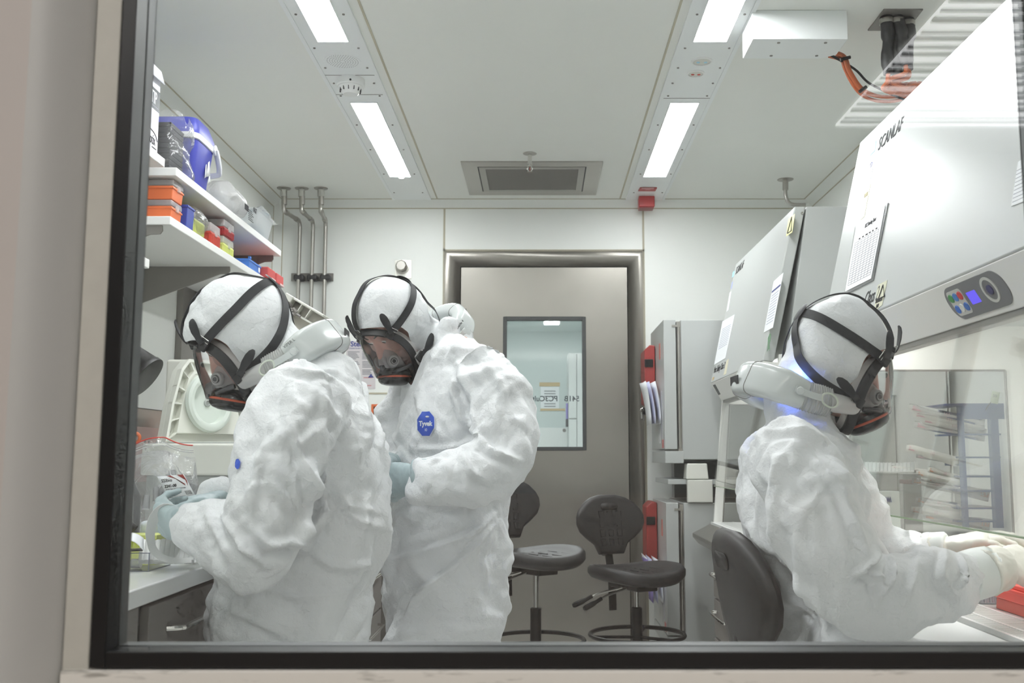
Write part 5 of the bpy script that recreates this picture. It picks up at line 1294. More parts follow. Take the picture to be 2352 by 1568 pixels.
obj('back_panel', bluebox(2225, 2270, 1050, 1070, Yq+.2, Yq+.206), BLR, rk)
for y in (995, 1048, 1092, 1125, 1165, 1195): obj('shelf_bar', bluebox(2200, 2300, y, y+4, Yq+.002, Yq+.2), BLR, rk)
obj('top_lip', MB().box((qx(2168, 926).x, Yq-.02, qx(2168, 932).z), (qx(2215, 926).x, Yq+.2, qx(2168, 927).z)), mat('navy_plastic', rgb(62, 70, 120), .4), rk)
WRAP = mat('pipette_wrap_paper', rgb(238, 236, 230), .45); WRAPC = clear('wrap_film', opacity=.55, rough=.2, surf=(.93, .92, .90, 1))
ORP = mat('orange_print', rgb(232, 150, 110), .5); PKP = mat('pink_print', rgb(222, 170, 180), .5); GRP = mat('grey_print', rgb(150, 150, 156), .5)
packs = [  # (left px, y), (right px, y), thickness px, print
 ((2088, 926), (2262, 962), 17, ''), ((2098, 942), (2262, 975), 15, ''), ((2118, 955), (2266, 985), 16, ''), ((2100, 966), (2262, 998), 16, ''),
 ((2082, 1018), (2200, 1050), 17, ''), ((2122, 1028), (2200, 1052), 20, ''), ((2104, 1042), (2204, 1058), 9, ''),
 ((2048, 1068), (2150, 1080), 12, ''), ((2104, 1078), (2206, 1102), 14, ''), ((2094, 1096), (2210, 1116), 14, ''), ((2132, 1070), (2206, 1092), 14, ''), ((2128, 1094), (2272, 1128), 24, 'PETTE'),
 ((2104, 1140), (2206, 1156), 14, ''), ((2092, 1162), (2206, 1176), 16, ''), ((2128, 1142), (2206, 1168), 18, ''), ((2120, 1170), (2274, 1196), 22, 'PETTE')]
rows = ('top', 'second', 'third', 'lowest')
plabs = ['long wrapped pipette pack topmost in the blue rack', 'wrapped pipette pack just under the topmost one in the blue rack', 'wrapped pipette pack with grey print, third down in the upper bundle', 'wrapped pipette pack at the bottom of the upper bundle in the blue rack',
 'wrapped pipette pack sticking out farthest left in the second bundle', 'wide wrapped pipette pack with pink stripes in the second bundle', 'thin wrapped pipette pack under the second bundle',
 'wrapped pipette pack lying over the white wire tray', 'wrapped pipette pack with torn orange corner, left in the third bundle', 'wrapped pipette pack lowest at the left of the third bundle', 'wrapped pipette pack at the top of the third bundle', 'broad pipette pack printed with orange letters in the third bundle',
 'wrapped pipette pack at the top left of the lowest bundle', 'wrapped pipette pack sticking out left of the lowest bundle', 'wrapped pipette pack in the middle of the lowest bundle', 'broad pipette pack printed with orange letters, lowest in the blue rack']
for i, (a, b, th, pr) in enumerate(packs):
    Yk = Yq+.02+.012*(i % 4); A, B = at(a[0], a[1]+th/2, Yk), at(b[0], b[1]+th/2, Yk); h = th*Yk/F
    t = thing('pipette_pack', plabs[i], 'pipette pack', (A+B)/2, 'wrapped pipettes in the blue rack')
    d = (B-A).normalized(); u_ = Vector((-d.z, 0, d.x)); u_ = -u_ if u_.z < 0 else u_
    Lk = (B-A).length
    def pk(u, v, s, A=A, d=d, u_=u_, h=h, Lk=Lk): return A+d*Lk*u+u_*h*(v-.5)*(1+.06*math.sin(9*u))+Vector((0, s*.012*math.sin(PI*v)*min(1, 6*u)*min(1, 6*(1-u)), 0))
    mb = MB().grid(lambda u, v: pk(u, v, -1), 14, 7).grid(lambda u, v: pk(u, v, 1), 14, 7)
    w_ = obj('wrapper', mb, WRAP if i % 3 else WRAPC, t)
    cr_ = MB(); cr_.add([pk(.04, .2, -1)-Vector((0, .001, 0)), pk(.16, .2, -1)-Vector((0, .004, 0)), pk(.05, .8, -1)-Vector((0, .001, 0))], [(0, 1, 2)])
    obj('corner_print', cr_, ORP if i > 7 else PKP, w_, solid=.0004)
    st_ = MB()
    for q in range(3): st_.tube([pk(.45+.03*q, v, -1.25) for v in (.25, .5, .75)], .0008, 4)
    obj('stripe_print', st_, PKP, w_)
    if pr:
        o_ = pk(.96, .62, -1)-Vector((0, .012, 0)); 
        text('wrapper_lettering', pr, h*.55, pk(.97 if pr == 'PETTE' else .93, .72, -1)-Vector((0, .008, 0)), -d, -u_, ORP if pr == 'PETTE' else GRP, w_, sx=1.)
cbx = thing('carton', 'white carton with upside-down blue lettering beyond the cabinet side window', 'carton', (1.02, 3.38, tz))
a, b = at(1960, 1128, 3.36), at(2069, 1196, 3.36)
ccx = obj('box', MB().box((a.x, 3.36, tz), (b.x, 3.56, a.z)), mat('greenish_white_card', rgb(226, 230, 226), .5), cbx, bevel=.002)
text('carton_lettering', 'cello pack', .028, at(2025, 1143.5, 3.357), (-1, 0, 0), (0, 0, -1), NAVY, ccx, sx=.95)
zz = [at(2028+19*k/24, 1147+6*math.cos(PI*k/3), 3.3565) for k in range(25)]
obj('carton_logo', MB().tube(zz, .0016, 6), NAVY, ccx)
obj('blue_ring', MB().tube(smoothpath([at(2024, 1199, 3.3565), at(2032, 1200, 3.3565), at(2043, 1207, 3.3565)], 4), .002, 6), NAVY, ccx)
wt = thing('wire_tray', 'white perforated tray lid on clear boxes beyond the side window', 'tray', at(2040, 1070, 3.45))
def trayf(u, v): return at(1985+115*u, 1082-20*v+2*math.sin(3*u), 3.40+.22*v)
tm = MB().grid(trayf, 10, 8); obj('tray', tm, WHITEP, wt, solid=.006)
m_ = MB()
for k in range(14):
    m_.tube([trayf(k/13, 0)+Vector((0, 0, .004)), trayf(k/13, 1)+Vector((0, 0, .004))], .0018, 5)
obj('ridges', m_, mat('pale_ridge', rgb(214, 216, 212), .4), wt)
pbx = thing('storage_box', 'clear box with pink contents under the white perforated tray', 'box', at(2060, 1105, 3.45))
a, b = at(2013, 1088, 3.45), at(2110, 1128, 3.45)
obj('box', MB().box((a.x, 3.42, tz), (b.x, 3.60, a.z)), clear('smoky_box', tint=(.9, .88, .88, 1), opacity=.22, rough=.1), pbx, bevel=.004)
obj('pink_contents', MB().box((at(2045, 1, 3.5).x, 3.46, at(1, 1112, 3.46).z), (b.x-.02, 3.58, at(1, 1102, 3.46).z)), mat('pink_contents', rgb(206, 130, 136), .5), pbx, bevel=.004)
gl_ = thing('knob', 'dark round knob beside the clear box beyond the side window', 'knob', at(2006, 1118, 3.4))
kk = at(2006, 1118, 3.352); obj('dial', MB().lathe([(0, .012), (.008, .012), (.010, .004), (.010, 0)], zto(kk, (0, -1, 0)), 18), DKGREY, gl_)
obj('holder', MB().box((kk.x-.014, 3.352, tz), (kk.x+.014, 3.359, kk.z+.02)), clear('knob_holder', opacity=.2), gl_)
tg = thing('tag', 'small pale green tag hanging above the blue rack', 'tag', at(2284, 915, 3.45))
o1 = MB().add([at(2279, 897, 3.40), at(2297, 901, 3.40), at(2292, 928, 3.40), at(2274, 924, 3.40)], [(0, 1, 2, 3)])
tgo = obj('card', o1, mat('pale_green_card', rgb(218, 228, 200), .5), tg, solid=.001)
obj('string', MB().tube([at(2276, 923, 3.40), at(2268, 934, 3.41), at(2262, 945, 3.42)], .002, 5), INK, tg)
text('tag_lettering', '50', .014, at(2280, 911, 3.397), (1, 0, -.15), (.15, 0, 1), GINK, tgo)
# things standing inside the large cabinet
zt = .812
rr_ = thing('tube_rack', 'bright red tube rack with labelled tubes on the large cabinet tray', 'tube rack', (1.10, 2.05, zt))
Rm = mat('coral_red_plastic', rgb(238, 78, 66), .35)
rx0, ry0, rx1, ry1 = 1.015, 1.82, 1.115, 2.13
obj('stand', slab(Vector((1.068, 2.150, zt)), .088, .27, .001, .026, 1.02), mat('dull_coral_plastic', rgb(204, 88, 74), .4), rr_, bevel=.002)
obj('rack', slab(Vector((1.068, 2.150, zt)), .10, .28, .026, .052, .98), Rm, rr_, bevel=.004)
obj('flange', MB().prism(rounded_rect(.108, .33, .02, 4), zt+.046, zt+.054, lambda u, v, w: Vector((1.068+u, 2.160+v, w))), Rm, rr_, bevel=.002)
obj('deck', slab(Vector((1.068, 2.140, zt)), .092, .26, .054, .064, 1.02), Rm, rr_, bevel=.003)
CLV = clear('vial_plastic', opacity=.35, rough=.15, surf=(.95, .85, .82, 1))
vl = ['labelled vial at the far end of the red rack', 'second labelled vial from the far end of the red rack', 'third labelled vial from the far end of the red rack', 'labelled vial nearest the frame edge in the red rack', 'labelled vial at the inner side of the red rack']
for i, (x, y) in enumerate(((1.045, 2.24), (1.055, 2.195), (1.045, 2.155), (1.06, 2.105), (1.09, 2.225))):
    t = thing('vial', vl[i], 'vial', (x, y, zt+.06), 'vials in the red rack')
    obj('cap', MB().lathe([(.0, .083), (.007, .083), (.0075, .078), (.0075, .064)], Matrix.Translation((x, y, zt)), 12), CLV, t)
    obj('cap_label', MB().cbox((x-.0078, y-.001, zt+.073), (.0008, .009, .010)), PAPER, t)
cl = tip_box('tip_box', 'clear tip box with pale green rim beside the red tube rack', (1.062, 2.41, zt+.0005), clear('pale_blue_clear', tint=(.95, .96, 1, 1), opacity=.75, fres=.5, rough=.15, surf=(.90, .93, .97, 1)), lid=False, sx=.09, sy=.12, h=.06, ribs=True)
obj('green_rim', MB().box((1.015, 2.348, zt+.0585), (1.109, 2.472, zt+.0625)), mat('pale_lime_rim', rgb(226, 236, 190), .4), cl)
# ================================================================== PEOPLE
def tyvek():
    m = bpy.data.materials.new('white_coverall_fabric'); m.use_nodes = True
    nt = m.node_tree; N = nt.nodes; L = nt.links; b = N['Principled BSDF']
    b.inputs['Base Color'].default_value = (.83, .845, .86, 1); b.inputs['Roughness'].default_value = .52; b.inputs['Specular IOR Level'].default_value = .42
    b.inputs['Sheen Weight'].default_value = .06
    tc = N.new('ShaderNodeTexCoord')
    def noise(kind, sc, det, rough, dist, scale3=None):
        n = N.new('ShaderNodeTexNoise'); n.noise_type = kind; n.inputs['Scale'].default_value = sc; n.inputs['Detail'].default_value = det
        n.inputs['Roughness'].default_value = rough; n.inputs['Distortion'].default_value = dist
        if scale3:
            mp = N.new('ShaderNodeMapping'); mp.inputs['Scale'].default_value = scale3; mp.inputs['Rotation'].default_value = (.4, .5, .2)
            L.new(tc.outputs['Object'], mp.inputs[0]); L.new(mp.outputs[0], n.inputs['Vector'])
        else: L.new(tc.outputs['Object'], n.inputs['Vector'])
        return n
    a = noise('RIDGED_MULTIFRACTAL', 7, 3, .5, .5, (1, 1, .6))
    a2 = noise('RIDGED_MULTIFRACTAL', 21, 3, .5, .8)
    hv = []
    for sc, k in ((15, 1.5), (34, 1.1)):
        v = N.new('ShaderNodeTexVoronoi'); v.feature = 'F1'; v.inputs['Scale'].default_value = sc
        nz = noise('FBM', sc*.5, 2, .5, 0)
        ad = N.new('ShaderNodeVectorMath'); ad.operation = 'MULTIPLY_ADD'; ad.inputs[1].default_value = (.9/sc,)*3
        L.new(nz.outputs['Color'], ad.inputs[0]); L.new(tc.outputs['Object'], ad.inputs[2]); L.new(ad.outputs[0], v.inputs['Vector'])
        sb = N.new('ShaderNodeVectorMath'); sb.operation = 'SUBTRACT'; L.new(ad.outputs[0], sb.inputs[0]); L.new(v.outputs['Position'], sb.inputs[1])
        cs = N.new('ShaderNodeVectorMath'); cs.operation = 'SUBTRACT'; cs.inputs[1].default_value = (.5, .5, .5); L.new(v.outputs['Color'], cs.inputs[0])
        dt = N.new('ShaderNodeVectorMath'); dt.operation = 'DOT_PRODUCT'; L.new(sb.outputs[0], dt.inputs[0]); L.new(cs.outputs[0], dt.inputs[1])
        ml = N.new('ShaderNodeMath'); ml.operation = 'MULTIPLY'; ml.inputs[1].default_value = k*4; L.new(dt.outputs['Value'], ml.inputs[0]); hv.append(ml)
    hs = N.new('ShaderNodeMath'); hs.operation = 'ADD'; L.new(hv[0].outputs[0], hs.inputs[0]); L.new(hv[1].outputs[0], hs.inputs[1])
    f = noise('FBM', 95, 4, .6, .6)
    h1 = N.new('ShaderNodeMath'); h1.operation = 'MULTIPLY'; h1.operation = 'MULTIPLY_ADD'; h1.inputs[1].default_value = .05; L.new(a2.outputs[0], h1.inputs[0]); L.new(hs.outputs[0], h1.inputs[2])
    h2 = N.new('ShaderNodeMath'); h2.operation = 'MULTIPLY_ADD'; h2.inputs[1].default_value = .22; L.new(a.outputs[0], h2.inputs[0]); L.new(h1.outputs[0], h2.inputs[2])
    h3 = N.new('ShaderNodeMath'); h3.operation = 'MULTIPLY_ADD'; h3.inputs[1].default_value = .05; L.new(f.outputs[0], h3.inputs[0]); L.new(h2.outputs[0], h3.inputs[2])
    bp = N.new('ShaderNodeBump'); bp.inputs['Strength'].default_value = 1; bp.inputs['Distance'].default_value = .045
    L.new(h3.outputs[0], bp.inputs['Height']); L.new(bp.outputs[0], b.inputs['Normal'])
    return m
TYV = tyvek()
SKIN = mat('skin', rgb(192, 146, 132), .5, sss=.1)
STRAP = mat('black_strap_rubber', rgb(40, 41, 44), .5, spec=.35, bump=('noise', 700, .1, .0005))
SEALB = mat('black_mask_rim', rgb(36, 36, 38), .42)
VISOR = clear('visor_polycarbonate', tint=(.975, .975, .985, 1), opacity=.025, fres=1.1, rough=.03)
SKIRT = clear('silicone_skirt', tint=(.97, .96, .95, 1), opacity=.78, fres=.5, rough=.25, surf=(.95, .94, .93, 1))
NOSEC = clear('nose_cup_silicone', tint=(.95, .94, .93, 1), opacity=.45, fres=.6, rough=.2, surf=(.90, .88, .88, 1))
UNIT = mat('pale_grey_unit_plastic', rgb(208, 213, 212), .24, coat=.3)
BELL = clear('bellows_plastic', tint=(.95, .95, .94, 1), opacity=.82, fres=.7, rough=.2, surf=(.80, .81, .79, 1))
GLOSSB = mat('gloss_black_plastic', rgb(30, 29, 30), .22)
ORING = mat('orange_ring', rgb(176, 80, 54), .4)
EYEW = mat('eye_white', rgb(236, 232, 228), .2); IRIS = mat('eye_brown', rgb(70, 48, 38), .2)
def remesh(mb, name, voxel, smooth=6, fac=.5):
    me = bpy.data.meshes.new(name); me.from_pydata([tuple(p) for p in mb.v], [], mb.f)
    bm = bmesh.new(); bm.from_mesh(me); bmesh.ops.recalc_face_normals(bm, faces=bm.faces); bm.to_mesh(me); bm.free()
    o = bpy.data.objects.new(name, me); COL.objects.link(o)
    r = o.modifiers.new('r', 'REMESH'); r.mode = 'VOXEL'; r.voxel_size = voxel
    s = o.modifiers.new('s', 'SMOOTH'); s.factor = fac; s.iterations = smooth
    dg = bpy.context.evaluated_depsgraph_get(); dg.update()
    m2 = bpy.data.meshes.new_from_object(o.evaluated_get(dg)); bpy.data.objects.remove(o); bpy.data.meshes.remove(me)
    m2.name = name
    return m2
def ring_loft(mb, secs, n=36, ex=2.3):
    """secs: (centre, X axis vec * half, Y axis vec * half)"""
    vs = []
    for c, ax, ay in secs:
        for k in range(n):
            a = 2*PI*k/n; ca, sa = math.cos(a), math.sin(a); q = (abs(ca)**ex+abs(sa)**ex)**(-1/ex)
            vs.append(Vector(c)+Vector(ax)*ca*q+Vector(ay)*sa*q)
    m = len(secs)
    fs = [(r*n+i, r*n+(i+1) % n, (r+1)*n+(i+1) % n, (r+1)*n+i) for r in range(m-1) for i in range(n)]
    fs += [tuple(range(n-1, -1, -1)), tuple((m-1)*n+i for i in range(n))]
    return mb.add(vs, fs)
def limb(mb, pts, radii, k=6, n=20):
    P = smoothpath(pts, k); R = []
    for i in range(len(radii)-1):
        for q in range(k): t = q/k; t = t*t*(3-2*t); R.append(radii[i]*(1-t)+radii[i+1]*t)
    R.append(radii[-1])
    mb.tube(P, R, n)
    return mb
def capball(mb, c, r): return mb.ball(c, r, 16)
def hand(mb, wrist, d, back, thumb_side, curls=(.5, .6, .65, .7), spread=.10, size=1., thumb=(.6, .5), seg=1.):
    """wrist point, direction towards the knuckles, back-of-hand normal, thumb side = +1/-1 along d x back"""
    d = Vector(d).normalized(); nb = Vector(back); nb = (nb-d*nb.dot(d)).normalized(); sd = d.cross(nb).normalized()*thumb_side
    w = Vector(wrist); s = size
    secs = []
    for f, hw, ht in ((-.30, .030, .026), (0, .030, .022), (.3, .038, .019), (.7, .043, .017), (1.0, .042, .014), (1.08, .036, .008)):
        secs.append((w+d*.088*f*s, sd*hw*s, nb*ht*s))
    ring_loft(mb, secs, 20, 2.4)
    lens = ((.042, .026, .022), (.047, .030, .024), (.043, .028, .023), (.033, .021, .019))
    for i in range(4):
        off = (.031, .0105, -.0105, -.030)[i]
        p = w+d*(.086-.006*abs(i-1.2))*s+sd*off*s
        a = curls[i]; lat = (1.2-i)*spread*.5
        dirv = (d+sd*lat).normalized(); pts = [p-d*.015*s, p]
        ang = 0
        for j, l in enumerate(lens[i]):
            ang += a*(.75 if j == 0 else 1.0)
            q = dirv*math.cos(ang)-nb*math.sin(ang); pts.append(pts[-1]+q*l*s*seg)
        r = (.0098, .0095, .0088, .0085, .0066)
        mb.tube(pts, [x*s*(1 if i < 3 else .88) for x in r], 10)
        mb.ball(pts[-1], .0068*s, 8)
        for q_ in pts[2:4]: mb.ball(q_, .0094*s*(1 if i < 3 else .88), 8)
    b0 = w+d*.022*s+sd*.026*s
    td = (d*math.cos(thumb[0])+sd*math.sin(thumb[0])-nb*.25).normalized()
    t1 = b0+td*.036*s; td2 = (td*(1)+(d-nb*.5)*thumb[1]).normalized(); t2 = t1+td2*.030*s; t3 = t2+(td2-nb*.2).normalized()*.022*s
    mb.tube([b0-td*.015*s, b0, t1, t2, t3], [.014*s, .014*s, .0115*s, .0105*s, .008*s], 10); mb.ball(t3, .0082*s, 8); mb.ball(t1, .0115*s, 8)
    return mb
def vnoise(arr, sc, off, stretch=(1, 1, 1)):
    f = mnoise.noise; sx, sy, sz = sc*stretch[0], sc*stretch[1], sc*stretch[2]
    return np.array([f(Vector((x*sx+off, y*sy+off*.7, z*sz-off))) for x, y, z in arr])
def get_co(me):
    a = np.empty(len(me.vertices)*3); me.vertices.foreach_get('co', a); return a.reshape(-1, 3)
def get_no(me):
    a = np.empty(len(me.vertices)*3); me.vertex_normals.foreach_get('vector', a); return a.reshape(-1, 3)
def set_co(me, a): me.vertices.foreach_set('co', np.ascontiguousarray(a).ravel()); me.update()
def proj_np(co):
    x, y, z = co[:, 0], co[:, 1], co[:, 2]-CAMZ
    dep = y*CT+z*ST; up = -y*ST+z*CT
    return np.stack([CX+F*x/dep, CY-F*up/dep], 1)
def facet(P, sc, seed, st=(1, 1, 1)):
    """piecewise linear noise on a simplex lattice: flat facets that meet in sharp creases"""
    rs = np.random.RandomState(int(seed*100) % 100000)
    Q, _ = np.linalg.qr(rs.randn(3, 3)); T = rs.uniform(0, 1, 4096)*2-1
    p = (P @ Q.T)*sc*np.array(st)+100+rs.rand(3); c = np.floor(p).astype(np.int64); f = p-c
    order = np.argsort(-f, axis=1); fs = np.take_along_axis(f, order, 1)
    h = lambda c: T[((c[:, 0]*73856093) ^ (c[:, 1]*19349663) ^ (c[:, 2]*83492791)) % 4096]
    cur = c.copy(); val = h(cur)*(1-fs[:, 0]); n = np.arange(len(P))
    for i in range(3):
        cur = cur.copy(); cur[n, order[:, i]] += 1
        val += h(cur)*(fs[:, i]-(fs[:, i+1] if i < 2 else 0))
    return val
def ridge(n, p=2.0): return np.clip(1-np.abs(n)*2.6, 0, 1)**p
def wrinkle(me, seed, folds=(), amp=1., headM=None):
    co = get_co(me); no = get_no(me)
    w = vnoise(co, 4, seed)*.10; w2 = vnoise(co, 5, seed+11)*.10
    cw = co+np.stack([w, w2, -w], 1)
    d = .0075*(ridge(vnoise(cw, 6.0, seed+1, (1, 1, .5)), 2.4)-.25)
    for i, (sc, am, st) in enumerate(((5.5, .024, (1, 1, .6)), (10.5, .016, (1, .8, 1)), (19., .0095, (1, 1, 1)), (36., .0045, (1, 1, 1)))):
        d += am*facet(cw, sc, seed+5*i, st)
    k = np.ones(len(co))*amp
    if headM is not None:
        Hi = np.array(headM.inverted()); lc = co @ Hi[:3, :3].T+Hi[:3, 3]
        r = np.linalg.norm(lc, axis=1); k *= .55+.45*np.clip((r-.13)/.10, 0, 1)
    d *= k
    if headM is not None: d = np.where(r < .15, np.maximum(d, -.003), d)
    # drawn folds, measured across the cloth
    pr = proj_np(co); cam_ = np.array([0, 0, CAMZ]); vd = cam_-co; vd /= np.linalg.norm(vd, axis=1)[:, None]
    fr = np.clip((no*vd).sum(1)*3, 0, 1)
    for line, wd, am in folds:
        best = np.full(len(co), 1e9); tt = np.zeros(len(co)); sgn = np.ones(len(co))
        P = np.array(line, float); L = np.r_[0, np.cumsum(np.linalg.norm(np.diff(P, axis=0), axis=1))]
        for i in range(len(P)-1):
            a, b = P[i], P[i+1]; ab = b-a; t = np.clip(((pr-a) @ ab)/(ab @ ab), 0, 1)
            q = a+t[:, None]*ab; dv = pr-q; ds = np.linalg.norm(dv, axis=1)
            m = ds < best; best[m] = ds[m]; tt[m] = (L[i]+t[m]*(L[i+1]-L[i]))/L[-1]
            cr = ab[0]*dv[:, 1]-ab[1]*dv[:, 0]; sgn[m] = np.sign(cr[m])
        tp = np.sin(np.clip(tt, 0.02, .98)*PI)**.5
        s = best*sgn/wd
        prof = np.exp(-(s/.8)**2)-.55*np.exp(-((s-1.5)/.9)**2)
        d += 1.6*am*prof*tp*fr
    set_co(me, co+no*d[:, None])
def finish(me, m, name, parent, smooth_angle=180):
    me.materials.clear(); me.materials.append(m)
    me.polygons.foreach_set('use_smooth', [True]*len(me.polygons)); me.update()
    return obj(name, me, m, parent)
def headmatrix(C, facing, pitch, roll=0):
    """facing: horizontal unit vector the face points to; pitch: looking down, in degrees"""
    f = Vector(facing).normalized(); p = math.radians(pitch)
    fx = f*math.cos(p)-Vector((0, 0, 1))*math.sin(p)
    up = f*math.sin(p)+Vector((0, 0, 1))*math.cos(p)
    y = up.cross(fx)
    return basis(C, fx, y, up)
HZC, HZH = -.065, .104
def rimpt(ph, k=1., dx=0.):
    z = HZC+HZH*math.cos(ph); y = math.sin(ph)*(.073+.010*math.cos(ph))
    x = .107+(z-.037)*.10-.034*(abs(y)/.078)**2
    return Vector((x+dx, y*k, HZC+(z-HZC)*k))
HR = Vector((.115, .096, .122))
def on_hood(p, lift=.004):
    p = Vector(p); q = Vector((p.x/HR.x, p.y/HR.y, p.z/HR.z)).length
    s = (1/q) if q > 1e-6 else 1
    e = Vector((p.x*s, p.y*s, p.z*s)); n = Vector((e.x/HR.x**2, e.y/HR.y**2, e.z/HR.z**2)).normalized()
    return e+n*lift, n
def ribbon(mb, pts, nrm, w, t):
    n = len(pts); prof = []
    vs = []
    for i in range(n):
        tn = (pts[min(i+1, n-1)]-pts[max(i-1, 0)]).normalized(); sd = tn.cross(nrm[i]).normalized(); wi = w[i] if isinstance(w, list) else w
        for a, b in ((-1, 0), (1, 0), (1, 1), (-1, 1)): vs.append(pts[i]+sd*a*wi/2+nrm[i]*b*t)
    fs = []
    for i in range(n-1):
        for q in range(4): r = (q+1) % 4; fs.append((i*4+q, i*4+r, i*4+4+r, i*4+4+q))
    fs += [(3, 2, 1, 0), tuple((n-1)*4+q for q in range(4))]
    return mb.add(vs, fs)
def respirator(P, M, name_text, text_side, glow=False, bvh=None):
    """full-face powered respirator in head coordinates: rim, visor, skirt, straps, chin filter, neck unit"""
    rim = MB()
    N_ = 48
    rp = [rimpt(2*PI*k/N_) for k in range(N_)]
    ups = [(p-Vector((p.x, 0, HZC))).normalized() for p in rp]
    rim.sweep([M @ p for p in rp], [(-.012, -.003), (.010, -.004), (.012, .004), (-.010, .006)], closed=True, up=[M.to_3x3() @ u for u in ups])
    R = obj('respirator', rim, SEALB, P, bevel=.0015)
    # silicone skirt
    sk = MB().grid(lambda u, v: M @ (rimpt(2*PI*u, 1-.05*v-.02*v*v)+Vector((-.026*v, 0, 0))), 48, 6, closeu=True)
    obj('face_seal', sk, SKIRT, R)
    ww = lambda z: max(.012, math.sin(math.acos(max(-1, min(1, (z-HZC)/HZH))))*(.073+.010*(z-HZC)/HZH))
    def dd(z):
        t = (.036-z)/.122
        if t <= 1: return .018+.056*max(t, 0)
        q = (z+.169)/(.083); return .012+.062*max(0, q)**.9
    def vis(u, v):
        ph = 2*PI*u; r = v; b = rimpt(ph); c = Vector((.0945, 0, HZC))
        p = c+(b-c)*r; z = p.z; rho = min(1, abs(p.y)/ww(z)) if True else 0
        edge = 1-r**5
        d = dd(z)*max(0, (1-rho**2.8))**.5*edge**.6
        return M @ (p+Vector((d, 0, 0)))
    obj('visor', MB().grid(vis, 56, 22, closeu=True), VISOR, R, angle=80)
    obj('visor_bead', MB().tube([M @ (rimpt(2*PI*k/48, 1.0)+Vector((.007, 0, 0))) for k in range(48)], .0028, 6, closed=True), VISOR, R)
    # chin filter
    nx = Vector((.743, 0, -.668)).normalized(); fm = M @ zto((.127, 0, -.127), nx, (0, 1, 0))
    obj('chin_filter', MB().lathe([(.040, -.030), (.047, -.018), (.0495, 0.), (.0495, .004), (.047, .010), (.040, .016), (.026, .020), (0, .021)], fm @ Matrix.Scale(.92, 4, (0, 1, 0)), 36), GLOSSB, R, angle=60)
    obj('filter_ring', MB().lathe([(.0488, -.0075), (.0502, -.006), (.0502, -.003), (.0490, -.0015)], fm @ Matrix.Scale(.92, 4, (0, 1, 0)), 36, caps=False), ORING, R)
    for s in (-1, 1):
        fl = M @ basis((.113, s*.034, -.108), (.6, 0, -.8), (.8*s*.6, .6*s, .6*s*.6), (0, s, 0)) if False else None
    lab_o = fm @ Vector((0, 0, 0))
    # inner nose cup with valves and speech bracket
    def cup(u, v):
        a = 2*PI*u; return M @ Vector((.088+.048*math.sin(PI*.5*v)*(1-.15*math.cos(a)), .038*math.sin(a)*math.cos(PI*.5*v)**.7, -.088+.050*math.cos(a)*math.cos(PI*.5*v)**.7))
    obj('nose_cup', MB().grid(cup, 30, 10, closeu=True), NOSEC, R)
    for s in (-1, 1):
        vm = M @ zto((.112, s*.040, -.072), (.45, s*.9, .15))
        obj('valve_disc', MB().lathe([(.0, .008), (.008, .008), (.009, .004), (.015, .004), (.017, .002), (.018, -.004)], vm, 24), mat('valve_grey', rgb(176, 172, 170), .35) if s < 0 else MATS['valve_grey'], R)
        obj('valve_hub', MB().lathe([(.0, .0095), (.005, .0095), (.0055, .007), (.0095, .0072), (.010, .0045)], vm, 20), BLACK, R)
    br = MB().tube(smoothpath([M @ Vector(p) for p in ((.088, .058, -.115), (.125, .045, -.100), (.142, 0, -.094), (.125, -.045, -.100), (.088, -.058, -.115))], 6), .0055, 8)
    br.tube([M @ Vector((.142, 0, -.092)), M @ Vector((.128, .0, -.070))], .009, 10)
    obj('inner_bracket', br, DKGREY, R)
    # harness
    def onto(p, lift=.0045):
        p = Vector(p); c = Vector((-.012, 0, p.z*.55)); dv = (p-c).normalized()
        e, n = on_hood(p, lift)
        if bvh is not None:
            h = bvh.ray_cast(M @ (c+dv*.34), (M.to_3x3() @ -dv))
            if h[0] is not None:
                q = M.inverted() @ h[0]
                if (q-c).length > .05 and (q-c).dot(dv) > 0: e = q+dv*lift if (q-c).length < 1.2*(e-c).length else c+(e-c)*1.15
        return e, dv
    def strap(pts, w=.021, fixed=()):
        q = []; nn = []
        for p in smoothpath(pts, 6):
            e, n = onto(p); pl = Vector(p)
            c = Vector((-.012, 0, pl.z*.55))
            if (pl-c).length > (e-c).length and (pl.x > .04 or pl.z < -.06): e = pl
            q.append(e); nn.append(n)
        for _ in range(3):
            q = [q[0]]+[(q[i-1]+q[i]*2+q[i+1])/4 for i in range(1, len(q)-1)]+[q[-1]]
        Rm_ = M.to_3x3()
        return ribbon(MB(), [M @ e for e in q], [(Rm_ @ n).normalized() for n in nn], w, .0022)
    K = (-.107, 0, .038)
    def buckle(p, tdir, nrm, tab_len, tab_dir):
        p = M @ Vector(p); n = (M.to_3x3() @ Vector(nrm)).normalized(); t = (M.to_3x3() @ Vector(tdir)); t = (t-n*t.dot(n)).normalized(); sd = t.cross(n)
        Bm = basis(p, t, sd, n)
        bk = obj('buckle', MB().cbox((-.009, 0, .001), (.018, .022, .009), Bm).cbox((.004, 0, .002), (.012, .026, .007), Bm), SEALB, R, bevel=.0025)
        wl_ = [Bm @ Vector(q) for q in ((.006, -.013, .006), (.014, -.013, .008), (.014, .013, .008), (.006, .013, .006))]
        mb = MB().tube(wl_, .0011, 6, closed=True)
        obj('buckle_wire', mb, CHROME, R)
        td = (M.to_3x3() @ Vector(tab_dir)); td = (td-n*td.dot(n)*.8).normalized()
        pts = [p+n*.008+td*tab_len*f for f in (0, .12, .28, .5, .75, .92, 1.0)]
        obj('strap_tab', ribbon(MB(), [q+n*.006*math.sin(PI*i/6) for i, q in enumerate(pts)], [n]*7, [.014, .016, .015, .021, .021, .015, .006], .0025), STRAP, R)
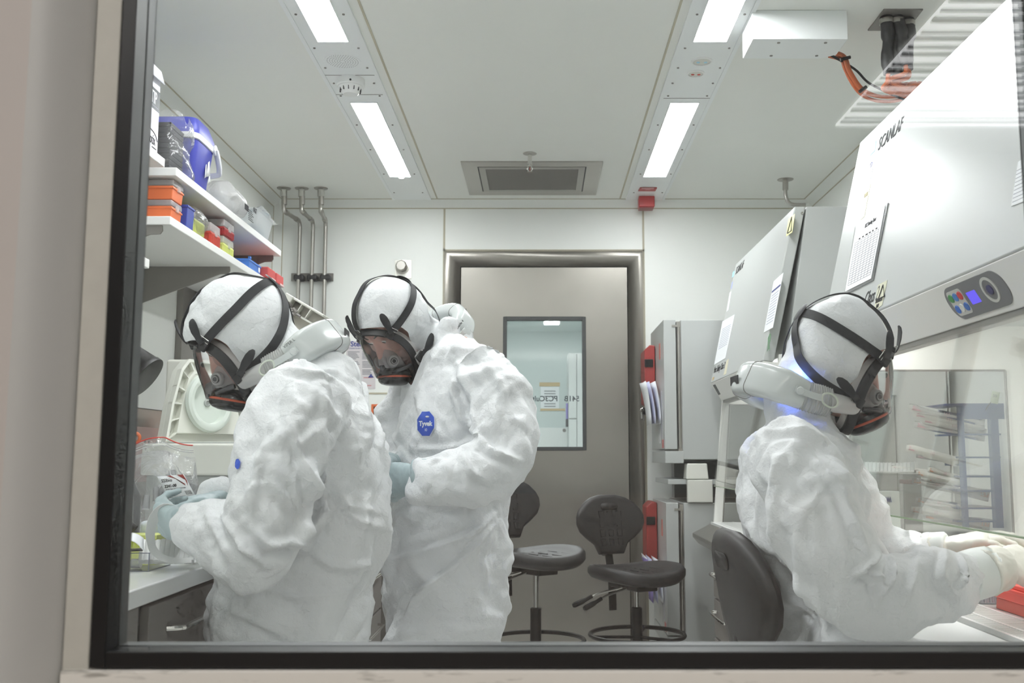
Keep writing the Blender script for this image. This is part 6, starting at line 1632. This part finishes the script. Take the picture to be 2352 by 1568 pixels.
    for s in (-1, 1):
        obj('strap', strap([(.080, s*.074, .004), (.035, s*.088, .008), (-.029, s*.095, .018), (-.078, s*.062, .030), K]), STRAP, R)
        obj('strap', strap([(.056, s*.082, -.110), (.010, s*.101, -.112), (-.041, s*.098, -.103), (-.085, s*.066, -.073), (-.107, s*.038, -.034), (-.112, s*.018, .004), K]), STRAP, R)
        buckle((.080, s*.077, .003), (-.8, s*.35, .35), (.35, s*.9, .2), .062, (-.15, s*.2, .95))
        buckle((.060, s*.086, -.110), (-.9, s*.2, .05), (.15, s*.95, -.05), .070, (-.86, s*.2, .34))
    obj('strap', strap([(.112, 0, .046), (.095, 0, .085), (.04, 0, .122), (-.03, 0, .125), (-.085, 0, .086), K]), STRAP, R)
    buckle((.113, 0, .044), (-.2, 0, 1), (1, 0, .25), .065, (-.12, .1, 1))
    e, n = onto(K, .006)
    obj('crown_pad', MB().lathe([(0, .004), (.022, .003), (.026, 0)], M @ zto(e, n), 20), STRAP, R)
    # neck unit: horseshoe body
    half = [(-.056, .104), (-.080, .107), (-.105, .101), (-.132, .080), (-.152, .048), (-.160, .022), (-.162, 0)]
    path = [Vector((x, y, -.150-.004*(1-abs(y)/.12))) for x, y in half]+[Vector((x, -y, -.150-.004*(1-abs(y)/.12))) for x, y in reversed(half[:-1])]
    path = smoothpath(path, 4); n_ = len(path)
    sc_ = [.86+.16*min(1, 7*min(i, n_-1-i)/n_) for i in range(n_)]
    ub = MB().sweep([M @ p for p in path], rounded_rect(.046, .074, .016, 5), up=[M.to_3x3() @ Vector((0, 0, 1))]*n_, scale=sc_)
    U = obj('blower_unit', ub, UNIT, R, angle=50)
    seam = MB()
    for i in (int(n_*.34), int(n_*.66)):
        rr = [(a*1.012*sc_[i], b*1.012*sc_[i]) for a, b in rounded_rect(.046, .074, .016, 5)]
        tn = (path[i+1]-path[i-1]).normalized(); sd = tn.cross(Vector((0, 0, 1))).normalized()
        seam.tube([M @ (path[i]+sd*a+Vector((0, 0, 1))*b) for a, b in rr], .0008, 4, closed=True)
    obj('unit_seam', seam, GREYMETAL, R)
    # outlet grille at the back
    g_ = MB()
    for k in range(-5, 6): g_.cbox(M @ Vector((-.186, .007*k, -.168)), (.003, .003, .020), M.to_3x3().to_4x4() if False else None)
    obj('outlet_slots', g_, DKGREY, R)
    for s in (-1, 1):
        pts = smoothpath([Vector((-.058, s*.103, -.150)), Vector((-.036, s*.103, -.148)), Vector((-.014, s*.099, -.143)), Vector((.004, s*.094, -.138))], 8)
        ep = [(.017*math.cos(2*PI*k/18), .031*math.sin(2*PI*k/18)) for k in range(18)]
        obj('bellows', MB().sweep([M @ p for p in pts], ep, up=[M.to_3x3() @ Vector((0, 0, 1))]*len(pts), scale=[1+.09*(i % 2) for i in range(len(pts))]), BELL, R)
        obj('seal_port', MB().tube([M @ Vector(p) for p in ((.0, s*.095, -.139), (.025, s*.087, -.131), (.048, s*.076, -.124), (.066, s*.060, -.118))], [.022, .022, .021, .019], 16), SKIRT, R)
        arm = smoothpath([Vector((-.082, s*.134, -.150)), Vector((-.058, s*.133, -.149)), Vector((-.036, s*.128, -.146)), Vector((-.018, s*.122, -.142))], 5)
        obj('side_arm', ribbon(MB(), [M @ p for p in arm], [M.to_3x3() @ Vector((.1, s, 0))]*len(arm), .014, .004), UNIT, R)
        obj('arm_button', MB().lathe([(.0, .004), (.007, .004), (.009, .001)], M @ zto((-.072, s*.136, -.150), (0, s, 0)), 16), UNIT, R)
        lp = [M @ (Vector((-.002, s*.120, -.139))+Vector((.020*math.cos(a), -s*.006*math.cos(a), .014*math.sin(a)))) for a in np.linspace(0, 2*PI, 20, endpoint=False)]
        obj('pull_ring', MB().tube(lp, .0022, 6, closed=True), MATS['pale_ring'] if 'pale_ring' in MATS else mat('pale_ring', rgb(214, 220, 206), .4), R)
    s = text_side
    lx = Vector((1, 0, 0)) if s < 0 else Vector((-1, 0, 0))
    R3 = M.to_3x3()
    pl_ = [(-.088, -.020), (-.022, -.020), (-.022, -.004), (-.088, -.004)]
    lb_ = MB().prism([(x, z) for x, z in ((-.080, -.112), (-.028, -.112), (-.028, -.098), (-.080, -.098))], s*.1385, s*.1425, lambda a, b, w: M @ Vector((a, w+s*(.002 if a < -.05 else 0), b)))
    o_ = M @ Vector((-.108 if s < 0 else -.060, s*.1325, -.131))
    if name_text:
        text('unit_lettering', name_text, .0100, o_, R3 @ (lx+Vector((0, 0, 0))), R3 @ Vector((0, 0, 1)), INK, R, sx=.95)
    if glow:
        for s2 in (-1, 1):
            obj('status_light', MB().tube([M @ Vector((-.098, s2*.072, -.118)), M @ Vector((-.074, s2*.080, -.118))], .0035, 8), emitter('blue_status_glow_%d' % s2, (.10, .22, 1, 1), 120), R)
    return R
def face_skin(mb, M):
    """head, neck and face features in head coordinates"""
    def B(c, r): 
        t = MB().ball(Vector(c), r, 20); t.xf(M); mb.add(t.v, t.f)
    B((-.012, 0, .006), (.090, .070, .094)); B((.030, 0, -.050), (.066, .062, .085)); B((.048, 0, -.112), (.040, .046, .034))
    B((.070, 0, .014), (.030, .056, .036))
    for s in (-1, 1):
        B((.084, s*.032, .010), (.012, .026, .008)); B((.0835, s*.032, -.003), (.0135, .018, .0115)); B((.070, s*.042, -.040), (.024, .024, .026))
        B((.074, s*.033, -.012), (.018, .020, .015)); B((-.008, s*.078, -.025), (.020, .008, .032))
    t = MB().tube([M @ Vector(p) for p in ((.088, 0, .002), (.100, 0, -.025), (.112, 0, -.052), (.098, 0, -.062))], [.008, .010, .014, .010], 10); mb.add(t.v, t.f)
    B((.094, 0, -.085), (.012, .026, .007)); B((.091, 0, -.096), (.012, .023, .008))
def person(label, M, torso, arms, legs, hands, folds, seed, unit_text, text_side, yaw=0, glow=False, glove_mat=None, feet=(), cuffs=(), neck=.08):
    base = Vector((torso[-1][0].x, torso[-1][0].y, 0))
    P = thing('person', label, 'person', base)
    # --- coverall
    s = MB()
    ring_loft(s, torso, 40, 2.35)
    for pts, rad in arms: limb(s, pts, rad)
    for pts, rad in legs: limb(s, pts, rad)
    hd = MB().grid(lambda u, v: M @ Vector((HR.x*math.sin(PI*v)*math.cos(2*PI*u), HR.y*math.sin(PI*v)*math.sin(2*PI*u), HR.z*math.cos(PI*v))), 32, 20, closeu=True); s.add(hd.v, hd.f)
    top = torso[1][0]
    limb(s, [M @ Vector((-.015, 0, -.02)), M @ Vector((-.028, 0, -.10)), (M @ Vector((-.035, 0, -.155))).lerp(top, .35), top], [.090, neck, neck*.98, neck*1.1])
    me = remesh(s, 'coverall', .0062, 5, .5)
    wrinkle(me, seed, folds, 1., M)
    # open the hood at the face
    bm = bmesh.new(); bm.from_mesh(me); Mi = M.inverted(); dele = []
    for v in bm.verts:
        q = Mi @ v.co
        if q.x > .048+.010*mnoise.noise(q*45) and q.z > -.150 and q.z < .05 and (q.y/.10)**2+((q.z-HZC)/.114)**2 < 1: dele.append(v)
    bmesh.ops.delete(bm, geom=dele, context='VERTS')
    for _ in range(8):
        nw = {}
        for v in bm.verts:
            if v.is_boundary:
                nb = [e.other_vert(v).co for e in v.link_edges if e.is_boundary]
                if len(nb) == 2: nw[v] = v.co*.4+(nb[0]+nb[1])*.3
        for v, c in nw.items(): v.co = c
    bm.to_mesh(me); bm.free()
    finish(me, TYV, 'coverall', P)
    from mathutils.bvhtree import BVHTree
    bvh = BVHTree.FromPolygons([v.co.copy() for v in me.vertices], [tuple(p.vertices) for p in me.polygons])
    # --- body inside the suit: one continuous mesh with the face
    b = MB(); face_skin(b, M)
    ring_loft(b, [(c, Vector(ax)*.60, Vector(ay)*.60) for c, ax, ay in torso], 24, 2.1)
    limb(b, [M @ Vector((-.015, 0, -.06)), (M @ Vector((-.035, 0, -.155))).lerp(top, .4), top+Vector((0, 0, -.09))], [neck*.66, neck*.58, neck*.6])
    for pts, rad in arms: limb(b, pts, [r*.50 for r in rad], 4, 12)
    for pts, rad in legs: limb(b, pts, [r*.55 for r in rad], 4, 12)
    bme = remesh(b, 'body', .006, 3, .5)
    bo = finish(bme, SKIN, 'body', P)
    for sd in (-1, 1):
        ec = M @ Vector((.0815, sd*.032, -.012))
        e = obj('eye', MB().ball(ec, .0125, 14), EYEW, P)
        obj('iris', MB().lathe([(0, .0134), (.004, .0132), (.0058, .0118)], M @ zto((.0815, sd*.032, -.012), (.9, 0, -.45)), 16), IRIS, e)
        eb = obj('eyebrow', MB().tube([M @ Vector((.098, sd*.014, .006)), M @ Vector((.096, sd*.032, .013)), M @ Vector((.082, sd*.050, .008))], [.002, .0032, .0015], 6), IRIS, P)
    for i, h in enumerate(hands):
        g = MB(); pts, rad = h['cuff']; limb(g, pts, rad, 5, 16)
        hand(g, **h['hand'])
        gm = remesh(g, 'glove', .0033, 3, .5)
        co_ = get_co(gm); no_ = get_no(gm); dn = .0016*ridge(vnoise(co_, 45, seed+i, (1, 1, .5)), 1.5)
        set_co(gm, co_+no_*dn[:, None])
        finish(gm, h.get('mat') or glove_mat or GLOVE, 'glove', P)
    for pts, rad, m_ in cuffs:
        c = MB(); limb(c, pts, rad, 5, 24); cm = remesh(c, 'inner_cuff', .005, 3, .5); finish(cm, m_, 'inner_cuff', P)
    for f, d in feet:
        d = Vector(d).normalized(); f = Vector(f)
        fm = MB(); limb(fm, [f+Vector((0, 0, .10)), f+Vector((0, 0, .06))+d*.01, f+Vector((0, 0, .045))+d*.10, f+Vector((0, 0, .035))+d*.19], [.055, .058, .045, .033])
        for v in fm.v: v.z = max(v.z, .002)
        obj('overshoe', fm, mat('overshoe_%d' % random.randint(0, 9999), rgb(90, 120, 170), .6), P)
    respirator(P, M, unit_text, text_side, glow, bvh)
    return P
def rows(data, Y, yaw=0., ratio=1.3, lean=0., hw=None):
    """torso sections from silhouette rows: (y, xL, xR[, ratio]) at depth Y; the body faces yaw degrees off the image plane"""
    out = []; c, s = math.cos(math.radians(yaw)), math.sin(math.radians(yaw))
    for r in data:
        y, xl, xr = r[:3]; rt = r[3] if len(r) > 3 else ratio
        ctr = at((xl+xr)/2, y, Y); half = (xr-xl)/2*Y/F
        a = half/math.sqrt(c*c+(rt*s)**2)
        out.append((ctr, Vector((c*a, s*a, 0)), Vector((-s*a*rt, c*a*rt, 0))))
    return out
# ------------------------------------------------ left person, bending over the bench
Y1 = 2.36
M1 = headmatrix(at(554, 752, Y1), (-math.cos(.06), -math.sin(.06), 0), 39)
T1 = rows([(838, 625, 765, 1.0), (868, 606, 800, 1.25), (905, 600, 822, 1.45), (955, 590, 842, 1.45), (1010, 578, 860, 1.36), (1070, 562, 873, 1.28), (1130, 552, 883, 1.2), (1200, 545, 889, 1.15), (1255, 530, 884, 1.13), (1296, 512, 866, 1.12), (1326, 512, 846, 1.12), (1360, 506, 846, 1.12), (1420, 512, 846, 1.15), (1475, 520, 845, 1.2), (1530, 545, 835, 1.2), (1570, 580, 800, 1.1)], Y1, 6)
A1 = [([at(715, 905, 2.22), at(668, 1000, 2.12), at(640, 1130, 2.08), at(610, 1240, 2.07), at(565, 1262, 2.08), at(490, 1222, 2.12), at(428, 1208, 2.15)], [.085, .090, .090, .082, .074, .062, .052]),
      ([at(700, 905, 2.50), at(640, 1020, 2.62), at(620, 1160, 2.62), at(590, 1185, 2.6), at(540, 1160, 2.5), at(508, 1148, 2.42)], [.085, .085, .075, .065, .055, .046])]
L1 = [([at(650, 1470, 2.26), at(655, 1700, 2.26), (-.62, 2.26, .12)], [.14, .11, .085]), ([at(710, 1470, 2.48), at(705, 1700, 2.48), (-.56, 2.48, .12)], [.14, .11, .085])]
W1 = at(424, 1207, 2.15); W1b = at(500, 1148, 2.41)
H1 = [dict(cuff=([at(455, 1212, 2.14), W1], [.046, .044]), hand=dict(wrist=W1, d=at(378, 1196, 2.20)-W1, back=(-.1, -.75, -.35), thumb_side=1, curls=(.75, .85, .9, .95), size=1.02, thumb=(.1, .2))),
      dict(cuff=([at(516, 1150, 2.44), W1b], [.036, .034]), hand=dict(wrist=W1b, d=at(400, 1160, 2.32)-W1b, back=(0, .3, 1), thumb_side=-1, curls=(.35, .40, .5, .6), size=1.0, thumb=(.5, .4)))]
F1 = [([(660, 960), (700, 1030), (745, 1140), (770, 1230)], 12, .010), ([(730, 900), (790, 980), (830, 1100)], 14, .008), ([(600, 1000), (585, 1100), (570, 1190)], 12, .008),
      ([(560, 1200), (620, 1255), (700, 1250), (735, 1190)], 14, .013), ([(520, 1180), (560, 1260), (620, 1310)], 12, .010), ([(470, 1165), (500, 1220), (520, 1280)], 10, .007),
      ([(690, 1255), (760, 1300), (850, 1290)], 12, .010), ([(735, 1060), (745, 1180), (700, 1250)], 14, .010), ([(560, 1335), (680, 1372), (800, 1355)], 12, .007), ([(520, 1400), (600, 1440), (680, 1475)], 10, .006),
      ([(770, 1120), (820, 1200), (880, 1215)], 9, .007), ([(700, 1190), (800, 1160), (880, 1180)], 8, .005), ([(660, 850), (720, 862), (775, 862)], 7, .005)]
person('person in white hooded coverall bending over the left bench, facing left', M1, T1, A1, L1, H1, F1, 3.1, 'VIPER L', 1, neck=.072, feet=(((-.62, 2.26, 0), (-1, 0, 0)), ((-.56, 2.48, 0), (-1, 0, 0))))
# ------------------------------------------------ middle person, standing, looking down at their hands
Y2 = 2.86; yw = math.radians(43)
M2 = headmatrix(at(899, 727, Y2), (-math.cos(yw), -math.sin(yw), 0), 50)
T2 = rows([(772, 1026, 1082, 1.0), (790, 996, 1112, 1.2), (808, 970, 1140, 1.35), (845, 956, 1165, 1.42), (885, 940, 1174, 1.42), (930, 925, 1178, 1.4), (1000, 908, 1172, 1.35), (1060, 900, 1168, 1.3), (1110, 893, 1165, 1.25), (1160, 888, 1160, 1.25), (1205, 886, 1168, 1.25), (1260, 884, 1168, 1.25), (1310, 878, 1160, 1.25), (1360, 876, 1152, 1.25), (1420, 884, 1147, 1.25), (1480, 893, 1143, 1.25), (1540, 915, 1120, 1.2)], Y2, 34)
A2 = [([at(1095, 835, 2.76), at(1140, 900, 2.70), at(1155, 990, 2.66), at(1150, 1060, 2.62), at(1095, 1082, 2.58), at(1020, 1090, 2.56), at(955, 1092, 2.56)], [.080, .088, .086, .082, .076, .068, .056]),
      ([at(985, 850, 3.0), at(925, 960, 3.02), at(915, 1060, 3.0), at(905, 1075, 2.92), at(893, 1068, 2.82)], [.085, .08, .07, .056, .046])]
L2 = [([at(990, 1360, 2.78), at(988, 1500, 2.78), at(990, 1660, 2.78), (-.30, 2.78, .12)], [.09, .118, .11, .09]), ([at(1045, 1360, 2.94), at(1048, 1500, 2.94), at(1055, 1660, 2.94), (-.24, 2.95, .12)], [.09, .118, .11, .09])]
W2 = at(948, 1094, 2.56); W2b = at(892, 1068, 2.80)
H2 = [dict(cuff=([at(985, 1092, 2.56), W2], [.046, .042]), hand=dict(wrist=W2, d=at(884, 1104, 2.62)-W2, back=(.1, -1, .1), thumb_side=-1, curls=(.7, .85, .9, .95), size=1.02, thumb=(.35, .5))),
      dict(cuff=([at(896, 1066, 2.84), W2b], [.034, .032]), hand=dict(wrist=W2b, d=at(872, 1084, 2.70)-W2b, back=(-.6, .3, .6), thumb_side=1, curls=(.6, .7, .8, .9), size=.98, thumb=(.5, .5)))]
F2 = [([(1050, 830), (1085, 930), (1110, 1010)], 10, .008), ([(1100, 820), (1150, 880), (1180, 960)], 10, .006), ([(1040, 900), (1060, 960), (1110, 1010)], 9, .010), ([(1100, 1010), (1030, 1030), (960, 1030)], 9, .008),
      ([(1090, 1000), (1140, 1040), (1200, 1060)], 10, .010), ([(1060, 1030), (1080, 1080), (1120, 1110)], 9, .007), ([(1155, 1175), (1080, 1230), (960, 1270), (890, 1290)], 9, .011), ([(1150, 1195), (1060, 1290), (950, 1370), (920, 1420)], 9, .010),
      ([(1140, 1210), (1120, 1300), (1130, 1380)], 9, .006), ([(900, 1200), (905, 1270), (890, 1340)], 9, .007), ([(960, 900), (975, 960), (930, 1040)], 10, .006), ([(990, 1160), (1080, 1150), (1150, 1130)], 8, .006), ([(930, 1400), (960, 1360), (1010, 1330)], 8, .006)]
P2 = person('person in white hooded coverall with blue chest badge, standing in the middle, looking down', M2, T2, A2, L2, H2, F2, 7.7, 'Charlie 4', 1, neck=.070, feet=(((-.30, 2.78, 0), (-.8, -.6, 0)), ((-.24, 2.95, 0), (-.8, -.6, 0))))
# ------------------------------------------------ right person, seated at the cabinet
Y3 = 2.26
M3 = headmatrix(at(1925, 800, Y3), (1, .02, 0), 25)
T3 = rows([(955, 1775, 1905, 1.0), (990, 1738, 1935, 1.25), (1030, 1714, 1948, 1.4), (1080, 1698, 1960, 1.42), (1140, 1684, 1972, 1.35), (1200, 1680, 1985, 1.28), (1260, 1698, 1995, 1.22), (1320, 1735, 2000, 1.2), (1380, 1770, 2005, 1.2), (1430, 1780, 2010, 1.25), (1490, 1782, 2020, 1.3), (1530, 1800, 2020, 1.2)], Y3, 0)
A3 = [([at(1800, 1020, 2.10), at(1850, 1110, 2.02), at(1885, 1220, 1.98), at(1930, 1330, 1.97), at(2010, 1372, 1.98), at(2110, 1358, 2.0), at(2195, 1335, 2.03), at(2248, 1318, 2.05)], [.080, .092, .092, .082, .074, .068, .066, .054]),
      ([at(1850, 1020, 2.42), at(1930, 1130, 2.52), at(1990, 1230, 2.54), at(2040, 1262, 2.52), at(2110, 1262, 2.48), at(2150, 1260, 2.46)], [.085, .085, .075, .062, .055, .050])]
L3 = [([at(1850, 1500, 2.14), (.80, 2.10, .66), (1.02, 2.08, .62), (1.04, 2.08, .40), (1.00, 2.08, .10)], [.12, .105, .085, .075, .065]), ([at(1850, 1500, 2.38), (.80, 2.44, .66), (1.02, 2.48, .62), (1.04, 2.48, .40), (1.00, 2.48, .10)], [.12, .105, .085, .075, .065])]
WG = mat('white_translucent_glove', rgb(222, 221, 212), .42, bump=('noise', 60, .25, .003))
CUFF = mat('white_inner_cuff', rgb(232, 236, 234), .5, bump=('noise', 70, .2, .003))
W3 = at(2276, 1308, 2.06); W3b = at(2176, 1256, 2.44)
H3 = [dict(mat=WG, cuff=([at(2255, 1316, 2.05), W3, at(2300, 1305, 2.07)], [.050, .047, .046]), hand=dict(wrist=at(2300, 1304, 2.07), d=at(2420, 1276, 2.16)-W3, back=(.1, -.75, .65), thumb_side=1, curls=(.45, .5, .55, .6), size=1.05, thumb=(.4, .5))),
      dict(mat=WG, cuff=([at(2140, 1262, 2.46), W3b], [.040, .034]), hand=dict(wrist=W3b, d=at(2262, 1234, 2.40)-W3b, back=(.1, -.25, 1), thumb_side=-1, curls=(.28, .35, .4, .5), size=1.0, thumb=(.25, .3)))]
C3 = [([at(2205, 1330, 2.03), at(2240, 1318, 2.05), at(2277, 1308, 2.06)], [.050, .051, .049], CUFF), ([at(2125, 1263, 2.47), at(2178, 1256, 2.44)], [.042, .038], CUFF)]
F3 = [([(1780, 1040), (1800, 1120), (1795, 1220)], 10, .007), ([(1800, 1060), (1780, 1150), (1790, 1260), (1810, 1310)], 13, .012), ([(1860, 1040), (1930, 1130), (1970, 1230), (1985, 1300)], 11, .008), ([(1810, 1310), (1850, 1360), (1900, 1420)], 12, .009),
      ([(1950, 1330), (1990, 1290), (2010, 1250)], 9, .010), ([(1960, 1310), (2005, 1330), (2010, 1390)], 8, .012), ([(2040, 1290), (2030, 1340), (1990, 1370)], 9, .009), ([(2110, 1290), (2080, 1350), (2060, 1400)], 10, .007), ([(2170, 1280), (2150, 1330), (2190, 1370), (2200, 1400)], 9, .010),
      ([(2205, 1275), (2215, 1320), (2190, 1360)], 8, .009), ([(1700, 1200), (1760, 1260), (1800, 1300)], 11, .009), ([(1760, 990), (1850, 990), (1920, 1010)], 8, .006), ([(1720, 1050), (1740, 1120), (1730, 1200)], 12, .007), ([(1800, 1380), (1860, 1400), (1900, 1440)], 9, .008)]
person('person in white hooded coverall sitting at the large safety cabinet, facing right', M3, T3, A3, L3, H3, F3, 12.3, '', -1, glow=True, cuffs=C3, feet=(((1.0, 2.08, 0), (1, 0, 0)), ((1.0, 2.48, 0), (1, 0, 0))))
# badge on the middle person's chest: an octagon following the cloth
def cloth_patch(me, px, py, offs, m, name, parent, eps=.003):
    from mathutils.bvhtree import BVHTree
    co = [v.co.copy() for v in me.vertices]; bt = BVHTree.FromPolygons(co, [tuple(p.vertices) for p in me.polygons])
    o = Vector((0, 0, CAMZ)); vs = []
    for dx, dy in offs:
        h = bt.ray_cast(o, ray(px+dx, py+dy).normalized())
        vs.append(h[0]+h[1]*eps if h[0] else None)
    return vs
cov2 = [c for c in children(P2) if c.name.startswith('coverall')][0]
def octo(kx, ky): return [(-.42*kx, 1*ky), (-1*kx, .50*ky), (-1*kx, -.30*ky), (-.55*kx, -1*ky), (.42*kx, -1.04*ky), (1*kx, -.55*ky), (1*kx, .35*ky), (.45*kx, 1.0*ky)]
def patch(pers, cov, px, py, kx, ky, m, name, eps):
    offs = [(0, 0)]; rings = 5; oc = octo(kx, ky); dense = []
    for i in range(8):
        for f in (0, .25, .5, .75): a, b = oc[i], oc[(i+1) % 8]; dense.append((a[0]+(b[0]-a[0])*f, a[1]+(b[1]-a[1])*f))
    for r in range(1, rings+1): offs += [(x*r/rings, y*r/rings) for x, y in dense]
    v = cloth_patch(cov.data, px, py, offs, m, name, pers, eps); n = len(dense); c0 = v[0]
    v = [q if q is not None else c0 for q in v]
    fs = [(0, 1+i, 1+(i+1) % n) for i in range(n)]
    for r in range(rings-1): fs += [(1+r*n+i, 1+(r+1)*n+i, 1+(r+1)*n+(i+1) % n, 1+r*n+(i+1) % n) for i in range(n)]
    mb = MB(); mb.v = v; mb.f = fs; mb.u = [0]*len(fs)
    return obj(name, mb, m, pers, angle=180), v[0]
ed_, _ = patch(P2, cov2, 980, 973, 21, 29, PAPER, 'badge_border', .0030)
bd_, c0 = patch(P2, cov2, 980, 973, 19, 27, mat('badge_blue', rgb(48, 84, 190), .5), 'chest_badge', .0042)
a_ = at(968, 978, c0.y); lx = (at(1000, 977.5, c0.y-.018)-at(966, 978, c0.y)).normalized()
text('badge_lettering', 'Tyvek', .0182, c0+(a_-c0)*1.0+Vector((-.005, -.014, .0)), lx, (0, -.1, 1), PAPER, P2, sx=.9, fat=.0006)
text('badge_lettering', 'IO', .010, c0+(at(977, 990, c0.y)-c0)+Vector((0, -.014, 0)), lx, (0, -.1, 1), PAPER, P2, sx=.7)
obj('badge_mark', MB().ball(c0+(at(982, 957, c0.y)-c0)+Vector((0, -.006, 0)), (.0055, .003, .0028), 10), PAPER, P2)
P1o = [o for o in bpy.data.objects if o.get('category') == 'person' and 'left bench' in o['label']][0]
cov1 = [c for c in children(P1o) if c.name.startswith('coverall')][0]
patch(P1o, cov1, 549, 1066, 5, 12, MATS['badge_blue'], 'chest_badge', .004)
# things they hold
oc_ = thing('tube', 'orange-capped tube held in the middle person\'s gloved hands', 'tube', at(890, 1082, 2.66))
ta, tb_ = at(903, 1077, 2.66), at(878, 1086, 2.66)
obj('cap', MB().tube([ta, tb_], .013, 16), ORANGEP, oc_, bevel=.002)
obj('barrel', MB().tube([tb_, tb_+(tb_-ta)*1.6], .011, 14), clear('held_tube', opacity=.3), oc_)
fs_ = thing('film_strip', 'curled white backing strip dangling from the left person\'s gloves', 'strip', at(380, 1170, 2.2))
Ys = 2.17
sp_ = smoothpath([at(405, 1166, Ys), at(378, 1164, Ys), at(356, 1185, Ys), at(346, 1215, Ys), at(346, 1240, Ys+.01), at(352, 1262, Ys+.02), at(372, 1280, Ys+.03), at(405, 1288, Ys+.04), at(440, 1286, Ys+.05)], 6)
n_ = len(sp_); nr = []
for i in range(n_):
    t = (sp_[min(i+1, n_-1)]-sp_[max(i-1, 0)]).normalized(); q = t.cross(Vector((0, 1, 0))); nr.append((q*.8+Vector((0, -.55, .1))).normalized())
obj('strip', ribbon(MB(), sp_, nr, [.020+.006*math.sin(PI*min(1, 2*i/n_)) for i in range(n_)], .0008), mat('waxy_white_strip', rgb(226, 226, 224), .4), fs_)
hp2 = thing('pipette_tip', 'small white tube pinched in the seated person\'s far glove', 'tube', at(2272, 1250, 2.40))
obj('barrel', MB().tube([at(2274, 1238, 2.39), at(2284, 1262, 2.39)], .006, 10), WHITEP, hp2)
# ------------------------------------------------------------------ world and render look
w = bpy.data.worlds.new('world'); S.world = w; w.use_nodes = True
w.node_tree.nodes['Background'].inputs[0].default_value = (.9, .95, 1, 1); w.node_tree.nodes['Background'].inputs[1].default_value = .05
S.view_settings.view_transform = 'Standard'; S.view_settings.look = 'None'; S.view_settings.gamma = 1; S.view_settings.exposure = 0.26
S.view_settings.use_curve_mapping = False
S.cycles.transparent_max_bounces = 20; S.cycles.max_bounces = 8; S.cycles.diffuse_bounces = 5; S.cycles.glossy_bounces = 3; S.cycles.transmission_bounces = 3
S.cycles.caustics_reflective = False; S.cycles.caustics_refractive = False
S.cycles.use_denoising = True
S.cycles.sample_clamp_indirect = 6
S.cycles.use_adaptive_sampling = True; S.cycles.adaptive_threshold = .08; S.cycles.adaptive_min_samples = 12
S.cycles.use_light_tree = False
